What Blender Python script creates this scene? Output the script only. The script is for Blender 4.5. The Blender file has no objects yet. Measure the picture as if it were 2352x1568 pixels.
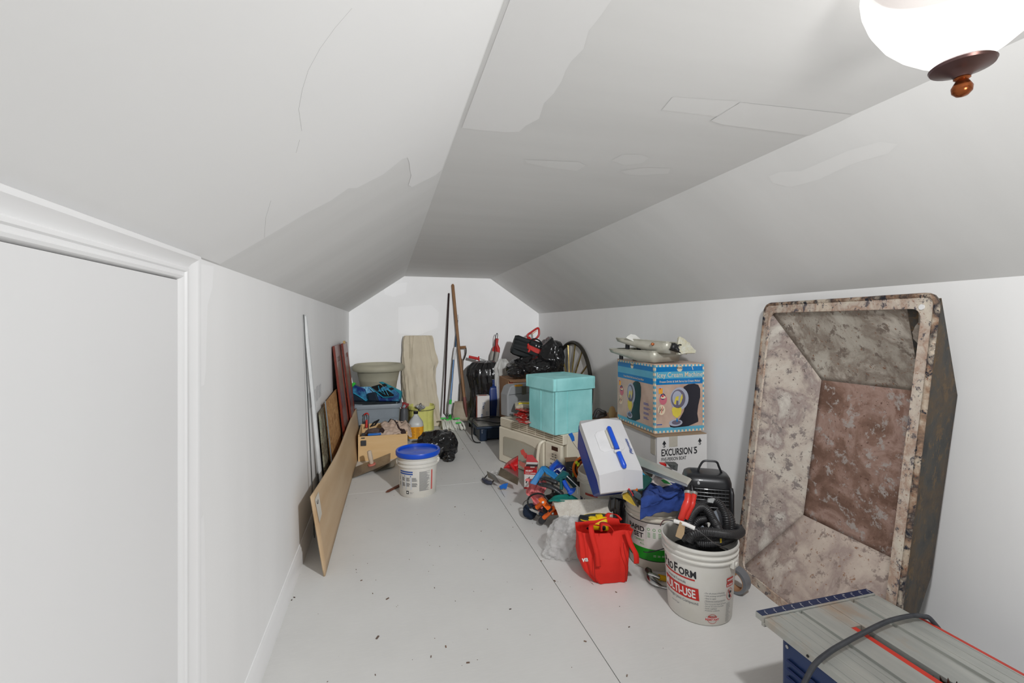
import bpy, bmesh, math, random
from mathutils import Vector, Matrix, Euler, noise
random.seed(7)
SC = bpy.context.scene
COL = SC.collection
R = math.radians
PI = math.pi

# ---------------------------------------------------------------- camera, light, exposure
F, CX, HY, EYE = 1045.0, 1176.0, 747.0, 1.30          # focal length, centre column and horizon row of the 2352 px frame; eye height
CY_, SY_ = math.cos(R(15.4)), math.sin(R(15.4))        # the camera is turned 15.4 degrees off the room's long axis
cam_d = bpy.data.cameras.new('camera'); cam = bpy.data.objects.new('camera', cam_d); COL.objects.link(cam)
cam.location = (0, 0, EYE); cam.rotation_euler = (R(90), 0, R(-15.4))
cam_d.sensor_width = 36; cam_d.lens = 36 * F / 2352; cam_d.shift_y = -(784 - HY) / 2352
cam_d.clip_start = 0.02; SC.camera = cam
SC.view_settings.view_transform = 'Standard'; SC.view_settings.look = 'None'
SC.view_settings.gamma = 1; SC.view_settings.use_curve_mapping = False
SC.view_settings.exposure = -0.04
w = bpy.data.worlds.new('sky'); SC.world = w; w.use_nodes = True
w.node_tree.nodes['Background'].inputs[0].default_value = (0.75, 0.85, 1.0, 1)
w.node_tree.nodes['Background'].inputs[1].default_value = 1.0
def area(name, loc, rot, sx, sy, power, color=(1, 1, 1), spread=180):
    l = bpy.data.lights.new(name, 'AREA'); l.shape = 'RECTANGLE'; l.size = sx; l.size_y = sy
    l.energy = power; l.color = color; l.spread = R(spread)
    o = bpy.data.objects.new(name, l); COL.objects.link(o); o.location = loc; o.rotation_euler = rot
    return o
def even(l):      # slow distance falloff, so the far end keeps the light it has in the tone-mapped photograph
    l.use_nodes = True; t = l.node_tree; f = t.nodes.new('ShaderNodeLightFalloff'); f.inputs['Strength'].default_value = 1.0
    t.links.new(f.outputs['Constant'], t.nodes['Emission'].inputs['Strength'])
# added fill with no real source, bounced off the ceiling from behind the camera
FILL_POWER = 6.5
fl_ = area('added_bounce_fill', (0.55, -0.55, 1.15), (R(90 + 48), 0, R(-14)), 0.35, 0.35, FILL_POWER, (1, 0.985, 0.96), 120)
# bulb inside the frosted bowl of the ceiling light
LAMP_GLOW, LAMP_POWER = 0.95, 32.0
LX, LY = 0.949, 0.546
bulb = bpy.data.lights.new('ceiling_bulb', 'POINT'); bulb.energy = LAMP_POWER; bulb.shadow_soft_size = 0.06; bulb.color = (0.985, 0.99, 1.0)
even(bulb)
bo_ = bpy.data.objects.new('ceiling_bulb', bulb); COL.objects.link(bo_); bo_.location = (LX, LY, 1.936 - 0.085)

# room
XL, XR, YB, YF = -0.456, 2.055, 6.05, -4.0
ZKL, ZKR, ZC, XCL, XCR = 1.469, 1.466, 1.936, 0.221, 1.361

# ---------------------------------------------------------------- measuring: picture column/row on a real plane -> room point
def ray(px, py):
    a = (px - CX) / F; b = (HY - py) / F
    return Vector((a * CY_ + SY_, -a * SY_ + CY_, b))   # per metre of forward distance
def FL(px, py, z=0.0):
    d = ray(px, py); return Vector((0, 0, EYE)) + d * ((z - EYE) / d.z)
def AY(px, py, Y):
    d = ray(px, py); return Vector((0, 0, EYE)) + d * (Y / d.y)
def AX(px, py, X):
    d = ray(px, py); return Vector((0, 0, EYE)) + d * (X / d.x)
def PD(px, py, t):
    return Vector((0, 0, EYE)) + ray(px, py) * t
CR = Vector((CY_, -SY_, 0)); CF = Vector((SY_, CY_, 0)); UP = Vector((0, 0, 1))

# ---------------------------------------------------------------- materials
def lin(c):
    return tuple(((x / 255) / 12.92 if x / 255 <= 0.04045 else ((x / 255 + 0.055) / 1.055) ** 2.4) for x in c)
def col(c):
    return (*lin(c), 1) if max(c) > 1 else (*c, 1)
class NT:
    def __init__(s, name):
        s.m = bpy.data.materials.new(name); s.m.use_nodes = True; s.t = s.m.node_tree
        s.b = s.t.nodes['Principled BSDF']
    def n(s, typ, **kw):
        o = s.t.nodes.new(typ)
        for k, v in kw.items():
            if hasattr(o, k): setattr(o, k, v)
        return o
    def l(s, a, b): s.t.links.new(a, b)
    def coord(s, scale=(1, 1, 1), space='Object'):
        t = s.n('ShaderNodeTexCoord'); m = s.n('ShaderNodeMapping'); m.inputs['Scale'].default_value = scale
        s.l(t.outputs[space], m.inputs['Vector']); return m.outputs[0]
    def noise(s, vec, scale, detail=4, rough=0.55, dist=0):
        o = s.n('ShaderNodeTexNoise'); o.inputs['Scale'].default_value = scale
        o.inputs['Detail'].default_value = detail; o.inputs['Roughness'].default_value = rough
        o.inputs['Distortion'].default_value = dist; s.l(vec, o.inputs['Vector']); return o.outputs['Fac']
    def ramp(s, fac, stops):
        o = s.n('ShaderNodeValToRGB'); e = o.color_ramp.elements
        while len(e) > 1: e.remove(e[-1])
        e[0].position = stops[0][0]; e[0].color = stops[0][1]
        for p, c in stops[1:]:
            q = e.new(p); q.color = c
        s.l(fac, o.inputs[0]); return o.outputs[0]
    def mix(s, fac, a, b):
        o = s.n('ShaderNodeMix'); o.data_type = 'RGBA'
        for sock, v in ((o.inputs[0], fac), (o.inputs[6], a), (o.inputs[7], b)):
            if isinstance(v, (int, float)): sock.default_value = v
            elif isinstance(v, tuple): sock.default_value = v
            else: s.l(v, sock)
        return o.outputs[2]
    def bump(s, h, strength, dist=0.01):
        o = s.n('ShaderNodeBump'); o.inputs['Strength'].default_value = strength; o.inputs['Distance'].default_value = dist
        s.l(h, o.inputs['Height']); s.l(o.outputs[0], s.b.inputs['Normal'])
def mat(name, c, rough=0.5, metal=0.0, c2=None, scale=8, stretch=(1, 1, 1), lo=0.35, hi=0.7, bump=0, bscale=60, coat=0, trans=0, alpha=1, ior=1.45, spec=None):
    t = NT(name); b = t.b
    b.inputs['Roughness'].default_value = rough; b.inputs['Metallic'].default_value = metal
    b.inputs['Coat Weight'].default_value = coat; b.inputs['IOR'].default_value = ior
    b.inputs['Transmission Weight'].default_value = trans; b.inputs['Alpha'].default_value = alpha
    if spec is not None: b.inputs['Specular IOR Level'].default_value = spec
    v = t.coord(stretch)
    if c2 is None: c2 = tuple(x * 0.93 for x in c)
    f = t.noise(v, scale)
    t.l(t.ramp(f, [(lo, col(c)), (hi, col(c2))]), b.inputs['Base Color'])
    if bump: t.bump(t.noise(v, bscale), bump, 0.004)
    return t.m
M = {}
M['wall'] = mat('wall_paint', (0.90, 0.90, 0.895), 0.55, c2=(0.86, 0.86, 0.855), scale=1.6, stretch=(2.2, 2.2, 0.25), bump=0.04, bscale=40)
M['wallb'] = mat('wall_paint_far', (0.86, 0.86, 0.86), 0.55, c2=(0.82, 0.82, 0.815), scale=2.2, bump=0.03, bscale=40)
M['ceil'] = mat('ceiling_primer', (0.80, 0.80, 0.79), 0.6, c2=(0.75, 0.75, 0.74), scale=1.3, stretch=(0.35, 2.6, 1), bump=0.05, bscale=30)
M['ceilw'] = mat('ceiling_fresh_white', (0.89, 0.89, 0.885), 0.5, c2=(0.87, 0.87, 0.865), scale=2, bump=0.04, bscale=30)
M['patch'] = mat('touch_up_paint', (0.83, 0.83, 0.82), 0.5, c2=(0.81, 0.81, 0.80), scale=3)
M['wpatch'] = mat('wall_touch_up', (0.93, 0.93, 0.93), 0.5, c2=(0.92, 0.92, 0.92), scale=3)
M['bpatch'] = mat('far_wall_touch_up', (0.885, 0.885, 0.885), 0.5, c2=(0.87, 0.87, 0.87), scale=3)
M['trim'] = mat('trim_gloss_white', (0.86, 0.86, 0.86), 0.3, c2=(0.84, 0.84, 0.84), scale=3)
M['door'] = mat('door_paint', (0.80, 0.80, 0.80), 0.4, c2=(0.78, 0.78, 0.78), scale=1.5, stretch=(1, 1, 0.3))
def floor_mat():
    t = NT('painted_floor_panel'); v = t.coord((1, 1, 1))
    base = t.ramp(t.noise(v, 2.2, 5), [(0.3, (0.655, 0.65, 0.63, 1)), (0.7, (0.70, 0.695, 0.675, 1))])
    g = t.noise(t.coord((3, 22, 1)), 6, 4)
    c = t.mix(t.ramp(g, [(0.45, (0, 0, 0, 1)), (0.75, (0.35, 0.35, 0.35, 1))]), base, (0.74, 0.735, 0.715, 1))
    sc = t.ramp(t.noise(v, 26, 6, 0.7, 0.6), [(0.69, (0, 0, 0, 1)), (0.74, (1, 1, 1, 1))])
    c = t.mix(sc, c, (0.40, 0.37, 0.34, 1))
    t.l(c, t.b.inputs['Base Color']); t.b.inputs['Roughness'].default_value = 0.42
    t.bump(t.noise(t.coord((20, 120, 20)), 5), 0.06, 0.004); return t.m
M['floor'] = floor_mat()
M['seam'] = mat('seam_shadow_gap', (0.12, 0.11, 0.1), 0.9)
def rust_mat(name, cols, scale, seed=(0, 0, 0)):
    t = NT(name); v = t.coord((1, 1, 1)); b1 = t.noise(v, scale, 6, 0.62, 0.4); b2 = t.noise(v, scale * 3.3, 8, 0.72, 0.2)
    b3 = t.noise(v, scale * 12, 4, 0.6)
    c = t.ramp(b1, [(0.36, col(cols[0])), (0.46, col(cols[1])), (0.55, col(cols[2])), (0.66, col(cols[3]))])
    m2 = t.ramp(b2, [(0.55, (0, 0, 0, 1)), (0.60, (1, 1, 1, 1))]); c = t.mix(m2, c, col(cols[4]))
    m3 = t.ramp(b3, [(0.62, (0, 0, 0, 1)), (0.68, (1, 1, 1, 1))]); c = t.mix(m3, c, col(cols[5]))
    t.l(c, t.b.inputs['Base Color']); t.b.inputs['Roughness'].default_value = 0.8; t.bump(b2, 0.7, 0.006); return t.m
M['tub_floor'] = rust_mat('rusted_tub_bottom', [(112, 84, 70), (136, 106, 92), (166, 138, 126), (128, 96, 82), (168, 158, 152), (104, 76, 64)], 6.5)
M['tub_side'] = rust_mat('mortar_crusted_side', [(206, 198, 186), (196, 184, 172), (158, 142, 136), (208, 202, 192), (136, 126, 122), (112, 98, 92)], 5.2)
M['tub_end'] = rust_mat('mortar_crusted_end', [(204, 190, 176), (192, 176, 164), (164, 146, 138), (210, 198, 186), (146, 130, 122), (150, 116, 94)], 4.6)
M['tub_top'] = rust_mat('mortar_crusted_top', [(196, 190, 178), (184, 176, 164), (150, 138, 126), (202, 194, 182), (128, 116, 106), (140, 104, 82)], 5.4)
M['tub_rim'] = rust_mat('peeling_tub_rim', [(216, 206, 190), (204, 190, 176), (178, 150, 132), (216, 202, 184), (98, 92, 96), (160, 122, 102)], 9)
M['tub_out'] = rust_mat('dark_tub_shell', [(58, 58, 58), (70, 68, 64), (88, 74, 58), (60, 58, 56), (104, 84, 60), (82, 78, 72)], 6)

# ---------------------------------------------------------------- mesh builder
def spline(pts, n=8, closed=False):
    P = [Vector(p) for p in pts]; out = []; k = len(P)
    rng = range(k if closed else k - 1)
    for i in rng:
        if closed: p0, p1, p2, p3 = P[(i - 1) % k], P[i], P[(i + 1) % k], P[(i + 2) % k]
        else: p0, p1, p2, p3 = P[max(i - 1, 0)], P[i], P[i + 1], P[min(i + 2, k - 1)]
        for j in range(n):
            t = j / n
            out.append(0.5 * ((2 * p1) + (p2 - p0) * t + (2 * p0 - 5 * p1 + 4 * p2 - p3) * t * t + (3 * p1 - p0 - 3 * p2 + p3) * t ** 3))
    if not closed: out.append(P[-1])
    return out
def frame(d):
    d = Vector(d).normalized(); a = UP if abs(d.z) < 0.95 else Vector((1, 0, 0))
    x = a.cross(d).normalized(); return Matrix((x, d.cross(x), d)).transposed()
def mfrom(x, y, z, o=(0, 0, 0)):
    m = Matrix((Vector(x).normalized(), Vector(y).normalized(), Vector(z).normalized())).transposed().to_4x4()
    m.translation = Vector(o); return m
class MB:
    def __init__(s): s.v = []; s.f = []; s.mi = []
    def add(s, vs, fs, m=0):
        o = len(s.v); s.v += [Vector(v) for v in vs]
        for f in fs: s.f.append([i + o for i in f]); s.mi.append(m)
        return s
    def box(s, c, sz, rot=None, m=0, taper=1.0):
        c = Vector(c); hx, hy, hz = sz[0] / 2, sz[1] / 2, sz[2] / 2; q = []
        for z in (-1, 1):
            k = taper if z > 0 else 1
            for x, y in ((-1, -1), (1, -1), (1, 1), (-1, 1)): q.append(Vector((x * hx * k, y * hy * k, z * hz)))
        if rot is not None:
            rm = rot if isinstance(rot, Matrix) else Euler(rot).to_matrix()
            q = [rm.to_3x3() @ p for p in q]
        return s.add([p + c for p in q], [(3, 2, 1, 0), (4, 5, 6, 7), (0, 1, 5, 4), (1, 2, 6, 5), (2, 3, 7, 6), (3, 0, 4, 7)], m)
    def hexa(s, b4, t4, m=0):
        return s.add(list(b4) + list(t4), [(3, 2, 1, 0), (4, 5, 6, 7), (0, 1, 5, 4), (1, 2, 6, 5), (2, 3, 7, 6), (3, 0, 4, 7)], m)
    def slab(s, pts, off, m=0):
        off = Vector(off); n = len(pts); a = [Vector(p) for p in pts]
        return s.add(a + [p + off for p in a], [tuple(range(n))[::-1], tuple(range(n, 2 * n))] + [(i, (i + 1) % n, n + (i + 1) % n, n + i) for i in range(n)], m)
    def lathe(s, prof, n=32, mt=None, m=0, capb=True, capt=True, sq=1.0):
        vs = []; fs = []
        for r, z in prof:
            for i in range(n):
                a = 2 * PI * i / n; vs.append(Vector((r * math.cos(a), r * sq * math.sin(a), z)))
        for j in range(len(prof) - 1):
            for i in range(n):
                k = (i + 1) % n; fs.append((j * n + i, j * n + k, (j + 1) * n + k, (j + 1) * n + i))
        if capb: fs.append(tuple(range(n))[::-1])
        if capt: fs.append(tuple(range((len(prof) - 1) * n, len(prof) * n)))
        if mt is not None: vs = [mt @ v for v in vs]
        return s.add(vs, fs, m)
    def tube(s, pts, r, n=8, m=0, closed=False, cap=True, sq=1.0):
        P = [Vector(p) for p in pts]; k = len(P); vs = []; fs = []; px = None
        for i, p in enumerate(P):
            if closed: d = P[(i + 1) % k] - P[i - 1]
            else: d = P[min(i + 1, k - 1)] - P[max(i - 1, 0)]
            if d.length < 1e-9: d = Vector((0, 0, 1))
            d.normalize()
            if px is None: fr = frame(d); x = fr.col[0]
            else:
                x = px - d * px.dot(d)
                x = x.normalized() if x.length > 1e-6 else frame(d).col[0]
            px = x.copy(); y = d.cross(x); rr = r[i] if isinstance(r, (list, tuple)) else r
            for j in range(n):
                a = 2 * PI * j / n; vs.append(p + x * (rr * math.cos(a)) + y * (rr * sq * math.sin(a)))
        for i in range(k if closed else k - 1):
            for j in range(n):
                q = (j + 1) % n; a = i * n; b = ((i + 1) % k) * n; fs.append((a + j, a + q, b + q, b + j))
        if cap and not closed: fs.append(tuple(range(n))[::-1]); fs.append(tuple(range((k - 1) * n, k * n)))
        return s.add(vs, fs, m)
    def cyl(s, a, b, r, r2=None, n=16, m=0):
        a = Vector(a); b = Vector(b); r2 = r if r2 is None else r2; fr = frame(b - a); vs = []
        for p, q in ((a, r), (b, r2)):
            for i in range(n): vs.append(p + fr @ Vector((q * math.cos(2 * PI * i / n), q * math.sin(2 * PI * i / n), 0)))
        return s.add(vs, [(i, (i + 1) % n, n + (i + 1) % n, n + i) for i in range(n)] + [tuple(range(n))[::-1], tuple(range(n, 2 * n))], m)
    def grid(s, fn, nu, nv, m=0, closeu=False):
        vs = [fn(i / (nu if closeu else nu - 1), j / (nv - 1)) for j in range(nv) for i in range(nu)]; fs = []
        for j in range(nv - 1):
            for i in range(nu if closeu else nu - 1):
                k = (i + 1) % nu; fs.append((j * nu + i, j * nu + k, (j + 1) * nu + k, (j + 1) * nu + i))
        return s.add(vs, fs, m)
    def loft(s, rings, n=40, fold=0, k=9, seed=0, sq=2.0, capb=True, capt=True, m=0, per=None):
        # rings: (x, y, z, rx, ry, yaw)
        N = []
        for (x, y, z, rx, ry, yw) in rings:
            ring = []
            for i in range(n):
                a = 2 * PI * i / n; ca, sa = math.cos(a), math.sin(a)
                e = 2 / sq; ux = math.copysign(abs(ca) ** e, ca) * rx; uy = math.copysign(abs(sa) ** e, sa) * ry
                d = 1 + (fold / max(rx, ry)) * (noise.noise(Vector((ca * k, sa * k, z * 2.0 + seed))) * 1.3 + 0.5 * noise.noise(Vector((ca * k * 2.2, sa * k * 2.2, z * 5 + seed * 2)))) if fold else 1
                ux *= d; uy *= d; c2, s2 = math.cos(yw), math.sin(yw)
                ring.append(Vector((x + ux * c2 - uy * s2, y + ux * s2 + uy * c2, z)))
            N.append(ring)
        vs = [v for r_ in N for v in r_]; fs = []
        for j in range(len(N) - 1):
            for i in range(n):
                q = (i + 1) % n; fs.append((j * n + i, j * n + q, (j + 1) * n + q, (j + 1) * n + i))
        if capb: fs.append(tuple(range(n))[::-1])
        if capt: fs.append(tuple(range((len(N) - 1) * n, len(N) * n)))
        return s.add(vs, fs, m)
    def blob(s, c, rad, sub=5, amp=0.15, fr=6, seed=0, zmin=None, rot=None, m=0, ridge=True, squash=None):
        b = bmesh.new(); bmesh.ops.create_icosphere(b, subdivisions=sub, radius=1); c = Vector(c); vs = []
        for v in b.verts:
            p = v.co.copy(); d = 0
            for o in range(3):
                q = p * (fr * 0.35 * 2 ** o) + Vector((seed * 3.1, seed * 1.7, seed + o * 5))
                t = noise.noise(q); t = (0.35 - abs(t)) * 2 if ridge else t * 1.4
                d += t / (2.5 ** o)
            p *= 1 + amp * d
            p = Vector((p.x * rad[0], p.y * rad[1], p.z * rad[2]))
            if rot: p = Euler(rot).to_matrix() @ p
            p += c
            if zmin is not None and p.z < zmin: p.z = zmin + (p.z - zmin) * 0.02
            vs.append(p)
        fs = [[x.index for x in f.verts] for f in b.faces]; b.free(); return s.add(vs, fs, m)
    def build(s, name, mats, parent=None, smooth=30, bevel=0, solid=0, sub=0, seg=2):
        me = bpy.data.meshes.new(name); vs = s.v
        if parent is not None and parent.get('_w'):
            inv = WM[parent.name].inverted(); vs = [inv @ v for v in vs]
        me.from_pydata([tuple(v) for v in vs], [], s.f)
        mats = mats if isinstance(mats, (list, tuple)) else [mats]
        for x in mats: me.materials.append(M[x] if isinstance(x, str) else x)
        if len(mats) > 1: me.polygons.foreach_set('material_index', s.mi)
        me.validate(); b = bmesh.new(); b.from_mesh(me); bmesh.ops.recalc_face_normals(b, faces=b.faces); b.to_mesh(me); b.free()
        if smooth: me.shade_smooth(); me.set_sharp_from_angle(angle=R(smooth))
        o = bpy.data.objects.new(name, me); COL.objects.link(o)
        if parent is not None: o.parent = parent
        if solid:
            q = o.modifiers.new('thickness', 'SOLIDIFY'); q.thickness = solid; q.offset = 0
        if bevel:
            q = o.modifiers.new('soft_edges', 'BEVEL'); q.width = bevel; q.segments = seg; q.limit_method = 'ANGLE'; q.angle_limit = R(40)
        if sub:
            q = o.modifiers.new('smooth', 'SUBSURF'); q.levels = q.render_levels = sub
        return o
WM = {}
def tag(o, label, cat, group=None):
    o['label'] = label; o['category'] = cat
    if group: o['group'] = group
    return o
def thing(name, label, cat, loc=(0, 0, 0), rz=0.0, rot=None, group=None, world=False):
    o = bpy.data.objects.new(name, None); COL.objects.link(o); o.empty_display_size = 0.05
    o.location = loc; o.rotation_euler = rot if rot else (0, 0, rz)
    tag(o, label, cat, group)
    WM[o.name] = Matrix.Translation(Vector(loc)) @ Euler(rot if rot else (0, 0, rz)).to_matrix().to_4x4()
    if world: o['_w'] = 1
    return o
def mthing(name, label, cat, mtx, group=None):
    o = bpy.data.objects.new(name, None); COL.objects.link(o); o.matrix_world = mtx; tag(o, label, cat, group); WM[o.name] = mtx; return o
def struct(o): o['kind'] = 'structure'; return o
def single(mb, name, mats, label, cat, origin=None, group=None, **kw):
    if origin is None:
        n = len(mb.v); origin = sum(mb.v, Vector()) / n; origin.z = min(v.z for v in mb.v)
    origin = Vector(origin); mb.v = [v - origin for v in mb.v]
    o = mb.build(name, mats, **kw); o.location = origin; return tag(o, label, cat, group)
_tc = {}
def text2d(s, size=1.0, bold=0.0, shear=0.0, align='LEFT', width=None):
    c = bpy.data.curves.new('lettering', 'FONT'); c.body = s; c.size = size; c.offset = bold * size; c.shear = shear; c.align_x = align
    c.resolution_u = 3
    o = bpy.data.objects.new('lettering', c); COL.objects.link(o)
    dg = bpy.context.evaluated_depsgraph_get(); me = bpy.data.meshes.new_from_object(o.evaluated_get(dg))
    vs = [v.co.copy() for v in me.vertices]; fs = [list(p.vertices) for p in me.polygons]
    bpy.data.objects.remove(o); bpy.data.meshes.remove(me)
    if width and vs:
        x0 = min(v.x for v in vs); x1 = max(v.x for v in vs); k = width / (x1 - x0)
        for v in vs: v.x = (v.x - (0 if align != 'LEFT' else x0)) * k
    return vs, fs
def put(mb, vf, fn, m=0):
    vs, fs = vf; return mb.add([fn(v.x, v.y) for v in vs], fs, m)
def rect2d(x0, y0, x1, y1, n=1):
    vs = []; fs = []
    for i in range(n + 1):
        x = x0 + (x1 - x0) * i / n; vs += [Vector((x, y0, 0)), Vector((x, y1, 0))]
    for i in range(n): fs.append((2 * i, 2 * i + 2, 2 * i + 3, 2 * i + 1))
    return vs, fs
def poly2d(pts): return [Vector((p[0], p[1], 0)) for p in pts], [tuple(range(len(pts)))]
def disc2d(cx, cy, rx, ry=None, n=28):
    ry = ry or rx; return poly2d([(cx + rx * math.cos(2 * PI * i / n), cy + ry * math.sin(2 * PI * i / n)) for i in range(n)])
def ring2d(cx, cy, rx, ry, w, n=32):
    vs = []; fs = []
    for i in range(n):
        a = 2 * PI * i / n
        for k in (0, 1): vs.append(Vector((cx + (rx - w * k) * math.cos(a), cy + (ry - w * k) * math.sin(a), 0)))
    for i in range(n):
        j = (i + 1) % n; fs.append((2 * i, 2 * j, 2 * j + 1, 2 * i + 1))
    return vs, fs
def cloth(fn, nu, nv): return MB().grid(fn, nu, nv)
def nz(x, y, z=0.0): return noise.noise(Vector((x, y, z)))
# ================================================================ THE SETTING
fl = struct(MB().box(((XL + XR) / 2, (YF + YB) / 2, -0.05), (XR - XL + 0.3, YB - YF + 0.3, 0.07)).build('floor', 'seam', smooth=0))
def panel(x0, x1, y0, y1):
    MB().box(((x0 + x1) / 2, (y0 + y1) / 2, -0.0075), (x1 - x0 - 0.0028, y1 - y0 - 0.0022, 0.015)).build('floor_panel', 'floor', fl, smooth=0, bevel=0.001, seg=1)
XS = 0.82
for y0, y1 in ((YF, -1.43), (-1.43, 1.14), (1.14, 3.71), (3.71, YB)): panel(XL, XS, y0, y1)
for y0, y1 in ((YF, -2.74), (-2.74, -0.17), (-0.17, 2.40), (2.40, 4.97), (4.97, YB)): panel(XS, XR, y0, y1)
T = 0.12
struct(MB().box((XL - T / 2, (YF + YB) / 2, (ZKL - .02) / 2), (T, YB - YF + 2 * T, ZKL + .02)).build('wall_left', 'wall', smooth=0))
struct(MB().box((XR + T / 2, (YF + YB) / 2, (ZKR - .02) / 2), (T, YB - YF + 2 * T, ZKR + .02)).build('wall_right', 'wall', smooth=0))
prof = [(XL, 0), (XR, 0), (XR, ZKR), (XCR, ZC), (XCL, ZC), (XL, ZKL)]
struct(MB().slab([(x, YB, z) for x, z in prof], (0, T, 0)).build('wall_back', 'wallb', smooth=0))
struct(MB().slab([(x, YF, z) for x, z in prof], (0, -T, 0)).build('wall_front', 'wall', smooth=0))
# ceiling: slope, flat, slope
th = 0.1
ce = MB()
def cslab(a, b):
    n = Vector((-(b[1] - a[1]), 0, b[0] - a[0])).normalized() * th
    ce.slab([(a[0], YF - T, a[1]), (b[0], YF - T, b[1]), (b[0], YB + T, b[1]), (a[0], YB + T, a[1])], n)
cslab((XL - .04, ZKL - .027), (XCL, ZC)); cslab((XCL, ZC), (XCR, ZC)); cslab((XCR, ZC), (XR + .04, ZKR - .027))
cl = struct(ce.build('ceiling', 'ceil', smooth=0))
# paint laid over the primer: where the fresh white stops, as on the photographed surfaces
def slope_l(px, py, e=0.0008):
    d = ray(px, py); o = Vector((0, 0, EYE)); k = (ZC - ZKL) / (XCL - XL)
    t = (ZKL - EYE + k * (0 - XL)) / (d.z - k * d.x); p = o + d * t; p.z -= e; return p
def slope_r(px, py, e=0.0008):
    d = ray(px, py); k = (ZC - ZKR) / (XCR - XR); t = (ZKR - EYE - k * XR) / (d.z - k * d.x); p = Vector((0, 0, EYE)) + d * t; p.z -= e; return p
def flat_c(px, py, e=0.0008): p = FL(px, py, ZC); p.z -= e; return p
def patch(pts, m, par=None, name='paint_patch'):
    mb = MB(); mb.add(pts, [tuple(range(len(pts)))]); b = mb.build(name, m, par, smooth=0)
    return b
pts = [slope_l(*p) for p in ((505, 606), (560, 574), (640, 527), (700, 491), (760, 460), (800, 432), (820, 431), (880, 400), (925, 364), (936, 361), (940, 372), (942, 392), (945, 402), (938, 424), (946, 429), (978, 413), (1000, 402), (1015, 389))]
pts += [Vector((XCL - .003, y, ZC - .003)) for y in (1.1, -3.9)] + [Vector((XL + .004, y, ZKL + .002)) for y in (-3.9, 1.2)]
patch(pts, 'ceilw', cl)
pts = [flat_c(*p) for p in ((1061, 293), (1100, 298), (1160, 303), (1192, 302), (1208, 288), (1238, 272), (1250, 236), (1272, 214), (1290, 186), (1300, 160), (1312, 140), (1340, 112), (1352, 70), (1380, 35), (1404, 0), (1440, -90), (1500, -300))]
pts += [Vector((XCL + .25, 0.2, ZC - .0008)), Vector((XCL + .2, -3.9, ZC - .0008)), Vector((XCL + .001, -3.9, ZC - .0008))]
patch(pts, 'ceilw', cl)
pts = [flat_c(*p) for p in ((1404, 368), (1430, 354), (1470, 354), (1490, 362), (1475, 374), (1435, 379))]; patch(pts, 'patch', cl)
pts = [flat_c(*p) for p in ((1205, 366), (1330, 371), (1345, 380), (1325, 392), (1260, 384), (1210, 374))]; patch(pts, 'patch', cl)
pts = [flat_c(*p) for p in ((1425, 392), (1480, 384), (1540, 386), (1535, 398), (1470, 402), (1440, 400))]; patch(pts, 'patch', cl)
pts = [flat_c(*p) for p in ((1545, 222), (1700, 232), (1655, 268), (1520, 252))]; patch(pts, 'patch', cl)
pts = [flat_c(*p, .0016) for p in ((1700, 234), (1958, 262), (1870, 312), (1660, 285), (1632, 276))]; patch(pts, 'patch', cl)
pts = [slope_r(*p) for p in ((1765, 405), (1790, 395), (1840, 392), (1950, 345), (2020, 325), (2062, 330), (2040, 352), (1960, 375), (1880, 412), (1815, 430), (1775, 420))]; patch(pts, 'patch', cl)
mb = MB()
for q in (((808, 18), (770, 62), (735, 110), (708, 160), (694, 205), (686, 250), (693, 300)), ((607, 545), (610, 500), (622, 460)), ((688, 320), (680, 350))):
    mb.tube([slope_l(x, y, 0.0003) for x, y in q], 0.0007, 4)
mb.build('hairline_crack', mat('crack', (0.56, 0.56, 0.56)), cl)
wl = bpy.data.objects['wall_left']; wb = bpy.data.objects['wall_back']
def lw(px, py, e=.0008): p = AX(px, py, XL); p.x += e; return p
patch([lw(*p) for p in ((442, 603), (490, 611), (487, 660), (476, 700), (474, 760), (472, 850), (468, 884), (452, 890), (442, 908))], 'wpatch', wl)
patch([lw(*p) for p in ((442, 1224), (467, 1180), (470, 1250), (474, 1580), (442, 1590))], 'wpatch', wl)
def bw(px, py): return AY(px, py, YB - .0008)
patch([bw(*p) for p in ((915, 705), (990, 700), (1008, 716), (1005, 752), (960, 770), (915, 765))], 'bpatch', wb)
patch([bw(*p) for p in ((880, 655), (935, 648), (932, 672), (905, 682), (884, 676))], 'bpatch', wb)
# ghost of an old label on the left wall
mb = MB()
gm = mat('faded_print', (0.62, 0.62, 0.63), 0.6, c2=(0.74, 0.74, 0.74), scale=30)
def wt(x, y, z0=.9, y0=0): return Vector((XL + .0012, y0 + x, z0 + y))
a = AX(708, 938, XL); b = AX(738, 915, XL)
wd_ = b.y - a.y
for y_, w_, z_, h_ in ((0, .05, 0, .10), (.09, .20, 0, .10), (.36, .16, .005, .085), (.58, .12, 0, .10), (.76, .20, .005, .09)):      # worn print, no longer legible
    put(mb, rect2d(y_ * wd_, z_, (y_ + w_) * wd_, z_ + h_), lambda x, y: Vector((XL + .0012, a.y + x, a.z - .01 + y)))
o = mb.build('worn_print', gm, wl, smooth=0); o['kind'] = 'stuff'
# baseboards
def base(name, x, sgn, y0, y1):
    p = [(0, 0), (.016, 0), (.016, .075), (.012, .082), (.012, .095), (.007, .102), (.004, .112), (0, .112)]
    return struct(MB().slab([(x + sgn * a, y0, z) for a, z in p], (0, y1 - y0, 0)).build(name, 'trim', smooth=40))
base('baseboard_left', XL, 1, 1.275, YB)
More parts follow.
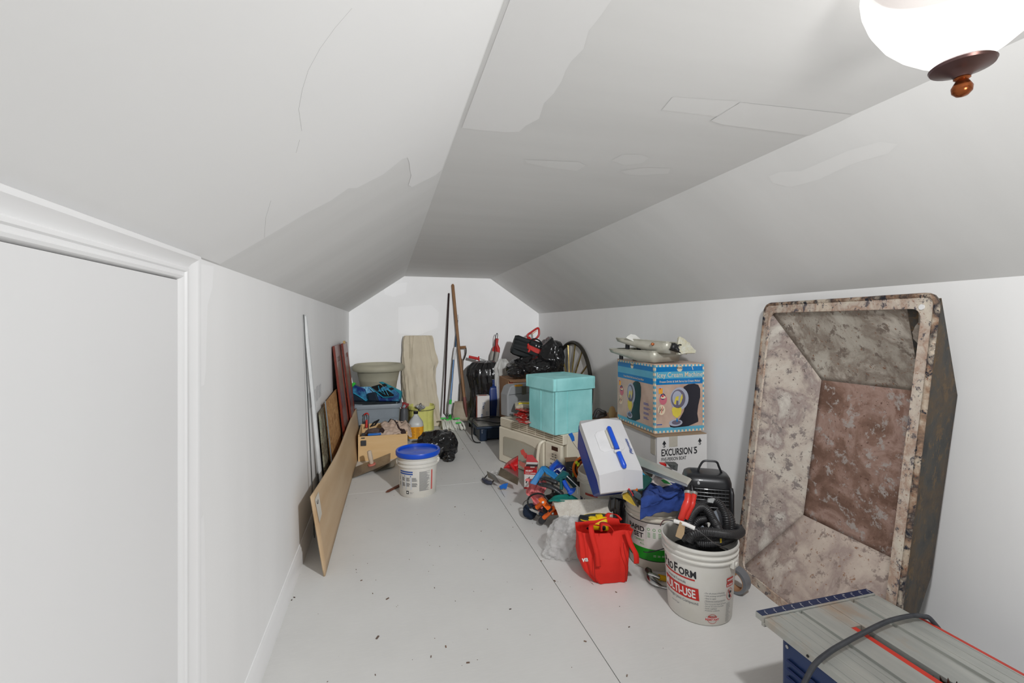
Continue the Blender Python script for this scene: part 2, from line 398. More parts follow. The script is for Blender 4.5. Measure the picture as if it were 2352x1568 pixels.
# door and its casing
dy0, dy1, dz = 0.40, 1.163, 1.402
struct(MB().box((XL + .003, (dy0 + dy1) / 2, dz / 2 + .004), (.02, dy1 - dy0 - .006, dz - .012)).build('door_1', 'door', smooth=0, bevel=.001))
gap = mat('door_gap', (.1, .1, .1), .9)
struct(MB().box((XL - .002, (dy0 + dy1) / 2, dz / 2), (.006, dy1 - dy0 + .004, dz + .004)).build('door_gap_shade', gap, smooth=0))  # no second door: dark sheet standing in for shade in the door gap
cp = [(0, 0), (.010, .0), (.016, .006), (.018, .014), (.013, .020), (.013, .030), (.017, .034), (.017, .044), (.012, .050), (.014, .066), (.020, .082), (.022, .086), (.022, .100), (.017, .104), (0, .104)]
kh = (ZKL - dz - .001) / .104
def sweep(name, r0, r1):
    n = len(cp)
    mb = MB(); mb.add(list(r0) + list(r1), [tuple(range(n))[::-1], tuple(range(n, 2 * n))] + [(i, (i + 1) % n, n + (i + 1) % n, n + i) for i in range(n)])
    struct(mb.build(name, 'trim', smooth=35))
ya, yb_ = dy0 - .002, dy1 + .002
sweep('trim_1', [(XL + a, yb_ + b, 0) for a, b in cp], [(XL + a, yb_ + b, dz + b * kh) for a, b in cp])      # side casings, mitred
sweep('trim_2', [(XL + a, ya - b, 0) for a, b in cp], [(XL + a, ya - b, dz + b * kh) for a, b in cp])
sweep('trim_3', [(XL + a, ya - b, dz + b * kh) for a, b in cp], [(XL + a, yb_ + b, dz + b * kh) for a, b in cp])
# crumbs and specks lying on the floor
db = MB(); random.seed(3)
for (px, py, s) in ((890, 1375, .010), (1024, 1485, .007), (867, 1464, .012), (998, 1350, .004), (818, 1308, .004), (1045, 1164, .006), (1172, 1399, .006), (1344, 1473, .007), (1105, 1220, .004), (1178, 1211, .003), (1075, 1522, .008), (990, 1508, .006), (676, 1372, .006), (670, 1378, .005), (856, 1363, .004), (830, 1333, .006), (1274, 1334, .008), (1243, 1288, .005), (940, 1285, .003), (1010, 1255, .003), (1415, 1360, .006), (1445, 1440, .005), (1110, 1285, .004), (862, 1550, .004), (1440, 1552, .006), (1063, 1031, .008), (1100, 1036, .006)):
    p = FL(px, py); a = random.random() * 3
    db.box((p.x, p.y, .0015), (s * 1.6, s * .6, .003), (0, 0, a)).v
for _ in range(140):
    x = random.uniform(-.35, 1.3); y = random.uniform(1.4, 5.5); s = random.uniform(.001, .0028)
    db.box((x, y, .0006), (s * 1.8, s, .0012), (0, 0, random.random() * 3))
o = db.build('floor_debris', mat('dark_crumb', (.10, .08, .07), .8, c2=(.25, .15, .1), scale=3), smooth=0); o['kind'] = 'stuff'; tag(o, 'dark crumbs and specks scattered over the grey painted floor', 'debris')
# ---------------------------------------------------------------- ceiling light
lt = thing('ceiling_light', 'flush ceiling light with lit frosted glass bowl and bronze finial', 'ceiling light', (LX, LY, ZC))
gm = NT('lit_frosted_glass'); gm.b.inputs['Base Color'].default_value = (.95, .93, .9, 1); gm.b.inputs['Roughness'].default_value = .3
gm.b.inputs['Emission Color'].default_value = (1, .97, .93, 1); gm.b.inputs['Emission Strength'].default_value = LAMP_GLOW; gm.b.inputs['Alpha'].default_value = .45
bronze = mat('oil_rubbed_bronze', (96, 72, 66), .32, .85, c2=(110, 88, 92), scale=6)
copper = mat('rubbed_copper_knob', (168, 96, 52), .22, .9, c2=(120, 62, 36), scale=14)
MB().lathe([(.12, 0), (.124, -.006), (.12, -.012), (.115, -.014)], 40).build('base_plate', bronze, lt)
bp = [(.130, -.010), (.137, -.018), (.139, -.034), (.136, -.058), (.127, -.086), (.110, -.116), (.086, -.144), (.058, -.168), (.034, -.184), (.02, -.188)]
b = MB(); n = 64; vs = []; fs = []
for j, (r, z) in enumerate(bp):
    for i in range(n):
        a = 2 * PI * i / n; q = 1 + .012 * math.cos(8 * a) * min(1, j / 3); vs.append(Vector((r * q * math.cos(a), r * q * math.sin(a), z)))
for j in range(len(bp) - 1):
    for i in range(n): fs.append((j * n + i, j * n + (i + 1) % n, (j + 1) * n + (i + 1) % n, (j + 1) * n + i))
fs.append(tuple(range(len(vs) - n, len(vs)))); b.add(vs, fs); b.build('glass_bowl', gm.m, lt, smooth=60)
MB().lathe([(.005, -.188), (.040, -.189), (.044, -.192), (.042, -.196), (.026, -.202), (.014, -.208), (.011, -.212)], 32).build('finial_plate', bronze, lt)
MB().lathe([(.010, -.211), (.0115, -.214), (.008, -.217), (.011, -.222), (.0145, -.229), (.0135, -.237), (.008, -.243), (.001, -.245)], 24).build('finial', copper, lt, smooth=60)
# ================================================================ LEANING METAL TUB (the largest thing)
def V(*a): return Vector(a)
RTL, RTR, RBL, RBR = V(1.985, 2.006, 1.40), V(1.80, 1.113, 1.392), V(1.79, 2.0, .004), V(1.70, 1.20, .004)
BTL, BTR, BBR, BBL = V(2.03, 1.725, 1.036), V(2.035, 1.205, 1.04), V(1.995, 1.264, .345), V(1.975, 1.775, .369)
tub = thing('wheelbarrow_tub', 'large rusty mortar-crusted metal tub standing on end against the right wall', 'tub', (1.74, 1.6, 0), world=True)
nin = ((RTR - RTL).cross(RBL - RTL)).normalized()
if nin.x > 0: nin = -nin                                    # points out of the open side
def bilin(a, b, c, d, u, v): return a.lerp(b, u).lerp(d.lerp(c, u), v)
def wallpatch(a, b, c, d, nu, nv, amp, sd):
    mb = MB()
    def fn(u, v):
        p = bilin(a, b, c, d, u, v); e = min(u, 1 - u, v, 1 - v)
        return p + nin * (amp * nz(p.x * 9 + sd, p.y * 9, p.z * 9) * min(1, e * 8))
    return mb.grid(fn, nu, nv)
wallpatch(BTL, BTR, BBR, BBL, 24, 30, .012, 1).build('tub_bottom', 'tub_floor', tub, smooth=60, solid=.004)
wallpatch(RTL, BTL, BBL, RBL, 16, 30, .010, 2).build('side_panel', 'tub_side', tub, smooth=60, solid=.004)
wallpatch(BTR, RTR, RBR, BBR, 12, 30, .006, 3).build('side_panel', ['tub_out'], tub, smooth=60, solid=.004)
wallpatch(RTL, RTR, BTR, BTL, 20, 16, .010, 4).build('end_panel', 'tub_top', tub, smooth=60, solid=.004)
wallpatch(BBL, BBR, RBR, RBL, 20, 16, .010, 5).build('end_panel', 'tub_end', tub, smooth=60, solid=.004)
# outer shell of the near side, just outside the crusted inner one
cx = (BTR + BBR) / 2; rc = (RTL + RTR + RBL + RBR) / 4; off = V(.012, -.012, 0)
mb = MB()
mb.grid(lambda u, v: bilin(BTR, RTR, RBR, BBR, u, v) + off, 6, 24)
mb.build('outer_shell', 'tub_out', tub, smooth=60, solid=.003)
mb = MB(); mb.add([BTR + off, RTR + off, BTR + V(0, .10, .02), RTR + V(.02, .1, -.01)], [(0, 1, 3, 2)]); mb.build('outer_shell', 'tub_out', tub, solid=.003)
mb = MB(); mb.add([BBR + off, RBR + off, BBR + V(0, .10, 0), RBR + V(.02, .12, .0)], [(0, 1, 3, 2)])
mb.build('outer_shell', 'tub_out', tub, solid=.003)
# rolled flange: a flat lip all round with rounded corners and a round bead at its edge
def rim_pt(k, o):   # path with rounded corners; o = inset of the lip
    cs = [RTL, RTR, RBR, RBL]; n = len(cs); out = []
    ctr = sum(cs, Vector()) / 4
    cs2 = []
    for i, c in enumerate(cs):
        a = (cs[i - 1] - c).normalized(); b = (cs[(i + 1) % n] - c).normalized(); cs2.append(c + (a + b) * o)
    for i, c in enumerate(cs2):
        a = (cs2[i - 1] - c).normalized(); b = (cs2[(i + 1) % n] - c).normalized(); r = .045
        for q in range(6):
            t = q / 5; out.append((c + a * r) * (1 - t) ** 2 + c * 2 * t * (1 - t) + (c + b * r) * t * t)
    return out
outp = []; inp = []
for i, c in enumerate([rim_pt(0, -.012), rim_pt(0, .034)]):
    # refine straight runs
    fine = []
    for j in range(len(c)):
        a, b = c[j], c[(j + 1) % len(c)]; m = max(1, 14 if (j % 6) == 5 else 1)
        for q in range(m): fine.append(a.lerp(b, q / m))
    (outp if i == 0 else inp).extend(fine)
n = len(outp); mb = MB(); vs = []
for i in range(n):
    o_, i_ = outp[i], inp[i]
    for p in (o_ + nin * .004, i_ + nin * .006, i_ - nin * .004, o_ - nin * .004): vs.append(p + nin * .0025 * nz(p.x * 20, p.y * 20, p.z * 20))
fs = []
for i in range(n):
    j = (i + 1) % n
    for k in range(4): fs.append((i * 4 + k, j * 4 + k, j * 4 + (k + 1) % 4, i * 4 + (k + 1) % 4))
mb.add(vs, fs); mb.build('rim_flange', 'tub_rim', tub, smooth=50)
MB().tube(outp, [.0095 + .0012 * nz(i * .7, 0) for i in range(n)], 8, closed=True).build('rim_bead', rust_mat('bead_rust', [(190, 176, 158), (150, 122, 100), (60, 52, 52), (200, 186, 168), (36, 38, 48), (128, 78, 54)], 9), tub, smooth=60)
hp = RTR + (RTL - RTR).normalized() * .035 + V(0, 0, -.03) + nin * .012
MB().cyl(hp, hp - nin * .004, .010, n=16).build('rivet_hole', 'trim', tub)

# ================================================================ TABLE SAW, bottom right
saw = thing('table_saw', 'blue portable table saw with grey ribbed aluminium top in right foreground', 'table saw', (1.45, .85, 0))
alu = mat('brushed_aluminium_top', (168, 170, 166), .42, .35, c2=(184, 184, 178), scale=5, stretch=(8, .6, 1), bump=.05, bscale=30)
t = NT('stained_aluminium'); v = t.coord((6, .8, 1)); st = t.ramp(t.noise(t.coord((2.4, 1.2, 1)), 2.6, 6, .6, .5), [(0.54, (0, 0, 0, 1)), (0.70, (.8, .8, .8, 1))])
c = t.mix(st, t.ramp(t.noise(v, 5), [(0.3, col((166, 168, 164))), (0.7, col((186, 187, 181)))]), col((176, 148, 122)))
t.l(c, t.b.inputs['Base Color']); t.b.inputs['Metallic'].default_value = .3; t.b.inputs['Roughness'].default_value = .42; alu = t.m
dk = mat('slot_shadow', (40, 40, 40), .8); navy = mat('navy_enamel', (30, 52, 98), .42, c2=(36, 58, 104), scale=5)
navyl = mat('navy_scale_strip', (32, 46, 80), .35)
zt = .33; x0, x1 = -.243, .25; y1, y0 = .415, -.62
# ribbed top: cross-section in x with shallow ribs and two mitre slots, extruded along y
xs = [x0]; sec = []
x = x0
while x < x1 - 1e-6:
    inm = any(abs(x - m) < .0095 for m in (-.098, .134))
    d = .009 if inm else (.0012 if (int((x - x0) / .0195) % 2 == 0 and (x < -.12 or x > .15)) else 0)
    sec.append((x, zt - d)); x += .0025
sec.append((x1, zt))
top = MB(); slotx0, slotx1 = -.012, .030
def strip(a, b, ya, yb, m=0):
    q = [p for p in sec if a - 1e-6 <= p[0] <= b + 1e-6]; q = [(q[0][0], zt - .022)] + q + [(q[-1][0], zt - .022)]
    pts = []
    for i, p in enumerate(q):
        if 0 < i and abs(p[1] - q[i - 1][1]) > 1e-5 and i < len(q) - 1: pts.append((p[0], q[i - 1][1]))
        pts.append(p)
    top.slab([V(px, ya, pz) for px, pz in pts], (0, yb - ya, 0), m)
strip(x0, slotx0, y0, y1 - .035); strip(slotx1, x1, y0, y1 - .035); top.slab([V(slotx0, .27, zt), V(slotx1, .27, zt), V(slotx1, y1 - .035, zt), V(slotx0, y1 - .035, zt)], (0, 0, -.022))
top.build('saw_top', alu, saw, smooth=0)
MB().box((.0, y1 - .016, zt - .006), (x1 - x0, .034, .020)).box((-.0, y1 - .03, zt - .022), (x1 - x0, .012, .012)).build('rail', alu, saw, smooth=0, bevel=.001)
mb = MB(); mb.box((0, y1 - .014, zt + .0045), (x1 - x0 - .002, .026, .0015)); sst = mb.build('scale_strip', navyl, saw, smooth=0)
mb = MB()
for i in range(13):
    xx = x0 + .02 + i * .038; mb.add(*[[V(xx, y1 - .026, zt + .0056), V(xx + .0012, y1 - .026, zt + .0056), V(xx + .0012, y1 - .012, zt + .0056), V(xx, y1 - .012, zt + .0056)], [(0, 1, 2, 3)]])
    put(mb, text2d(str(i + 1), .009), lambda a, b: V(xx + .003 + a, y1 - .012 + b, zt + .0056))
o = mb.build('scale_marks', 'trim', sst, smooth=0); o['kind'] = 'stuff'
MB().box((-.001, -.2, zt - .004), (.020, .94, .005)).build('throat_insert', mat('red_throat_plate', (205, 62, 48), .45, c2=(188, 52, 42), scale=6), saw, smooth=0, bevel=.001)
mb = MB(); mb.box((.0185, -.16, zt - .018), (.018, .86, .006)); mb.build('blade_slot', dk, saw)
# blade: disc in the slot with hooked teeth, mostly below the top
bl = MB(); cy, cz, rb = -.02, zt - .108, .125; N = 40; pts = []
for i in range(N):
    a = 2 * PI * i / N
    for dr, da in ((-.006, 0), (-.008, .35), (.006, .75), (-.004, .8)): pts.append((cy + (rb + dr) * math.cos(a + da * 2 * PI / N), cz + (rb + dr) * math.sin(a + da * 2 * PI / N)))
bl.slab([V(.016, p[0], p[1]) for p in pts], (.0025, 0, 0)); bl.build('saw_blade', mat('dull_saw_steel', (92, 84, 78), .4, .8, c2=(60, 50, 46), scale=30), saw, smooth=0)
b = MB(); b.box((0.0, .02, .155), (.455, .62, .30)); hous = b.build('base_housing', navy, saw, smooth=0, bevel=.012)
lnv = mat('louvre_navy', (20, 38, 84), .5); zsc = mat('zinc_screw', (190, 190, 190), .3, .9)
for r_ in range(2):
    for i in range(5): MB().box((-.231, .25 - r_ * .14 , .245 - i * .026), (.010, .105, .006), (R(0), R(28), 0)).build('vent_louvre', lnv, hous, smooth=0)
for yy in (.305, .02):
    for zz in (.285, .16): MB().cyl((-.2275, yy, zz), (-.2315, yy, zz), .0055, n=12).build('screw', zsc, hous)
MB().cyl((-.243, .22, zt - .012), (-.2455, .22, zt - .012), .004, n=10).build('screw_hole', dk, saw)
MB().box((.258, -.1, zt - .006), (.012, .7, .010)).build('fence_rail', mat('red_rail', (200, 60, 44), .4), saw, smooth=0)
cd = MB(); pp = [FL(1838, 1590, .30), FL(1868, 1530, .345), FL(1905, 1497, .350), FL(1945, 1473, .352), FL(1985, 1452, .352), FL(2030, 1430, .353), FL(2065, 1419, .353), FL(2100, 1413, .350), FL(2122, 1416, .344), FL(2140, 1424, .339), V(1.735, 1.03, .27), V(1.745, .98, .1), V(1.74, .9, .02)]
cd.tube(spline(pp, 8), .0072, 10); single(cd, 'power_cord', mat('black_rubber_cord', (52, 54, 60), .55, c2=(66, 68, 72), scale=30), 'thick black power cord lying across the table saw top', 'cord')

# ================================================================ BUCKETS
wp = mat('white_bucket_plastic', (226, 224, 218), .38, c2=(218, 214, 204), scale=5, coat=.1)
wp2 = mat('cream_bucket_plastic', (222, 217, 204), .45, c2=(212, 204, 188), scale=5)
blk = mat('black_print', (40, 40, 44), .6); redp = mat('red_print', (196, 40, 34), .5); whp = mat('white_print', (238, 236, 232), .5)
gry = mat('grey_print', (120, 122, 126), .6); blup = mat('blue_print', (52, 88, 168), .5)
wire = mat('galvanised_wire', (120, 120, 122), .35, .9)
def bucket(name, label, c, yaw, rb=.138, rt=.155, h=.335, m=wp, bail=None, lid=None, rings=((.83, 1), (.90, 1)), cat='bucket', open_=True):
    b = thing(name, label, cat, (c.x, c.y, 0), yaw)
    e = .004
    prof = [(rb - .006, .0), (rb, .006)]
    rr = lambda z: rb + (rt - .008 - rb) * z / h
    for zf, _ in rings:
        z = h * zf; prof += [(rr(z - .008), z - .008), (rr(z) + .009, z - .006), (rr(z) + .010, z), (rr(z) + .001, z + .004)]
    prof += [(rr(h - .012), h - .016), (rt, h - .014), (rt + .002, h - .006), (rt, h), (rt - .006, h)]
    prof += [(rr(h) - e - .002, h - .02), (rb - e, .012), (.001, .012)]
    MB().lathe(prof, 64, capt=False).build('bucket_body', m, b, smooth=45)
    for s in (-1, 1):
        MB().box((s * (rr(h * .80) + .006), 0, h * .80), (.018, .05, .036)).cyl((s * (rr(h * .8) + .010), 0, h * .795), (s * (rr(h * .8) + .020), 0, h * .795), .011, n=14).build('bail_ear', m, b, smooth=40, bevel=.003)
    b['_r'] = rr(h); return b, rr
def cylmap(b, rr, a0, z0, e=.0012):
    M_ = WM[b.name]
    def fn(x, y):
        z = z0 + y; r = rr(z) + e; a = a0 + x / r; return V(r * math.cos(a), r * math.sin(a), z)
    return fn
def lab(b, items, name='lettering', e=.0012, rr=None):
    # items: (mesh2d, mat, a0, z0)
    n = {}
    for vf, m, a0, z0, nm in items: n[(nm, m.name)] = n.get((nm, m.name), 0) + 1
    for i, (vf, m, a0, z0, nm) in enumerate(items): put(MBS.setdefault((b.name, nm, m.name, -1 if n[(nm, m.name)] > 6 else i), MB()), vf, cylmap(b, rr, a0, z0, e))
MBS = {}
def flush(b):
    for k in [k for k in MBS if k[0] == b.name]:
        o = MBS.pop(k).build(k[1] if k[3] >= 0 else 'fine_print', bpy.data.materials[k[2]], b, smooth=0)
        if k[3] < 0: o['kind'] = 'stuff'
def toward(c, dpx=0):   # angle at c that faces the camera
    return math.atan2(-c.y, -c.x)
# -- large white bucket with black and red print
c1 = PD(1606, 1395, 2.10); c1.z = 0
pb, rr = bucket('joint_compound_bucket', 'open white bucket with red and black print, nearest of the buckets', c1, toward(c1) + R(62), .137, .166, .335)
ac = toward(c1) - (toward(c1) + R(62))
def A(deg): return ac + R(deg)
L = []
fs_ = [(text2d('P', .062, .02), 0), ]
L.append((text2d('P', .056, .028, width=.020), blk, A(-72), .205, 'lettering')); L.append((text2d('RO', .043, .028, width=.040), blk, A(-61), .205, 'lettering'))
L.append((text2d('F', .056, .028, width=.019), blk, A(-43), .205, 'lettering')); L.append((text2d('ORM', .043, .028, width=.078), blk, A(-34), .205, 'lettering'))
L.append((rect2d(0, 0, .166, .0065, 40), redp, A(-70), .192, 'printed_band'))
L.append((text2d('Universal Formula', .017, .004, width=.105), gry, A(-62), .170, 'lettering'))
L.append((rect2d(0, 0, .180, .053, 44), redp, A(-71), .108, 'printed_band'))
L.append((text2d('Lightweight Joint Compound', .017, .004, width=.172), gry, A(-70), .088, 'lettering'))
L.append((text2d('Net 4.5 gal', .008, .0, width=.04), gry, A(-52), .064, 'lettering'))
for i, s in enumerate(('› For all phases of finishing', '› Less pocking and pinholing', '› Easy to apply', '› Enhanced mold protection')):
    L.append((text2d(s, .0085, .004), gry, A(8), .146 - i * .0115, 'lettering'))
for i, s in enumerate(('› Pour toutes les étapes de finition', '› Permet de réduire les bulles', '› Facile à appliquer', '› Protection améliorée')):
    L.append((text2d(s, .0072, .004), gry, A(8), .098 - i * .0095, 'lettering'))
L.append((rect2d(0, 0, .082, .0007, 16), gry, A(8), .107, 'lettering'))
L.append((ring2d(0, 0, .021, .021, .0014), redp, A(22), .035, 'lettering'))
L.append((rect2d(-.027, -.007, .027, .007, 12), whp, A(22), .035, 'printed_band'))
flush_first = []
lab(pb, L, rr=rr); flush(pb)
L = [(text2d('MULTI-USE', .050, .026, width=.165), whp, A(-70), .117, 'lettering'), (text2d('MOLD', .012, .04, align='CENTER'), redp, A(22), .040, 'lettering'), (text2d('RESISTANT', .012, .04, align='CENTER'), redp, A(22), .029, 'lettering'),
     (rect2d(0, 0, .046, .018, 12), redp, A(47), .190, 'printed_band'), (rect2d(0, 0, .046, .018, 12), redp, A(47), .169, 'printed_band'),
     (ring2d(.022, .038, .021, .027, .002), redp, A(48), .096, 'lettering')]
for i in range(13): L.append((rect2d(.004, 0, .004 + random.uniform(.018, .036), .0014, 6), gry, A(47), .095 - i * .0068, 'lettering'))
for vf in (disc2d(.017, .048, .005), disc2d(.028, .046, .006), disc2d(.022, .030, .007, .009)): L.append((vf, blk, A(48), .096, 'lettering'))
lab(pb, L, rr=rr, e=.0019); flush(pb)
L = [(text2d('WARNING', .012, .03, width=.042), whp, A(48), .194, 'lettering'), (text2d('& AVISO', .012, .03, width=.038), whp, A(48), .173, 'lettering'),
     (([V(.010, .058, 0), V(.013, .060, 0), V(.036, .018, 0), V(.033, .016, 0)], [(0, 1, 2, 3)]), redp, A(48), .096, 'lettering')]
lab(pb, L, rr=rr, e=.0026); flush(pb)
def bail(b, rr, h, tilt, R0, grip=True, drop=.0, yofs=0):
    r = rr(h * .8) + .018; z0 = h * .795; pts = []
    for i in range(25):
        a = PI * i / 24; u = math.cos(a) * r; s = math.sin(a) * R0
        pts.append(V(u, s * math.cos(tilt), z0 + s * math.sin(tilt)))
    MB().tube(pts, .0022, 6).build('bail_wire', wire, b)
    if grip: MB().tube(pts[10:15], .008, 12).build('bail_grip', whp, b)
# the bail of this one is raised and lies over the hose
ra = [PD(1517, 1207, 2.07), PD(1523, 1196, 2.03), PD(1535, 1194, 1.99), PD(1552, 1198, 1.955), PD(1600, 1216, 1.91), PD(1640, 1246, 1.93), PD(1672, 1262, 1.98), PD(1690, 1281, 2.03)]
inv = WM[pb.name].inverted()
MB().tube([inv @ p for p in spline(ra, 6)], .0026, 6).build('bail_wire', wire, pb)
MB().tube([inv @ p for p in (PD(1549, 1196, 1.956), PD(1574, 1203, 1.925), PD(1596, 1213, 1.905))], .0085, 12).build('bail_grip', whp, pb)
# -- white and green bucket behind it
c2 = PD(1503, 1284, 2.53); c2.z = 0
gb, rr2 = bucket('cement_mix_bucket', 'white and green bucket holding tools under a blue towel', c2, toward(c2) + R(75), .132, .162, .345, m=wp2, rings=((.80, 1), (.87, 1)))
ac = toward(c2) - (toward(c2) + R(75))
grn = mat('green_label', (30, 150, 34), .5); wl_ = mat('label_white', (226, 222, 216), .5)
L = [(rect2d(0, 0, .40, .205, 60), wl_, A(-80), .052, 'printed_band')]; lab(gb, L, rr=rr2, e=.0008); flush(gb)
L = [(rect2d(0, 0, .40, .062, 60), grn, A(-80), .056, 'printed_band'), (rect2d(0, 0, .40, .004, 60), blk, A(-80), .052, 'printed_band'), (rect2d(0, 0, .40, .004, 60), blk, A(-80), .256, 'printed_band'),
     (text2d('RAPID', .036, .03, align='RIGHT', width=.105), blk, A(-20), .205, 'lettering'), (text2d('SET', .036, .03, align='RIGHT', width=.06), blk, A(-23), .170, 'lettering'),
     (text2d('CEMENT', .016, .0, align='RIGHT'), grn, A(-21), .150, 'lettering'), (text2d('ALL', .016, .0, align='RIGHT'), grn, A(-21), .133, 'lettering'),
     (rect2d(0, 0, .0012, .066, 1), gry, A(-17), .170, 'lettering')]
for k_, aa in enumerate((-14, -3, 8)):
    L.append((ring2d(.006, .052, .0075, .0075, .002, 20), grn, A(aa), .172, 'lettering'))
    for i in range(5): L.append((rect2d(0, 0, .014, .002, 3), grn, A(aa), .205 - i * .006, 'lettering'))
lab(gb, L, rr=rr2, e=.0014); flush(gb)
L = []
for k_, aa in enumerate((-2, 7, 16)):
    for i in range(2): L.append((rect2d(0, 0, .014, .0018, 3), whp, A(aa), .086 - i * .006, 'lettering'))
lab(gb, L, rr=rr2, e=.002); flush(gb)
inv = WM[gb.name].inverted()
MB().tube([inv @ p for p in spline([PD(1560, 1248, 2.34), PD(1530, 1258, 2.325), PD(1500, 1266, 2.325), PD(1484, 1268, 2.33), PD(1478, 1266, 2.34)], 5)], .0024, 6).build('bail_wire', blk, gb)
# -- bucket with the blue lid, left of the aisle
c3 = PD(960, 1118, 3.56); c3.z = 0
lb, rr3 = bucket('lidded_bucket', 'white bucket with blue lid standing in the aisle', c3, toward(c3) + R(88), .140, .158, .315, rings=((.74, 1), (.83, 1), (.93, 1)))
ac = toward(c3) - (toward(c3) + R(88))
blue = mat('blue_lid_plastic', (18, 80, 205), .35, c2=(22, 88, 212), scale=4, coat=.2)
MB().lathe([(.150, .300), (.166, .300), (.170, .306), (.171, .328), (.167, .336), (.158, .337), (.152, .334), (.150, .320), (.075, .318), (.060, .321), (.001, .323)], 64, capb=False, capt=False).build('lid', blue, lb, smooth=40)
pinkp = mat('faded_red_panel', (214, 110, 104), .5)
L = []
for i in range(2): L.append((rect2d(0, 0, .12, .010, 20), blup, A(-62), .192 - i * .016, 'lettering'))
for k_, (a0, w_) in enumerate(((-66, .014), (-52, .030), (-36, .032), (-18, .042))):
    for r_ in range(2):
        for i in range(7): L.append((rect2d(0, 0, w_ * random.uniform(.75, 1), .0022, 4), gry, A(a0), .152 - r_ * .040 - i * .0042, 'lettering'))
for n_, a0 in (('1', -62), ('3', -44), ('4', -24)): L.append((text2d(n_, .014, .03), blup, A(a0), .160, 'lettering'))
for a0 in (-54, -38, -21): L.append((rect2d(0, 0, .004, .105, 1), mat('pale_blue_rule', (196, 208, 228), .5), A(a0), .065, 'printed_band'))
for i in range(32): L.append((rect2d(0, 0, .088 * random.uniform(.6, 1), .0022, 12), gry, A(4), .196 - i * .0046, 'lettering'))
L.append((rect2d(0, 0, .015, .15, 3), pinkp, A(42), .05, 'printed_band'))
L.append((rect2d(0, 0, .021, .024, 4), blk, A(-37), .030, 'lettering')); L.append((text2d('Dispose of', .007, .0), gry, A(-26), .042, 'lettering')); L.append((text2d('properly', .007, .0), gry, A(-26), .034, 'lettering'))
lab(lb, L, rr=rr3); flush(lb)
lab(lb, [(disc2d(.0105, .012, .006), whp, A(-37), .030, 'lettering')], rr=rr3, e=.002); flush(lb)
# -- bucket half hidden under the cooler
c4 = PD(1383, 1200, 3.0); c4.z = 0
qb, rr4 = bucket('plaster_bucket', 'cream bucket with blue lettering half hidden under the cooler', c4, toward(c4) + R(80), .140, .158, .345, m=wp2)
ac = toward(c4) - (toward(c4) + R(80))
nvp = mat('navy_print', (24, 34, 90), .5)
lab(qb, [(rect2d(0, 0, .09, .014, 20), mat('dull_red_band', (196, 78, 64), .5), A(-46), .215, 'printed_band'), (text2d('PLUS 3', .05, .03, width=.15), nvp, A(-72), .150, 'lettering')], rr=rr4); flush(qb)
# ================================================================ LEFT SIDE
def pslab(pts, t, off, m=0, mb=None):
    # pts: (px, py[, t]) on a plane at forward distance t; off = thickness vector away from the viewer
    mb = mb or MB(); return mb.slab([PD(p[0], p[1], p[2] if len(p) > 2 else t) for p in pts], off, m)
birch = mat('birch_plywood', (206, 180, 146), .55, c2=(190, 158, 120), scale=2.2, stretch=(1, .45, 3), bump=.05, bscale=40)
plye = mat('plywood_edge', (196, 156, 102), .7, c2=(160, 118, 72), scale=30)
# long plywood sheet leaning near the left wall, gently warped
t = thing('plywood_sheet', 'long pale birch plywood sheet standing on edge along the left wall', 'plywood', (-.3, 3.8, 0), world=True)
mb = MB()
def pw(u, v):
    y = 2.53 + u * 2.57; xb = -.311 + .050 * u; xt = -.376 + .063 * u; x = xb + (xt - xb) * v
    x += .016 * math.sin(u * PI) * (v - .25) * 1.5 + .012 * math.sin(u * 2 * PI) * v; return V(x, y, v * .42)
mb.grid(pw, 40, 12); mb.build('plywood_panel', birch, t, smooth=60, solid=.009)
MB().slab([pw(.014, .93) + V(.007, 0, 0), pw(.05, .95) + V(.007, 0, 0), pw(.05, .66) + V(.007, 0, 0), pw(.02, .62) + V(.007, 0, 0)], (.0006, 0, 0)).build('paper_label', mat('paper_label', (214, 208, 196), .6), t, smooth=0)
mb = MB(); put(mb, text2d('U', .05, .03), lambda x, y: pw(.024 + x * .35, .84 + y * 1.2) + V(.0085, 0, 0)); mb.build('lettering', blk, t, smooth=0)
# aluminium angle
a0, a1 = V(-.405, 3.36, .003), V(-.438, 2.81, 1.357)
d = (a1 - a0).normalized(); sx = V(0, 1, 0); sx = (sx - d * sx.dot(d)).normalized(); sy = d.cross(sx)
L_ = (a1 - a0).length; mb = MB()
for s0, s1, e0, e1 in ((-.013, .013, 0, .002), (-.013, -.011, 0, .018)):
    mb.hexa([a0 + sx * p + sy * q for p, q in ((s0, e0), (s1, e0), (s1, e1), (s0, e1))], [a1 + sx * p + sy * q for p, q in ((s0, e0), (s1, e0), (s1, e1), (s0, e1))])
single(mb, 'metal_angle', mat('bright_aluminium', (236, 238, 238), .45, .0), 'thin silver metal angle leaning tall against the left wall', 'metal bar', smooth=0)
a0, a1 = V(-.425, 3.0, .004), V(-.4485, 2.77, 1.36)
single(MB().cyl(a0, a1, .0035, n=8), 'shadow_rod', mat('shadow_grey', (120, 122, 122), .4, .7), 'thin dark rod standing in for a shadow just in front of the silver angle', 'shadow line')  # dark rod built in place of the shadow line beside the angle
def lean(name, label, cat, y0, y1, zt, xt, xb, th, m, m2=None, **kw):
    p = [V(xb, y0, 0), V(xb, y1, 0), V(xt, y1, zt), V(xt, y0, zt)]
    return single(MB().slab(p, (-th, 0, 0)), name, m, label, cat, smooth=0, **kw)
osb = rust_mat('oriented_strand_board', [(150, 104, 58), (176, 126, 74), (196, 148, 92), (132, 88, 46), (212, 168, 112), (104, 66, 32)], 9)
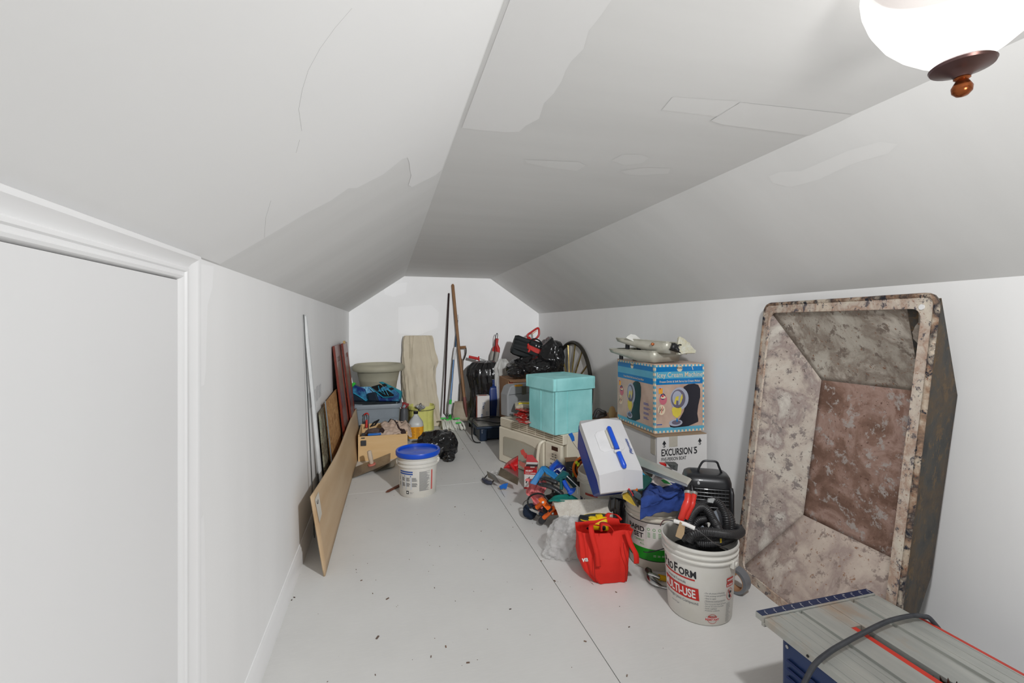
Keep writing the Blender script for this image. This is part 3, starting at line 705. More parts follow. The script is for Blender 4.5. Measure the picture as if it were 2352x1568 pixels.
lean('mossy_board', 'stained board with ragged edge, between silver angle and strand board', 'board', 3.30, 3.56, .715, -.432, -.372, .012, rust_mat('weathered_board', [(120, 122, 104), (146, 142, 120), (96, 84, 62), (160, 152, 130), (84, 66, 44), (70, 54, 38)], 8))
lean('strand_board', 'orange-brown strand board offcut leaning on the left wall', 'board', 3.47, 4.26, .742, -.420, -.345, .011, osb)
lean('galvanized_strip', 'pale metal strip along the near edge of the strand board', 'metal strip', 3.450, 3.466, .765, -.417, -.340, .006, mat('zinc_strip', (168, 178, 184), .35, .7))
lean('gap_shade_board', 'black sheet standing in for the shaded gap behind the two red cabinet doors', 'board', 4.34, 5.0, .80, -.428, -.325, .008, mat('matt_black_shade', (12, 12, 13), .9))  # black sheet added where the gap by the doors is only shaded
cherry = mat('cherry_varnish', (128, 46, 26), .35, c2=(88, 28, 18), scale=5, stretch=(4, 4, .5), coat=.15)
greyp = mat('dusty_door_panel', (120, 92, 84), .45, c2=(104, 72, 64), scale=4, stretch=(3, 3, .4), coat=.1)
def cab_door(label, y0, y1, zt, xt, xb, first=None):
    wdt = y1 - y0; h = math.hypot(zt, xt - xb); ang = math.atan2(xb - xt, zt)
    M_ = Matrix.Translation(V(xb, y0, .004)) @ Matrix.Rotation(-ang, 4, 'Y')
    t = mthing('cabinet_door', label, 'cabinet door', M_, 'red cabinet doors leaning by the left wall')
    s = .105
    for nm, a, b in (('stile', (0, s), (0, h)), ('stile', (wdt - s, wdt), (0, h)), ('cross_rail', (s, wdt - s), (0, s)), ('cross_rail', (s, wdt - s), (h - s, h))):
        MB().box((.010, (a[0] + a[1]) / 2, (b[0] + b[1]) / 2), (.020, a[1] - a[0], b[1] - b[0])).build(nm, cherry, t, smooth=0, bevel=.004)
    MB().box((.007, wdt / 2, h / 2), (.010, wdt - 2 * s, h - 2 * s)).build('door_panel', greyp, t, smooth=0)
    MB().box((.012, wdt / 2, h / 2), (.012, wdt - 2 * s - .08, h - 2 * s - .08)).build('raised_field', greyp, t, smooth=0, bevel=.005)
    return t
cab_door('dark red cabinet door, nearer the camera of the two', 4.14, 4.66, 1.118, -.447, -.322)
cab_door('dark red cabinet door, further back and overlapping the first', 4.60, 5.07, 1.122, -.420, -.296)
single(MB().box((-.400, 4.72, 1.135), (.02, .06, .028)), 'wood_block', mat('bare_pine', (196, 160, 104), .7), 'small bare wood block behind the top of the red doors', 'wood block', smooth=0, bevel=.002)
# ---- drawer used as a crate
dw = thing('drawer_crate', 'pale wooden drawer holding tools and a striped cloth', 'drawer', (-.033, 4.82, 0))
pine = mat('maple_veneer', (222, 188, 138), .5, c2=(212, 174, 122), scale=3, stretch=(.6, 1, 5))
w_, d_, h_ = .461, .49, .237
MB().box((0, -d_ / 2 + .007, h_ / 2), (w_, .014, h_)).build('front_board', pine, dw, smooth=0, bevel=.002)
MB().box((0, d_ / 2 - .007, h_ / 2 + .01), (w_, .014, h_ + .02)).build('back_board', pine, dw, smooth=0, bevel=.002)
for s in (-1, 1): MB().box((s * (w_ / 2 - .007), 0, h_ / 2 + .008), (.014, d_ - .028, h_ + .016)).build('side_board', pine, dw, smooth=0, bevel=.002)
MB().box((0, 0, .02), (w_ - .028, d_ - .028, .008)).build('bottom_board', pine, dw, smooth=0)
bp_ = mat('black_tool_plastic', (26, 27, 30), .4, c2=(34, 35, 38), scale=9)
dgr = mat('dark_grey_plastic', (58, 60, 64), .5)
sl = MB(); sl.box((-.208 + .027, -d_ / 2 - .004, .175), (.05, .02, .05)).box((-.196 + .01, -.20, .22), (.036, .09, .03), (R(10), 0, 0)).box((-.19, -.13, .225), (.03, .06, .028)); sl.build('drawer_slide_bracket', dgr, dw, smooth=0, bevel=.003)
# things in it
cx0, cy0 = -.033, 4.82
def inbox(mb, *a, **k): return single(mb, *a, **k)
m_ = MB(); m_.blob((-.12, 4.74, .235), (.085, .10, .035), 4, .12, 5, 11); inbox(m_, 'leather_pouch', mat('worn_leather', (112, 92, 84), .5, c2=(74, 58, 52), scale=12), 'worn brown leather pouch piled in the drawer', 'pouch')
m_ = MB(); m_.box((-.11, 4.68, .222), (.14, .05, .022), (0, 0, .1)).box((-.13, 4.655, .243), (.10, .035, .020), (0, .1, .2)); inbox(m_, 'black_clamp', bp_, 'glossy black clamp at the drawer front', 'clamp', bevel=.006, seg=3)
m_ = MB(); m_.box((-.115, 4.605, .245), (.125, .028, .020), (0, 0, .06)); inbox(m_, 'blue_handle_tool', mat('bright_blue_grip', (20, 108, 200), .35), 'bright blue handled tool lying on the drawer front edge', 'tool', bevel=.008, seg=3)
cl_ = thing('bar_clamp', 'red handled bar clamp sticking up from the drawer', 'clamp', tuple(PD(841, 972, 4.80)), world=True)
MB().cyl(PD(842, 982, 4.78), PD(842, 964, 4.80), .013, .012, 14).build('grip', redp, cl_)
MB().tube([PD(836, 985, 4.81), PD(837, 958, 4.82), PD(838, 951, 4.82), PD(844, 949.5, 4.82), PD(847, 956, 4.82), PD(846, 985, 4.81)], .0045, 8).build('clamp_frame', dgr, cl_)
MB().tube([PD(836.5, 953, 4.815), PD(839, 949.5, 4.815), PD(844, 948.5, 4.815), PD(847, 953, 4.815)], .007, 8).build('clamp_head', redp, cl_)
m_ = MB(); m_.tube([PD(853, 978, 4.78), PD(860, 969, 4.85), PD(870, 964, 4.86), PD(862, 975, 4.80)], .008, 8, closed=True); inbox(m_, 'black_strap', mat('black_webbing', (22, 22, 24), .7), 'black strap loop beside the striped cloth', 'strap')
# striped cloth: a crumpled sheet
def stripe_cloth():
    t = NT('striped_cloth'); tc = t.n('ShaderNodeTexCoord'); mp = t.n('ShaderNodeMapping'); t.l(tc.outputs['UV'], mp.inputs[0])
    return t
scl = thing('striped_cloth', 'cream cloth with dark brown trim heaped over the drawer', 'cloth', (.03, 4.82, .25), world=True)
cream = mat('cream_fabric', (206, 184, 166), .9, c2=(196, 172, 154), scale=6); brn = mat('brown_trim_fabric', (58, 40, 38), .9)
def heap(px0, px1, pyf, u, v, lift=0):
    # sheet between front edge row pyf(u) and the back, with a mound
    x = px0 + (px1 - px0) * u
    return None
def cs(u, v):
    x = -.06 + .30 * u + .02 * nz(u * 3, v * 3, 2); y = 4.60 + .34 * v + .02 * nz(u * 4, v * 3, 8)
    z = .225 + .075 * math.sin(min(1, v * 1.25) * PI * .62) * (1 - .5 * abs(u - .45)) + .035 * abs(nz(u * 4.2, v * 4.2, 5)) + .014 * nz(u * 11, v * 11)
    if u > .85: z -= (u - .85) * .25
    return V(x, y, z)
MB().grid(cs, 44, 40).build('cloth_body', cream, scl, smooth=80, solid=.003)
for path in ([(.42, 1), (.45, .8), (.52, .6), (.55, .4), (.60, .2), (.72, .06)], [(.6, 1), (.66, .8), (.8, .68), (.98, .62)], [(.1, 1), (.3, .98), (.5, 1)]):
    sp = spline([(u, v, 0) for u, v in path], 8); mb = MB(); vs = []; fs = []
    for i, p in enumerate(sp):
        d = (sp[min(i + 1, len(sp) - 1)] - sp[max(i - 1, 0)]).normalized(); q = V(-d.y, d.x, 0) * .032
        for s in (-1, 1): e = p + q * s; vs.append(cs(min(max(e.x, 0), 1), min(max(e.y, 0), 1)) + V(0, -.003, .004))
        if i: fs.append((2 * i - 2, 2 * i - 1, 2 * i + 1, 2 * i))
    mb.add(vs, fs); mb.build('trim_stripe', brn, scl, smooth=80)
for cu, cv, r_ in ((.05, .22, .11), (.72, .05, .09)):
    mb = MB(); vs = [cs(cu, cv) + V(0, -.003, .005)]; k = 20
    for i in range(k): a = 2 * PI * i / k; vs.append(cs(min(max(cu + r_ * math.cos(a), 0), 1), min(max(cv + r_ * math.sin(a), 0), 1)) + V(0, -.003, .005))
    mb.add(vs, [(0, i + 1, (i + 1) % k + 1) for i in range(k)]); mb.build('patch', brn, scl, smooth=80)
# ---- grey tote bin and the padded vests in it
bn = thing('storage_tote', 'grey plastic storage tote behind the wooden drawer', 'tote', (-.125, 5.32, 0))
gpl = mat('blue_grey_plastic', (138, 148, 156), .45, c2=(128, 138, 146), scale=4)
MB().loft([(0, 0, z, .24 + .035 * z / .446, .165 + .03 * z / .446, 0) for z in (0, .03, .25, .252, .40)] + [(0, 0, .400, .290, .210, 0), (0, 0, .425, .294, .214, 0), (0, 0, .446, .290, .210, 0), (0, 0, .446, .272, .192, 0), (0, 0, .05, .232, .158, 0)], 72, sq=7, capt=True).build('bin_body', gpl, bn, smooth=35)
for xx in (-.15, -.03, .09, .2): MB().box((xx, -.178, .18), (.008, .012, .22)).build('rib', gpl, bn, smooth=0, bevel=.002)
MB().box((0, -.184, .295), (.48, .010, .006)).build('band', gpl, bn, smooth=0)
MB().cyl((.30, -.17, .415), (.32, -.17, .40), .02, n=12).build('handle', gpl, bn)
def vest_mat(nm, a, b, sc): return rust_mat(nm, [a, a, b, b, a, b], sc)
vblue = mat('blue_speckled_neoprene', (20, 44, 110), .6, c2=(74, 170, 205), scale=9, lo=.45, hi=.72); vnav = mat('navy_neoprene', (14, 34, 52), .7); vcy = mat('cyan_piping', (40, 170, 205), .5); vtl = mat('teal_panel', (30, 140, 160), .6); vbk = mat('black_panel_fabric', (16, 18, 20), .7)
vs_ = thing('life_vest', 'blue and black patterned padded vest piled in the grey tote', 'vest', tuple(PD(860, 905, 5.0)), world=True)
def pad(nm, pts, t0, th, m, par, lift=0):
    mb = MB(); mb.slab([PD(p[0], p[1], (p[2] if len(p) > 2 else t0) - lift) for p in pts], CF * th + V(0, 0, -.25 * th)); return mb.build(nm, m, par, smooth=50, bevel=.012 if th > .02 else .001, seg=3)
pad('side_pad', [(806, 921), (806, 884), (816, 884), (836, 892), (848, 921)], 4.99, .10, vblue, vs_)
pad('side_pad', [(806, 921, 4.97), (806, 901, 4.97), (838, 921, 4.97)], 4.97, .03, vnav, vs_)
pad('front_pad', [(822, 888), (850, 887, 5.06), (862, 898), (858, 921), (840, 921)], 5.02, .10, mat('light_blue_print', (60, 120, 180), .6, c2=(150, 210, 225), scale=16, stretch=(3, 3, .6), lo=.4, hi=.65), vs_)
pad('shoulder_pad', [(858, 921), (864, 899), (880, 886), (905, 893), (918, 905), (914, 921)], 4.96, .12, vblue, vs_)
pad('chest_panel', [(852, 888, 5.02), (872, 882, 5.02), (904, 906, 4.93), (902, 910, 4.92), (884, 911, 4.92), (866, 898, 4.95)], 4.95, .02, vbk, vs_, .01)
pad('stripe_panel', [(868, 877), (878, 876), (921, 897), (919, 916), (910, 917), (906, 898)], 4.97, .08, vtl, vs_)
for x in (882, 898): pad('stripe', [(x - 6, 882 + (x - 880) * .55), (x + 2, 879 + (x - 880) * .55), (x + 8, 883 + (x - 880) * .55), (x, 887 + (x - 880) * .55)], 4.955, .004, vbk, vs_)
MB().tube([PD(*p) for p in ((869, 886, 4.925), (872, 898, 4.915), (885, 906, 4.905), (876, 891, 4.915), (884, 893, 4.91), (892, 908, 4.90))], .0035, 6).build('emblem', vcy, vs_)
MB().tube([PD(*p) for p in ((808, 900, 4.965), (824, 909, 4.965), (840, 920, 4.965), (846, 916, 4.965))], .004, 6).build('piping', vcy, vs_)
MB().tube([PD(*p) for p in ((850, 889, 4.99), (862, 899, 4.945), (880, 912, 4.91), (903, 911, 4.905))], .004, 6).build('piping', vcy, vs_)
pad('green_tab', [(807, 882), (812, 877), (817, 880), (808, 890)], 4.975, .02, mat('lime_tab', (60, 200, 70), .5), vs_)
pad('armhole_pad', [(842, 903, 4.93), (862, 899, 4.93), (870, 921, 4.93), (846, 921, 4.93)], 4.93, .03, vnav, vs_)
# ---- big planter on a carton
single(MB().box((-.09, 5.74, .165), (.46, .42, .33)), 'cardboard_box', mat('kraft_carton', (172, 138, 104), .8), 'brown carton under the big olive planter, behind the tote', 'box', smooth=0, bevel=.003)
olv = mat('olive_resin', (176, 172, 152), .6, c2=(166, 162, 142), scale=6)
pl_ = thing('planter_pot', 'large olive grey plastic planter with rolled rim against back wall', 'planter', (-.095, 5.735, .331))
MB().lathe([(.165, 0), (.175, .01), (.222, .30), (.226, .305), (.228, .32), (.248, .415), (.262, .425), (.290, .425), (.302, .44), (.305, .46), (.298, .485), (.275, .505), (.255, .507), (.248, .49), (.24, .42), (.165, .03), (.001, .03)], 72, capt=False).build('pot_body', olv, pl_, smooth=50)
# ---- dark jug with red cap by the tote
jg = thing('spray_bottle', 'dark grey bottle with red trigger top beside the grey tote', 'bottle', tuple(FL(928, 990)[:]), world=True)
cc = PD(928, 900, 5.42); cc.z = 0; jg.location = cc; WM[jg.name] = Matrix.Translation(cc)
mtj = Matrix.Translation(cc)
MB().lathe([(.044, 0), (.05, .01), (.05, .26), (.042, .30), (.03, .32)], 28, mtj).build('bottle_body', mat('charcoal_plastic', (84, 86, 90), .5), jg)
MB().lathe([(.036, .32), (.04, .33), (.036, .37), (.02, .385), (.001, .387)], 24, mtj).box(cc + V(.03, -.02, .36), (.05, .03, .03), (0, .3, 0)).build('trigger_cap', mat('dark_red_plastic', (150, 44, 48), .4), jg, smooth=50)
# ---- draped canvas
dr = MB(); rings = []
rows = ((771, 932, 991), (778, 930, 995), (795, 927, 999), (820, 925, 1006), (835, 926, 1008), (850, 926, 1003), (880, 926, 1000), (910, 929, 1002), (940, 936, 1005), (965, 938, 1010), (981, 940, 1016))
Yd = 5.86
for i, (py, x0_, x1_) in enumerate(rows):
    a = AY(x0_, py, Yd); b = AY(x1_, py, Yd); z = max(a.z, .004) if py < 975 else .004
    rings.append(((a.x + b.x) / 2, Yd + .10, z, (b.x - a.x) / 2, .062, 0))
rings = rings[::-1]; fine = []
for i in range(len(rings) - 1):
    for q in range(5): fine.append(tuple(rings[i][k] + (rings[i + 1][k] - rings[i][k]) * q / 5 for k in range(6)))
fine.append(rings[-1])
dr.loft(fine, 120, fold=.030, k=5.5, seed=4, sq=2.6)
canvas = mat('beige_canvas', (212, 202, 180), .9, c2=(202, 190, 168), scale=5, bump=.1, bscale=40)
for v_ in dr.v:
    if v_.y < Yd + .10:
        k_ = min(1, (Yd + .10 - v_.y) / .03); g_ = .34 - abs(nz(v_.x * 9 + v_.z * 1.2, v_.z * 1.5, 3)); v_.y -= k_ * (.055 * g_ + .02 * (.3 - abs(nz(v_.x * 24 + v_.z * 3, v_.z * 2.5, 9)))); v_.x += .008 * nz(v_.x * 10, v_.z * 6)
single(dr, 'draped_canvas', canvas, 'beige canvas cloth draped over a tall stack by the back wall', 'cloth', smooth=70)
mb = MB()
mb.grid(lambda u, v: V(AY(1000, 985, 5.7).x + .16 * u + .02 * nz(u * 5, v * 4), 5.55 + .14 * v, .008 + .03 * abs(nz(u * 7, v * 5, 3)) * math.sin(u * PI)), 20, 12)
single(mb, 'cloth_hem', canvas, 'loose beige hem lying on the floor below the canvas', 'cloth', smooth=70, solid=.003)
# ---- yellow-green bag-lined pail and chrome shower head
yb = PD(968, 950, 5.68); yb.z = 0
yg = thing('lined_pail', 'pail lined with a yellow-green bag beside the beige canvas', 'pail', yb)
ygm = mat('yellow_green_film', (222, 220, 132), .35, c2=(204, 204, 112), scale=6, coat=.2)
MB().loft([(0, 0, z, r_, r_, 0) for z, r_ in ((.003, .155), (.05, .15), (.18, .145), (.24, .15), (.262, .158), (.275, .166), (.300, .162), (.308, .156), (.29, .155), (.1, .14))], 64, fold=.010, k=6, seed=2).build('bag_lining', ygm, yg, smooth=60)
MB().tube([V(.164 * math.cos(a), .164 * math.sin(a), .262) for a in [2 * PI * i / 40 for i in range(40)]], .003, 6, closed=True).build('rim_wire', blk, yg)
chrome = mat('chrome', (210, 212, 214), .12, .95)
sh = thing('shower_head', 'round chrome shower head resting on the yellow-green pail', 'shower head', tuple(PD(965, 938, 5.70)), world=True)
p = PD(965, 934, 5.52); mt_ = Matrix.Translation(p) @ Euler((R(14), R(8), 0)).to_matrix().to_4x4()
MB().lathe([(.010, -.045), (.022, -.04), (.026, -.02), (.030, -.008), (.062, -.004), (.064, .004), (.050, .014), (.02, .022), (.012, .03), (.012, .048), (.001, .05)], 36, mt_).build('head', chrome, sh, smooth=50)
# ---- gallon jug
jb = FL(955, 1008); jb = PD(955, 1008, 5.16); jb.z = 0
jt = thing('gallon_jug', 'translucent gallon jug with orange label and black cap', 'jug', jb, toward(jb) + R(90))
mlk = mat('milky_jug', (196, 198, 196), .35, c2=(186, 188, 186), scale=5)
MB().loft([(0, 0, z, r_, r_, 0) for z, r_ in ((0, .072), (.008, .080), (.06, .084), (.17, .086), (.20, .082), (.225, .068), (.262, .040), (.29, .022), (.305, .020))], 40, sq=3).build('jug_body', mlk, jt, smooth=50)
MB().lathe([(.024, .298), (.026, .302), (.026, .322), (.022, .326), (.001, .326)], 24).build('cap', bp_, jt)
orl = mat('orange_label', (238, 160, 20), .5, c2=(240, 176, 40), scale=5)
MB().loft([(0, 0, z, .0875, .0875, 0) for z in (.035, .165)], 40, sq=3, capb=False, capt=False).build('label_wrap', orl, jt, smooth=50)
mb = MB()
for i in range(13):
    for s in (-1, 1): put(mb, rect2d(0, 0, .05 * random.uniform(.6, 1), .003), lambda x, y: V(s * .031 - .026 + x, -.0882, .048 + i * .0085 + y))
o = mb.build('lettering', mat('orange_fine_print', (150, 92, 10), .6), jt, smooth=0); o['kind'] = 'stuff'
# ---- small black bag by the blue lid bucket
bag = NT('black_polythene'); bag.b.inputs['Base Color'].default_value = (.012, .012, .013, 1); bag.b.inputs['Roughness'].default_value = .2; bag.b.inputs['Coat Weight'].default_value = .3
bag.bump(bag.noise(bag.coord((1, 1, .6)), 9, 2, .5, 1.2), .5, .015); bag = bag.m
bb = MB(); c = PD(1004, 1030, 4.55)
bb.blob((c.x, c.y, .10), (.175, .17, .14), 5, .26, 3.6, 3, zmin=.004)
bb.blob((c.x + .09, c.y - .20, .035), (.05, .06, .05), 4, .3, 5, 9, zmin=.004); bb.blob((c.x + .11, c.y - .02, .10), (.08, .12, .12), 4, .25, 6, 19, zmin=.004)
single(bb, 'rubbish_bag', bag, 'small crumpled black rubbish bag behind the blue lid bucket', 'bag', smooth=40)
# ---- hawk and the loose pieces on the floor
steel = mat('worn_steel_plate', (150, 144, 134), .38, .6, c2=(122, 112, 102), scale=6, stretch=(3, 1, 1))
hA, hD, hB = PD(809, 1099, 3.86), PD(896, 1062, 4.1), PD(816, 1072, 4.15); hA.z = max(hA.z, .004); hC = hB + hD - hA
hk = thing('plasterers_hawk', 'square steel plasterer hawk with wooden handle, handle upward', 'hawk', hA, world=True)
nn = (hD - hA).cross(hB - hA).normalized(); nn = nn if nn.z > 0 else -nn
MB().slab([hA, hD, hC, hB], -nn * .002).build('plate', steel, hk, smooth=0)
hc = (hA + hC) / 2 + (hB - hD) * .02
MB().cyl(hc, hc + nn * .012, .036, .034, 24).build('foam_collar', mat('salmon_foam', (206, 120, 104), .8), hk)
MB().tube([hc + nn * q for q in (.012, .02, .07, .12, .130, .134)], [.016, .019, .021, .020, .018, .008], 20).build('handle', mat('plaster_worn_wood', (206, 190, 170), .7, c2=(190, 166, 138), scale=10), hk, smooth=60)
p0 = PD(860, 1089, 4.02); p0.z = .004
single(MB().slab([p0, PD(906, 1070, 4.15), PD(912, 1050, 4.3), PD(880, 1070, 4.25)], (0, 0, -.002)), 'steel_trowel', mat('dusty_steel', (168, 166, 156), .4, .5), 'flat steel blade under the hawk beside the blue lid bucket', 'trowel', smooth=0)
a = FL(886, 1131, .004); b = FL(921, 1113, .004); u = (b - a).normalized(); q = V(-u.y, u.x, 0) * .011
single(MB().slab([a, a + u * .02 - q * 1.4, b - q * 1.4, b + q * 1.2, a + u * .03 + q * 1.2], (0, 0, .006)), 'wood_scrap', mat('dark_red_wood', (112, 62, 42), .6), 'small dark red-brown wood strip beside the blue lid bucket', 'wood strip', smooth=0, bevel=.001)
# ================================================================ BACK WALL GROUP
def rod(mb, a, b, r, r2=None, n=12, m=0): return mb.cyl(a, b, r, r2, n, m)
wbk = .014
# dark pole with wire tines
pt = thing('leaf_rake', 'dark brown pole with a small wire rake end, leftmost of the long tools', 'rake', (0, 0, 0), world=True)
top, bot = AY(1031, 673, 6.03), AY(1019.5, 950, 5.80)
MB().tube([bot, bot.lerp(top, .5), top + V(0, 0, -.004), top], [.011, .0115, .012, .006], 12).build('pole', mat('dark_walnut_pole', (54, 36, 36), .4, c2=(40, 28, 30), scale=20), pt)
mb = MB(); mb.tube([bot, bot + V(.02, -.05, -.02), bot + V(.07, -.08, -.01)], .004, 6)
for i in range(5): mb.tube([bot + V(.0 + .02 * i, -.05 - .01 * i, -.005), bot + V(.0 + .025 * i, -.07 - .01 * i, .02), bot + V(.03 + .02 * i, -.10, -.035)], .0025, 5)
mb.build('wire_tines', blk, pt)
# long handled square shovel
sh_ = thing('square_shovel', 'long handled square shovel with tan wooden handle', 'shovel', (0, 0, 0), world=True)
woodh = mat('tan_shaft', (150, 112, 78), .5, c2=(128, 92, 60), scale=6, stretch=(3, 3, .6))
t0, t1, t2 = AY(1040, 652, 6.02), AY(1054, 800, 5.93), AY(1067, 915, 5.86)
MB().tube([t2, t1, t0 + V(0, 0, -.02), t0], [.020, .019, .020, .010], 14).build('shaft', woodh, sh_)
s1 = AY(1072, 958, 5.84)
MB().tube([t2 + (t2 - t1).normalized() * -.02, AY(1069, 935, 5.84), s1], [.022, .021, .008], 12).build('socket', mat('worn_red_socket', (122, 72, 66), .5, .2), sh_)
def blade(u, v):
    a = AY(1044, 921, 5.90); b = AY(1083, 921, 5.90); c = AY(1078, 966, 5.83); d = AY(1038, 966, 5.83); a = bilin(a, b, c, d, u, v); a.y += .02 * (2 * u - 1) ** 2 * -1 + .012; a.z = max(a.z, .004); return a
MB().grid(blade, 14, 8).build('shovel_blade', mat('dusty_tan_blade', (168, 156, 136), .6, .1, c2=(150, 138, 118), scale=7), sh_, smooth=60, solid=.004)
# D-handled one behind
dh = thing('d_grip_shovel', 'short shovel with wooden D grip behind the long shovel', 'shovel', (0, 0, 0), world=True)
MB().cyl(AY(1054.5, 798, 5.96), AY(1070, 797, 5.93), .019, n=12).build('grip', woodh, dh)
MB().tube(spline([AY(1070, 798, 5.93), AY(1070, 812, 5.94), AY(1063, 828, 5.96), AY(1056, 815, 5.97), AY(1055, 800, 5.96)], 5), .008, 8).build('d_frame', mat('dark_iron', (64, 58, 54), .5, .5), dh)
MB().cyl(AY(1062, 826, 5.965), AY(1058, 925, 5.935), .017, n=12).build('shaft', mat('grey_shaft', (122, 104, 90), .6), dh)
MB().slab([AY(1056, 880, 5.95), AY(1061, 880, 5.95), AY(1063, 945, 5.94), AY(1053, 945, 5.94)], (0, .01, 0)).build('shovel_blade', mat('dark_blade', (44, 44, 46), .5, .5), dh)
# mop
mp = thing('string_mop', 'blue pole mop with white string head and bright green fittings', 'mop', (0, 0, 0), world=True)
bl_ = mat('steel_blue_pole', (62, 92, 124), .3, .4); gn_ = mat('bright_green_plastic', (54, 198, 70), .4); mw_ = mat('white_plastic', (216, 218, 220), .4)
q = [AY(1051, 735, 6.0), AY(1046, 797, 5.95), AY(1042, 826, 5.93), AY(1035, 918, 5.84), AY(1034, 928, 5.82), AY(1033.5, 953, 5.79)]
MB().cyl(q[1], q[0], .009, n=12).build('pole', bl_, mp); MB().cyl(q[3], q[2], .0125, n=12).build('pole', bl_, mp)
MB().tube(spline([q[0], q[0] + V(.012, 0, .03), q[0] + V(.004, 0, .075), q[0] + V(-.008, 0, .04), q[0]], 4), .003, 6).build('hanging_loop', mw_, mp)
MB().cyl(q[2], q[1], .017, n=14).build('grip', mw_, mp); MB().cyl(q[4], q[3], .017, n=14).build('collar', gn_, mp); MB().cyl(q[5], q[4], .019, .015, n=14).build('socket', mw_, mp)
hb = AY(1034, 963, 5.72); hb.z = .02
MB().cyl(hb + V(0, .02, .10), q[5], .020, n=12).box(hb + V(0, 0, .095), (.11, .05, .02)).build('head_block', gn_, mp, bevel=.004)
mb = MB(); random.seed(5)
for i in range(56):
    s = -1 + 2 * (i % 28) / 27; b0 = hb + V(s * .10, random.uniform(-.02, .03), .085 + random.uniform(-.01, .01)); e = hb + V(s * .125 + .02 + random.uniform(-.03, .03), random.uniform(-.16, .02), random.uniform(-.01, .03)); e.z = max(e.z, .012)
    mb.tube(spline([b0, (b0 + e) / 2 + V(random.uniform(-.015, .015), -.03, random.uniform(.0, .03)), e, e + V(random.uniform(-.02, .02), .02, 0)], 3), .0115, 6)
o = mb.build('mop_strings', mat('off_white_cotton', (222, 222, 212), .9, c2=(206, 206, 196), scale=20), mp); o['kind'] = 'stuff'
for (px, py) in ((1018, 961), (1050, 961), (1053, 971)): MB().cyl(AY(px - 6, py, 5.60), AY(px + 6, py - 1, 5.60), .010, n=8).build('green_trim', gn_, mp)
# tall black bag, carton, blue jug, clear bag
def bagloft(rows, Y, ry, sd, fold=.03, k=5, n=90, z0=.004):
    rg = []
    for py, xa, xb in rows:
        a = AY(xa, py, Y); b = AY(xb, py, Y); rg.append(((a.x + b.x) / 2, Y, max(a.z, z0), (b.x - a.x) / 2, ry * (b.x - a.x) / 2, 0))
    rg = sorted(rg, key=lambda r: r[2]); fine = []
    for i in range(len(rg) - 1):
        for q in range(5): fine.append(tuple(rg[i][j] + (rg[i + 1][j] - rg[i][j]) * q / 5 for j in range(6)))
    fine.append(rg[-1]); return MB().loft(fine, n, fold=fold, k=k, seed=sd)
single(bagloft(((828, 1105, 1128), (832, 1088, 1136), (845, 1076, 1139), (862, 1073, 1140), (880, 1078, 1140), (900, 1082, 1138), (930, 1082, 1137), (980, 1080, 1138)), 5.70, .9, 5, .035, 4.0), 'rubbish_bag', bag, 'tall black rubbish bag standing by the shovels at the back wall', 'bag', smooth=60)
bx = thing('carton', 'slim white carton with red edges standing in front of tall black bag', 'box', (AY(1109, 950, 5.50).x, 5.50, 0), R(-4))
zt_ = AY(1109, 909, 5.44).z; cw = mat('white_carton', (222, 218, 214), .6, c2=(212, 208, 204), scale=4)
MB().box((0, 0, zt_ / 2), (.150, .12, zt_)).build('box_body', cw, bx, smooth=0, bevel=.001)
mb = MB(); mb.box((-.076, 0, zt_ / 2), (.003, .115, zt_ - .02)).box((0, 0, zt_ + .001), (.09, .05, .002)); mb.build('red_panel', mat('faded_red_carton', (180, 92, 82), .6), bx, smooth=0)
mb = MB(); put(mb, text2d('Trex', .045, .02), lambda x, y: V(-.012 + y, -.0608, zt_ - .075 - x)); put(mb, text2d('RSI', .030, .03), lambda x, y: V(-.030 + y, -.0608, zt_ - .22 - x))
mb.build('lettering', mat('blue_ink', (54, 84, 130), .6), bx, smooth=0)
mb = MB(); put(mb, ring2d(0, 0, .024, .024, .004), lambda x, y: V(-.02 + x, -.0608, zt_ - .30 + y)); put(mb, disc2d(0, 0, .012, .008), lambda x, y: V(-.02 + x, -.0608, zt_ - .30 + y)); mb.build('emblem', mat('grey_blue_ink', (110, 132, 160), .6), bx, smooth=0)
mb = MB()
for i in range(4): put(mb, rect2d(0, 0, .05, .004), lambda x, y: V(.03 + y + i * .009, -.0608, zt_ - .19 - x))
o = mb.build('fine_print', mat('pale_ink', (150, 160, 176), .6), bx, smooth=0); o['kind'] = 'stuff'
dkb = mat('deep_blue_plastic', (18, 48, 112), .35, c2=(14, 38, 96), scale=3)
bj = thing('blue_container', 'deep blue plastic container squeezed between white carton and clear bag', 'container', (AY(1133, 950, 5.62).x, 5.62, 0))
MB().loft([(0, 0, z, a, b, 0) for z, a, b in ((.002, .07, .07), (.01, .08, .08), (.50, .080, .075), (.53, .072, .07), (.55, .045, .045), (.57, .04, .04))], 40, sq=4).build('container_body', dkb, bj, smooth=45)
MB().lathe([(.04, .57), (.046, .575), (.046, .612), (.042, .616), (.001, .616)], 24).build('cap', dkb, bj)
clr = NT('clear_film'); clr.b.inputs['Base Color'].default_value = (.74, .74, .71, 1); clr.b.inputs['Roughness'].default_value = .3; clr.b.inputs['Alpha'].default_value = .62; clr.bump(clr.noise(clr.coord(), 18, 3, .6, 1), .7, .01); clrm = clr.m
single(bagloft(((824, 1150, 1160), (831, 1142, 1166), (845, 1137, 1169), (856, 1140, 1168), (870, 1139, 1167), (900, 1137, 1169), (930, 1136, 1172), (975, 1133, 1174)), 5.58, .8, 15, .03, 4), 'plastic_bag', clrm, 'tall cloudy clear plastic bag standing beside the deep blue container', 'bag', smooth=60)
md = thing('mixing_drill', 'grey electric mixing drill with red handles standing against back wall', 'power tool', (0, 0, 0), world=True)
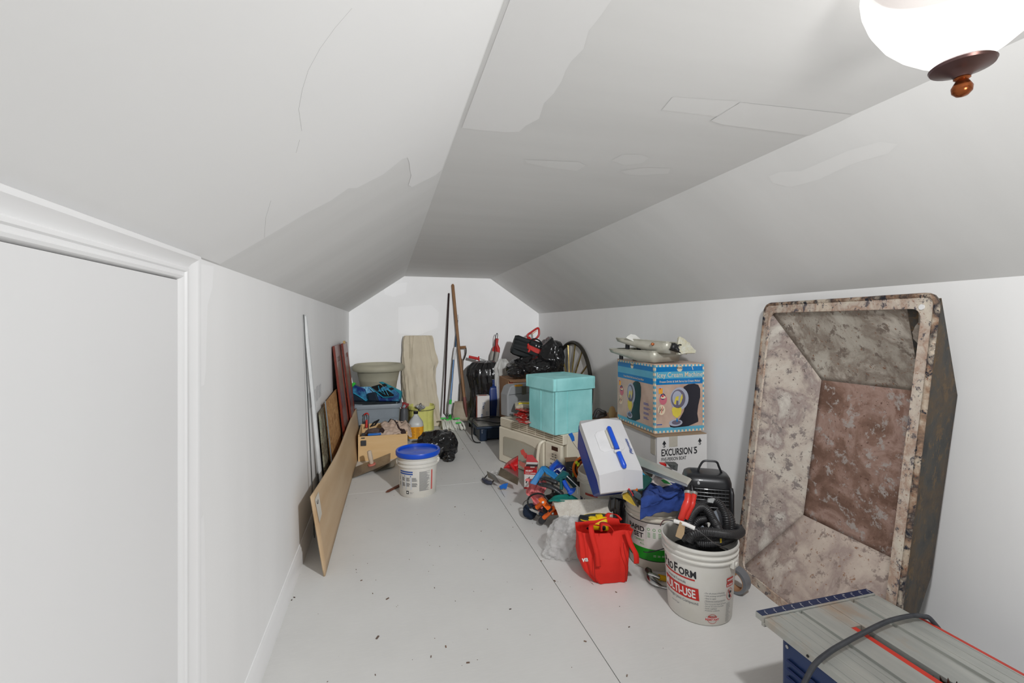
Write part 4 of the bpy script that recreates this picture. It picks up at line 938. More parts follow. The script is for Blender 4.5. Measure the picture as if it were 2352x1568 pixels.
gt = mat('warm_grey_tool', (160, 156, 148), .45); rd = mat('red_tool_plastic', (196, 44, 40), .4, c2=(180, 36, 34), scale=8)
MB().tube([AY(x, y, 5.90) for x, y in ((1128, 832), (1131, 815), (1134, 806))], [.024, .030, .026], 16).build('motor_housing', gt, md)
MB().tube([AY(x, y, 5.88) for x, y in ((1138, 833), (1141, 818), (1143, 808))], [.022, .030, .028], 16).build('motor_housing', gt, md)
MB().tube([AY(x, y, 5.90) for x, y in ((1134, 807), (1136, 798), (1138, 794))], [.028, .022, .010], 14).build('grip', rd, md)
MB().tube([AY(x, y, 5.88) for x, y in ((1144, 810), (1144, 800), (1140, 790), (1142, 777))], [.024, .026, .021, .019], 14).build('grip', rd, md)
MB().tube(spline([AY(x, y, 5.84) for x, y in ((1142, 778), (1143, 768), (1141, 765.5), (1138, 775), (1137, 795), (1135, 815), (1132, 832))], 5), .0045, 6).build('cable', blk, md)
MB().tube([AY(x, y, 5.82) for x, y in ((1134, 833), (1131, 850), (1126, 880), (1120, 925))], .007, 8).build('stirring_rod', mat('pale_steel', (186, 184, 176), .35, .6), md)
MB().cyl(AY(1077, 819, 5.80), AY(1100, 824, 5.76), .018, n=14).build('side_handle', rd, md)
MB().cyl(AY(1099.5, 818, 5.76), AY(1100.5, 829, 5.76), .008, n=10).build('handle_guard', rd, md)
MB().tube([AY(1100, 823, 5.76), AY(1128, 831, 5.82)], .004, 6).build('handle_rod', mat('thin_steel', (130, 128, 122), .4, .6), md)
# tile saw
ts = thing('tile_saw', 'small navy tile saw with grey metal top on the floor by microwave', 'tile saw', (.965, 4.97, 0), R(2))
tsb = mat('dark_navy_plastic', (22, 40, 62), .4, c2=(18, 34, 54), scale=5)
MB().box((.22, .22, .085), (.34, .36, .14)).build('saw_body', tsb, ts, bevel=.012)
MB().box((.215, .215, .157), (.45, .45, .026)).build('tray', tsb, ts, bevel=.008)
for x, y in ((.085, .07), (.36, .07), (.085, .37), (.36, .37)): MB().box((x, y, .072), (.085, .09, .144), taper=1.1).build('foot', tsb, ts, bevel=.012)
stp = mat('scuffed_steel_top', (140, 140, 134), .35, .6, c2=(112, 112, 108), scale=9)
MB().box((.215, .22, .175), (.42, .42, .006)).build('metal_top', stp, ts, smooth=0, bevel=.001)
MB().box((.03, .22, .185), (.03, .42, .018)).build('rip_fence', stp, ts, smooth=0, bevel=.001)
for y in (.05, .08, .11): MB().box((.25, y, .1795), (.34, .008, .003)).build('ridge', stp, ts, smooth=0)
for z in (.10, .12, .14): MB().cyl((.064, .024, z), (.064, .020, z), .004, n=8).build('rivet', mw_, ts)
single(MB().tube(spline([(.99, 5.32, .183), (1.10, 5.18, .19), (1.22, 5.06, .186), (1.33, 5.10, .186), (1.38, 5.25, .19), (1.25, 5.36, .20), (1.08, 5.38, .188), (.98, 5.30, .195), (.94, 5.15, .16), (.925, 5.05, .05), (.94, 4.96, .012), (1.0, 4.93, .008)], 8), .006, 8), 'black_cable', mat('black_cable_rubber', (20, 20, 22), .5), 'loose black cable lying looped on the tile saw', 'cable')
# cardboard box, black bags and duffel
kraft = mat('kraft_brown', (176, 136, 104), .8, c2=(164, 124, 92), scale=4)
cb = thing('cardboard_box', 'brown cardboard box in the back corner under the black bags', 'box', (1.605, 5.30, 0))
MB().box((0, 0, .335), (.50, .44, .67)).build('box_body', kraft, cb, smooth=0, bevel=.003)
MB().box((-.215, -.2215, .40), (.045, .003, .50)).build('box_stripe', mat('brick_red_print', (168, 84, 62), .7), cb, smooth=0)
MB().slab([(-.25, -.22, .67), (.25, -.22, .67), (.25, -.30, .655), (-.25, -.30, .655)], (0, 0, .003)).build('box_flap', kraft, cb, smooth=0)
def B3(px, py, Y): return AY(px, py, Y)
bb = MB()
for (px, py, Y, rx, ry, rz, sd) in ((1195, 846, 5.18, .14, .16, .10, 1), (1262, 822, 5.12, .15, .18, .22, 2), (1222, 840, 5.12, .17, .18, .11, 3), (1245, 845, 5.05, .17, .16, .09, 4), (1185, 856, 5.06, .09, .07, .05, 6)):
    c = B3(px, py, Y); bb.blob(c, (rx, ry, rz), 5, .24, 3.6, sd, zmin=.675)
single(bb, 'rubbish_bag', bag, 'big glossy black rubbish bags heaped on the brown cardboard box', 'bag', smooth=60)
df = thing('duffel_bag', 'black duffel bag with bright red panel on top of the black bags', 'duffel bag', tuple(B3(1215, 805, 5.25)), world=True)
bkf = mat('black_nylon', (18, 24, 26), .7, c2=(26, 32, 34), scale=12)
bf = mat('red_nylon', (206, 52, 44), .6, c2=(190, 44, 38), scale=10)
e1 = (B3(1270, 800, 5.25) - B3(1178, 790, 5.25)).normalized(); e1 = (B3(1262, 810, 5.22) - B3(1185, 784, 5.28)); ln = e1.length; e1.normalize(); e3 = (UP - e1 * e1.z).normalized(); e2 = e3.cross(e1)
c0 = B3(1220, 804, 5.24); mt_ = mfrom(e1, e2, e3, c0)
mb = MB(); mb.loft([(0, 0, z, .105 * s, .10 * s, 0) for z, s in [(-ln * .55, .5), (-ln * .54, .85), (-ln * .45, .98), (0, 1.02), (ln * .45, .98), (ln * .54, .85), (ln * .55, .5)]], 60, fold=.035, k=2.4, seed=8, sq=2.8)
mb.v = [mt_ @ V(v.z, v.y, v.x) for v in mb.v]; mb.build('duffel_body', bkf, df, smooth=60)
def onf(s, z, out=.108): return mt_ @ V(s, -out, z)
MB().slab([onf(-.085, .055), onf(.16, .035), onf(.17, -.035), onf(.12, -.04), onf(-.05, .005), onf(-.07, .0)], e2 * .02).build('red_panel', bf, df, smooth=40, bevel=.008)
MB().tube(spline([onf(-.08, .06, .112), onf(-.06, .03, .118), onf(-.04, -.01, .118), onf(-.05, -.03, .118)], 4), .012, 8).build('red_tab', bf, df)
MB().tube(spline([onf(-.06, .08, .10), mt_ @ V(-.03, -.06, .135), mt_ @ V(.05, -.05, .14), onf(.14, .07, .08)], 6), .009, 8).build('strap', bkf, df)
for s in (.02, .055, .13): MB().box(mt_ @ V(s, -.112, .070), (.014, .01, .016)).build('buckle', mw_, df, smooth=0, bevel=.002)
ht = thing('hedge_trimmer', 'red power tool loop handle poking up in the back right corner', 'power tool', tuple(B3(1222, 770, 5.45)), world=True)
Yh = 5.40; lp = [B3(x, y, Yh) for x, y in ((1214, 777), (1212, 769), (1220, 763), (1230, 756), (1236, 753.5), (1238, 760), (1237, 770), (1231, 777), (1224, 780))]
MB().tube(spline(lp, 5, closed=True), .013, 10, closed=True).build('loop_handle', rd, ht)
MB().tube([B3(1213, 775, Yh), B3(1218, 782, Yh), B3(1226, 790, Yh - .05)], [.026, .024, .02], 12).build('tool_body', rd, ht)
MB().tube([B3(1221, 768, Yh - .012), B3(1226, 764, Yh - .014), B3(1233, 759, Yh - .012)], .004, 6).build('orange_trigger', mat('orange_grip', (232, 140, 50), .5), ht)
# ---- wagon wheel leaning on the right wall
WR = .56; wy = 4.775; lean_ = R(4)
wt_ = mthing('wagon_wheel', 'black rimmed wagon wheel with gold spokes behind the turquoise cube', 'wheel', Matrix.Translation(V(1.955, wy, .003)) @ Matrix.Rotation(lean_, 4, 'Y') @ Matrix.Translation(V(0, 0, WR)))
wrim = mat('black_wheel_rim', (40, 38, 34), .45, .3, c2=(62, 58, 48), scale=8); gold = mat('gold_spoke', (176, 156, 96), .3, .7, c2=(120, 100, 56), scale=14)
rg = [V(0, WR * math.cos(a) * .975, WR * math.sin(a) * .975) for a in [2 * PI * i / 80 for i in range(80)]]
MB().tube(rg, .021, 10, closed=True).build('rim', wrim, wt_, smooth=60)
MB().cyl((-.05, 0, 0), (.05, 0, 0), .06, n=24).cyl((-.075, 0, 0), (.0, 0, 0), .028, n=20).build('hub', wrim, wt_)
for i in range(16):
    a = 2 * PI * (i + .3) / 16; d = V(0, math.cos(a), math.sin(a)); MB().tube([d * .05, d * .3, d * (WR - .05), d * (WR - .03)], [.008, .0085, .008, .014], 8).build('spoke', gold, wt_)
# ---- microwave
ma = V(.346, -.938, 0); mdp = V(.938, .346, 0)
mwm = mfrom(ma, mdp, UP, (1.058, 4.25, 0)); mw = mthing('microwave', 'cream over-range microwave standing on the floor under the turquoise cube', 'microwave', mwm)
W_, H_, D_ = .90, .42, .39
crm = mat('cream_enamel', (232, 224, 204), .35, c2=(226, 218, 198), scale=4, coat=.2); crd = mat('cream_shadow_grey', (186, 178, 160), .45)
MB().box((W_ / 2, D_ / 2 + .02, H_ / 2), (W_ - .01, D_ - .04, H_)).build('case', crm, mw, smooth=0, bevel=.006)
vp_ = MB().box((W_ / 2, .018, .378), (W_, .05, .084)).build('vent_panel', crm, mw, smooth=0, bevel=.008)
dks = mat('vent_slot', (160, 148, 124), .8)
for r_ in range(4):
    for i in range(6): MB().box((.25 + i * .118, -.0075, .408 - r_ * .0165), (.106, .004, .007)).build('vent_slot', dks, vp_, smooth=0)
for i in range(5): MB().box((.10, -.0075, .406 - i * .014), (.19, .003, .003)).build('vent_line', crd, vp_, smooth=0)
dr_ = MB().box((.335, -.004, .170), (.67, .035, .325)).build('door', crm, mw, smooth=0, bevel=.01)
cl2 = [(.075, .085), (.61, .085), (.625, .10), (.625, .225), (.60, .245), (.52, .262), (.40, .272), (.25, .270), (.10, .262), (.075, .25)]
MB().slab([(x, -.0222, z - .008) for x, z in cl2], (0, -.002, 0)).build('window_frame', crd, dr_, smooth=0)
cl3 = [(.088, .093), (.60, .093), (.612, .105), (.612, .215), (.59, .232), (.51, .248), (.40, .257), (.25, .256), (.11, .248), (.088, .238)]
MB().slab([(x, -.0242, z - .008) for x, z in cl3], (0, -.0015, 0)).build('window_mesh', mat('window_mesh_grey', (186, 182, 166), .3, c2=(178, 174, 158), scale=3, coat=.4), dr_, smooth=0)
MB().tube(spline([(.665, -.02, .325), (.655, -.05, .30), (.643, -.06, .22), (.640, -.06, .14), (.648, -.05, .05), (.66, -.02, .02)], 6), .014, 12).build('door_handle', crm, dr_, smooth=60)
cp_ = MB().box((.785, -.002, .170), (.205, .032, .325)).build('control_panel', crm, mw, smooth=0, bevel=.01)
MB().box((.81, -.0190, .295), (.075, .003, .032)).build('display', mat('brown_display', (62, 34, 22), .3), cp_, smooth=0)
bt = mat('button_grey', (134, 124, 116), .6)
for r_, k_ in ((.245, 2), (.225, 2), (.203, 4)):
    for i in range(k_): MB().box((.785 + i * (.035 if k_ == 2 else .022) - (0 if k_ == 2 else .02), -.0190, r_), (.018 if k_ == 2 else .013, .003, .008)).build('button', bt, cp_, smooth=0)
for r_ in range(4):
    for i in range(3): MB().box((.765 + i * .032, -.0190, .165 - r_ * .028), (.02, .003, .012)).build('button', bt, cp_, smooth=0)
def mwp(s, d, z): return mwm @ V(s, d, z)
# things on it
cs_ = mthing('grey_case', 'grey plastic case with yellow latch standing on the microwave', 'case', mfrom(V(.94, .34, 0), V(-.34, .94, 0), UP, mwp(.06, .17, .422) + V(-.03, 0, 0)))
gcm = mat('mid_grey_plastic', (150, 152, 154), .5, c2=(140, 142, 144), scale=4)
MB().slab([(-.095, 0, 0), (.28, 0, 0), (.28, 0, .30), (-.03, 0, .30), (-.065, 0, .285), (-.098, 0, .21)], (0, .12, 0)).build('shell', gcm, cs_, smooth=0, bevel=.012)
MB().box((.03, -.006, .293), (.085, .02, .016)).cyl((.03, -.018, .293), (.03, .0, .293), .012, n=12).build('latch', mat('amber_latch', (228, 160, 40), .4), cs_, bevel=.002)
MB().box((.10, -.004, .24), (.05, .012, .08)).build('clip', mat('dark_olive_clip', (96, 92, 80), .5), cs_, bevel=.004)
MB().box((.10, -.001, .21), (.36, .004, .003)).build('seam_line', dgr, cs_)
orn = mat('safety_orange', (240, 120, 24), .45, c2=(232, 108, 20), scale=6)
c = mwp(.012, .06, .422)
single(MB().slab([PD(1155, 939, 4.43), PD(1164, 934, 4.43), PD(1174, 932, 4.43), PD(1174, 949.5, 4.43), PD(1164, 950, 4.43), PD(1162, 948, 4.43), PD(1159, 950.5, 4.43), PD(1157, 946, 4.43)], CF * .04), 'orange_chalk_box', orn, 'orange plastic chalk line case at the left end of the microwave', 'tool', smooth=0, bevel=.004)
ppz = mwp(.30, .14, .422)
random.seed(11); stk = [('red snack packet lying lowest of those beside the turquoise cube', (1203, 965), 3.98, 'rp'), ]
pk = mat('red_foil', (176, 44, 38), .3, c2=(214, 190, 180), scale=18, lo=.5, hi=.62, coat=.3)
for i, (px, py, tt, w1, tlt, lb_) in enumerate(((1204, 966, 3.99, .10, .05, 'crumpled red packet at the bottom, touching the turquoise cube'), (1203, 957, 4.08, .12, .28, 'red and white packet second from the bottom beside turquoise cube'), (1205, 949, 4.12, .12, -.3, 'red folded packet third from bottom beside turquoise cube'), (1208, 942, 4.15, .12, .12, 'thin red sheet just under the cream papers'))):
    c = PD(px, py, tt)
    m_ = MB(); m_.grid(lambda u, v: V((u - .5) * w1 * 1.25, (v - .5) * .14, .012 * nz(u * 3 + i, v * 3) + .006 * nz(u * 9, v * 9 + i)), 16, 14)
    rm = Euler((.06, tlt, .25 * i)).to_matrix(); m_.v = [rm @ v + c for v in m_.v]
    single(m_, 'snack_packet', pk, lb_, 'packet', smooth=60, solid=.007)
m_ = MB()
for k_ in range(4): m_.slab([PD(1183, 938 - k_ * 1.5, 4.22), PD(1196, 934 - k_ * 1.5, 4.20), PD(1226, 934 - k_, 4.20), PD(1226, 938 - k_, 4.20)], CF * .14 + V(0, 0, .004 * k_))
single(m_, 'paper_stack', mat('cream_paper', (214, 208, 188), .8), 'stack of cream papers left of the turquoise cube', 'papers', smooth=0, solid=0)
single(MB().hexa([PD(x, y, 4.24) for x, y in ((1191, 930.5), (1226, 930.5), (1226, 925), (1191, 925.5))], [PD(x, y, 4.24) + CF * .04 for x, y in ((1191, 930.5), (1226, 930.5), (1226, 925), (1191, 925.5))]), 'spirit_level', mat('yellow_level', (236, 214, 40), .4), 'yellow bar tool lying on the cream papers', 'tool', smooth=0, bevel=.002)
single(MB().box(mwp(.24, .15, .47), (.16, .11, .09), (0, 0, .36)), 'grey_tin', mat('dull_zinc', (138, 138, 136), .5, .3), 'dull grey tin under the papers left of the turquoise cube', 'tin', smooth=0, bevel=.01)
# ---- turquoise folding cube
om = mfrom(V(.963, .269, 0), V(-.269, .963, 0), UP, (1.297, 3.41, .422)); ot = mthing('storage_cube', 'turquoise fabric storage cube with lid on the microwave', 'storage cube', om)
tq = mat('turquoise_suede', (166, 232, 232), .9, c2=(140, 212, 212), scale=3.2, stretch=(1, 1, 1), lo=.4, hi=.62, bump=.15, bscale=200)
WX, WY, HB = .39, .385, .37
mb = MB(); mb.loft([(WX / 2, WY / 2, z, WX / 2, WY / 2, 0) for z in [HB * i / 12 for i in range(13)]], 96, fold=.004, k=3, seed=7, sq=26); mb.build('cube_body', tq, ot, smooth=40)
for a, b in (((.0, -.0015), (.0, -.0015)), ((.125, -.0025), (.125, -.0025))): MB().box((a[0], a[1], HB / 2), (.004, .004, HB - .004)).build('seam', tq, ot, bevel=.001)
MB().box((-.0025, .20, HB / 2), (.004, .004, HB - .004)).build('seam', tq, ot, bevel=.001)
ld = MB(); n_ = 24
def lidtop(u, v):
    e = min(u, 1 - u, v, 1 - v); z = .452 + .010 * min(1, e * 7)
    for a in (.25, .5, .75):
        for b in (.25, .5, .75): z -= .007 * math.exp(-((u - a) ** 2 + (v - b) ** 2) / .0022)
    return V(-.016 + (WX + .032) * u, -.016 + (WY + .032) * v, z)
ld.grid(lidtop, 42, 42); 
ld.build('lid_top', tq, ot, smooth=60)
MB().loft([(WX / 2, WY / 2, z, WX / 2 + r_, WY / 2 + r_, 0) for z, r_ in ((.350, .017), (.352, .020), (.38, .0185), (.43, .020), (.447, .019), (.4525, .015))], 96, fold=.004, k=3, seed=9, sq=26).build('lid_skirt', tq, ot, smooth=50)
# ---- little marker flag stuck up beside the microwave
def flag(lb, pts, t, wire_, th=.0015):
    f = thing('marker_flag', lb, 'flag', tuple(PD(pts[0][0], pts[0][1], t)), world=True)
    MB().slab([PD(x, y, t) for x, y in pts], CF * th).build('flag_sheet', mat('blue_vinyl', (20, 104, 196), .5), f, smooth=0)
    MB().tube(spline([PD(*p) for p in wire_], 6), .0014, 5).build('wire_stem', wire, f); return f
flag('blue marker flag sticking up between microwave and white cooler', [(1305, 997), (1314, 993), (1319, 1003), (1320, 1012), (1314, 1014), (1309, 1003)], 3.2, [(1306, 996, 3.2), (1315, 1014, 3.2), (1326, 1030, 3.1), (1338, 1046, 3.0), (1350, 1070, 2.95)])
# ================================================================ BOXES BY THE RIGHT WALL
whc = mat('white_cardboard', (224, 222, 220), .7, c2=(214, 212, 210), scale=3)
bo = thing('boat_box', 'tall white cardboard box printed EXCURSION 5, under the blue ice cream maker box', 'box', (1.806, 2.79, 0))
BW, BD, BH = .366, .60, .607
MB().box((0, 0, BH / 2), (BW, BD, BH)).build('box_body', whc, bo, smooth=0, bevel=.004)
def F1(x0, z0, e=.001): return lambda x, y: V(-BW / 2 + x0 + x, -BD / 2 - e, z0 + y)
def S1(y0, z0, e=.001): return lambda x, y: V(-BW / 2 - e, BD / 2 - y0 - x, z0 + y)
L5 = lambda s, fn, m=blk, **k: put(MB(), text2d(s, k.pop('size'), k.pop('bold', .02), width=k.pop('width', None)), fn).build('lettering', m, bo, smooth=0)
L5('EXCURSION', F1(.030, .484), size=.060, bold=.022, width=.222); L5('5', F1(.266, .484), size=.060, bold=.022, width=.024); L5('TM', F1(.255, .518), size=.009, bold=0)
L5('FIVE-PERSON BOAT', F1(.030, .452), size=.030, bold=.012, width=.180); L5('12ft x 5ft 6in', F1(.030, .432), size=.019, bold=.008, width=.10)
arrow = [(-.015, 0), (.015, 0), (0, .024)]; stem = [(-.006, -.008), (.006, -.008), (.006, 0), (-.006, 0)]
for fn, xx, zz in ((F1, .050, .557), (F1, .310, .557), (S1, .560, .553), ):
    MB().add([fn(xx, zz)(x, y) for x, y in arrow], [(0, 1, 2)]).build('up_arrow', blk, bo, smooth=0)
    MB().add([fn(xx, zz)(x, y) for x, y in stem], [(0, 1, 2, 3)]).build('arrow_stem', blk, bo, smooth=0)
    put(MB(), text2d('UP', .015, .04, align='CENTER'), fn(xx, zz - .021)).build('lettering', blk, bo, smooth=0)
MB().box((-BW / 2 + .115, -BD / 2 - .001, BH - .035), (.06, .002, .07)).build('tape', mat('clear_tan_tape', (198, 192, 178), .4), bo, smooth=0)
MB().box((-BW / 2 - .001, -BD / 2 + .045, BH - .06), (.002, .05, .12)).build('tape', bpy.data.materials['clear_tan_tape'], bo, smooth=0)
MB().box((-.01, 0, BH - .001), (BW + .006, BD + .006, .004)).build('box_top', mat('kraft_edge', (164, 138, 110), .8), bo, smooth=0)
# ice cream maker box
ic = thing('ice_cream_maker_box', 'blue and tan ice cream maker box on top of the tall white box', 'box', (1.822, 2.785, .610), R(-.5))
IW, ID, IH = .366, .49, .445
tan = mat('printed_tan_photo', (204, 178, 160), .4, c2=(178, 148, 132), scale=5, lo=.4, hi=.65, coat=.2)
MB().box((0, 0, IH / 2), (IW, ID, IH)).build('box_body', tan, ic, smooth=0, bevel=.002)
cb1 = mat('cobalt_band', (0, 122, 190), .35, coat=.2); cb2 = mat('sky_band', (94, 176, 206), .35, coat=.2); crmp = mat('cream_check', (232, 214, 186), .5)
pblk = mat('print_black', (30, 28, 40), .35, coat=.2); pgrn = mat('print_dark_teal', (10, 48, 54), .35, coat=.2); pyel = mat('print_yellow', (226, 206, 80), .4); pgry = mat('print_silver', (176, 180, 196), .4); pgr2 = mat('print_smoke', (110, 104, 122), .4); pora = mat('print_orange', (244, 170, 60), .4); pred = mat('print_red', (206, 50, 50), .4); ppin = mat('print_pink', (206, 112, 128), .4); pbrn = mat('print_brown', (70, 40, 40), .4)
def IF(e): return lambda x, y: V(-IW / 2 + x * IW, -ID / 2 - e, y * IH)
def IS(e): return lambda x, y: V(-IW / 2 - e, ID / 2 - x * ID, y * IH)
def face(FN, W, body, tx, front):
    def q(nm, vf, m, e): put(MB(), vf, FN(e)).build(nm, m, ic, smooth=0)
    q('printed_band', rect2d(.02, .70, .985, .955), cb1, .0006); q('printed_band', rect2d(.02, .785, .985, .885), cb2, .0010)
    q('printed_band', rect2d(.02, .04, .985, .085), cb2, .0006)
    n = 26; mb = MB(); mb2 = MB()
    for i in range(n):
        x = .02 + .96 * i / n
        for y0 in (.955, .012): put(mb if i % 2 else mb2, rect2d(x, y0, x + .96 / n, y0 + .028), FN(.0008))
        for x0 in ((.0, .97) if front else (.97,)): put(mb if i % 2 else mb2, rect2d(x0, .01 + .97 * i / n, x0 + .03, .01 + .97 * (i + 1) / n), FN(.0012))
    o = mb.build('check_border', cb2, ic, smooth=0); o['kind'] = 'stuff'; o = mb2.build('check_border', crmp, ic, smooth=0); o['kind'] = 'stuff'
    k = IH / W
    q('badge', disc2d(.50 if front else .44, .925, .048 * k * 1.0, .048), crmp, .0014); q('badge_ring', ring2d(.50 if front else .44, .925, .048 * k, .048, .005), cb2, .0018)
    put(MB(), text2d('RIVAL', .016, .03, align='CENTER'), lambda x, y: FN(.0020)((.50 if front else .44) + x / W, .922 + y / IH)).build('lettering', blk, ic, smooth=0)
    if front: put(MB(), text2d('Icey Cream Machine', .045, .004, width=.335), lambda x, y: FN(.0016)(.05 + x / W, .805 + y / IH)).build('lettering', crmp, ic, smooth=0)
    put(MB(), text2d('Frozen Drink & Soft Serve Ice Cream Maker', .019, .012, width=.30 if front else .27), lambda x, y: FN(.0016)((.10 if front else .20) + x / W, .728 + y / IH)).build('lettering', crmp, ic, smooth=0)
    # the machine pictured
    X = (lambda a: .28 + a) if front else (lambda a: .28 + a * .62)
    P = lambda pts: poly2d([(X(a), b) for a, b in pts])
    q('pictured_machine', P([(.02, .12), (.06, .17), (.22, .20), (.30, .30), (.34, .42), (.30, .60), (.30, .66), (.40, .695), (.52, .70), (.60, .68), (.64, .62), (.64, .50), (.60, .38), (.58, .26), (.60, .18), (.60, .14), (.40, .085), (.10, .075), (.03, .09)]), body, .0010)
    q('pictured_bowl', disc2d(X(.215), .49, .185 if front else .11, .165), pgry, .0014); q('pictured_bowl', disc2d(X(.19), .49, .145 if front else .085, .135), pgr2, .0018)
    q('pictured_bowl', disc2d(X(.17), .50, .10 if front else .06, .105), pgry, .0022)
    q('pictured_fruit', P([(.10, .42), (.14, .52), (.20, .53), (.18, .40)]), pyel, .0026); q('pictured_fruit', P([(.22, .40), (.28, .50), (.27, .56), (.23, .50)]), pyel, .0026); q('pictured_paddle', P([(.14, .36), (.19, .36), (.19, .46), (.15, .47)]), pgr2, .0028)
    q('pictured_glass', P([(.08, .26), (.06, .34), (.08, .37), (.24, .37), (.26, .34), (.24, .26), (.18, .22), (.14, .22)]), pyel, .0018)
    q('pictured_tray', disc2d(X(.14), .145, .135 if front else .08, .05), pgry, .0014); q('pictured_tray', disc2d(X(.15), .15, .09 if front else .055, .032), pgr2, .0018); q('pictured_stem', P([(.15, .16), (.18, .16), (.175, .21), (.155, .21)]), cb1, .0024)
    xo = .12 if front else .09; s = 1 if front else .78
    q('pictured_treat', disc2d(xo, .615, .065 * s, .062), pgry, .0010); q('pictured_treat', poly2d([(xo - .04 * s, .57), (xo - .045 * s, .65), (xo + .045 * s, .65), (xo + .04 * s, .57)]), pora, .0014); q('pictured_treat', disc2d(xo - .01, .645, .012, .012), pred, .0018)
    q('pictured_treat', disc2d(xo + .05, .485, .075 * s, .072), ppin, .0010); q('pictured_treat', disc2d(xo + .05, .52, .05 * s, .022), crmp, .0014); q('pictured_treat', disc2d(xo + .04, .535, .02, .012), pred, .0018); q('pictured_treat', ring2d(xo + .045, .53, .05 * s, .045, .014), nvp, .0012)
    q('pictured_treat', disc2d(xo + .02, .34, .07 * s, .072), crmp, .0010)
    for i in range(4): q('pictured_sauce', poly2d([(xo - .03 + i * .022, .30 + (i % 2) * .03), (xo - .02 + i * .022, .29 + (i % 2) * .03), (xo - .005 + i * .022, .39 - (i % 2) * .03), (xo - .015 + i * .022, .39 - (i % 2) * .03)]), pbrn if i != 2 else pred, .0014)
    if not front:
        for i in range(4):
            for j in range(2): q('fine_print', rect2d(.74 - .0 * j, .40 - i * .07 - j * .018, .74 + random.uniform(.08, .17), .408 - i * .07 - j * .018), blup, .001)
    else: q('fine_print', rect2d(.04, .125, .15, .138), blup, .001); q('torn_spot', poly2d([(.74, .96), (.76, .95), (.775, .905), (.765, .90)]), crmp, .0016)
face(IF, IW, pblk, 0, True); face(IS, ID, pgrn, 0, False)
# paint trays on it
galv = mat('paint_tray_metal', (206, 205, 192), .35, .25, c2=(182, 180, 166), scale=7)
def tray(name, label, mt_, legs=True):
    t = mthing(name, label, 'paint tray', mt_, 'paint roller trays on the ice cream maker box')
    # long axis x 0..L; deep end at x=L
    L0, Wd = .40, .27
    def fl(u, v):
        x = L0 * u; y = Wd * (v - .5); d = .022 + .050 * min(1, u * 1.5); e = min(v, 1 - v); z = -d
        return V(x, y, z)
    mb = MB(); mb.grid(lambda u, v: fl(u * .96 + .02, v * .92 + .04), 12, 8); mb.build('tray_floor', galv, t, smooth=30, solid=.002)
    for s in (-1, 1):
        MB().grid(lambda u, v: V(L0 * (.02 + .96 * u) + .02 * L0 * v * (1 if u > .99 else (-1 if u < .01 else 0)), s * Wd * (.46 + .04 * v), -(.022 + .05 * min(1, (.02 + .96 * u) * 1.5)) * (1 - v)), 12, 3).build('tray_side', galv, t, smooth=30, solid=.002)
    MB().grid(lambda u, v: V(L0 * (.98 + .02 * v), Wd * (-.46 - .04 * v + (.92 + .08 * v) * u), -.072 * (1 - v)), 6, 3).build('tray_end', galv, t, smooth=30, solid=.002)
    MB().grid(lambda u, v: V(L0 * (.02 - .02 * v), Wd * (-.46 - .04 * v + (.92 + .08 * v) * u), -.024 * (1 - v)), 6, 3).build('tray_end', galv, t, smooth=30, solid=.002)
    rp = [V(0, -Wd / 2, 0), V(L0, -Wd / 2, 0), V(L0, Wd / 2, 0), V(0, Wd / 2, 0)]
    MB().tube([a.lerp(b, q) for a, b in zip(rp, rp[1:] + rp[:1]) for q in (.04, .5, .96)], .004, 6, closed=True).build('tray_rim', galv, t)
    for s in (-1, 1): MB().box((.055, s * .07, -.048), (.03, .012, .052)).build('leg', dgr, t, bevel=.002)
    return t
zt0 = .610 + IH
# deep end toward the near right, long side facing the camera
tray('paint_tray', 'lower metal paint tray, spotted with white paint, flat on the box', mfrom(V(.30, -.954, .0), V(.954, .30, 0), UP, (1.660, 2.99, zt0 + .0775)))
tray('paint_tray', 'upper metal paint tray, tilted and full of papers and brushes', mfrom(V(.42, -.895, -.12), V(.9, .43, .05), V(0, .1, 1), (1.66, 2.92, zt0 + .150)))
m_ = MB()
for k_ in range(26):
    a = k_ / 25; b0 = PD(1556, 812, 2.90); e = PD(1560 + 37 * a + 6 * nz(k_ * .9, 1), 776 + 34 * a ** 1.6 + 4 * nz(k_ * .7, 4), 2.98 + .05 * nz(k_ * .4, 9)); m_.tube([b0, b0.lerp(e, .5) + V(0, 0, .006), e], [.010, .012, .010], 5)
single(m_, 'wallpaper_brush', mat('white_bristles', (226, 226, 214), .8, c2=(214, 208, 176), scale=30), 'white bristled wide brush fanned at the right end of the upper tray', 'brush', smooth=60)
for lb_, q, dz in (('folded white paper sheet at the left end of the upper tray, front one', [(1438, 776), (1442, 771), (1476, 786), (1462, 787)], 0), ('folded white paper sheet at the left end of the upper tray, rear one', [(1441, 772), (1449, 767), (1460, 769), (1481, 787), (1466, 786)], .03)):
    m_ = MB(); m_.slab([PD(x, y, 3.06 + dz + .0 * i) for i, (x, y) in enumerate(q)], CF * .004); single(m_, 'paper_sheet', mat('white_paper', (230, 230, 224), .8), lb_, 'paper', smooth=0)
m_ = MB(); m_.tube([PD(*p) for p in ((1528, 791, 2.93), (1538, 790, 2.91), (1545, 790, 2.90))], [.004, .008, .016], 10); m_.blob(PD(1549, 797, 2.89), (.026, .018, .026), 3, .1, 3, 2); m_.tube([PD(*p) for p in ((1553, 800, 2.88), (1557, 806, 2.87))], [.016, .014], 10); m_.tube(spline([PD(*p) for p in ((1555, 797, 2.88), (1559, 792, 2.88), (1565, 792, 2.88))], 3), .005, 6)
single(m_, 'spray_trigger', bp_, 'small black trigger gun lying in the upper tray', 'trigger', smooth=50)
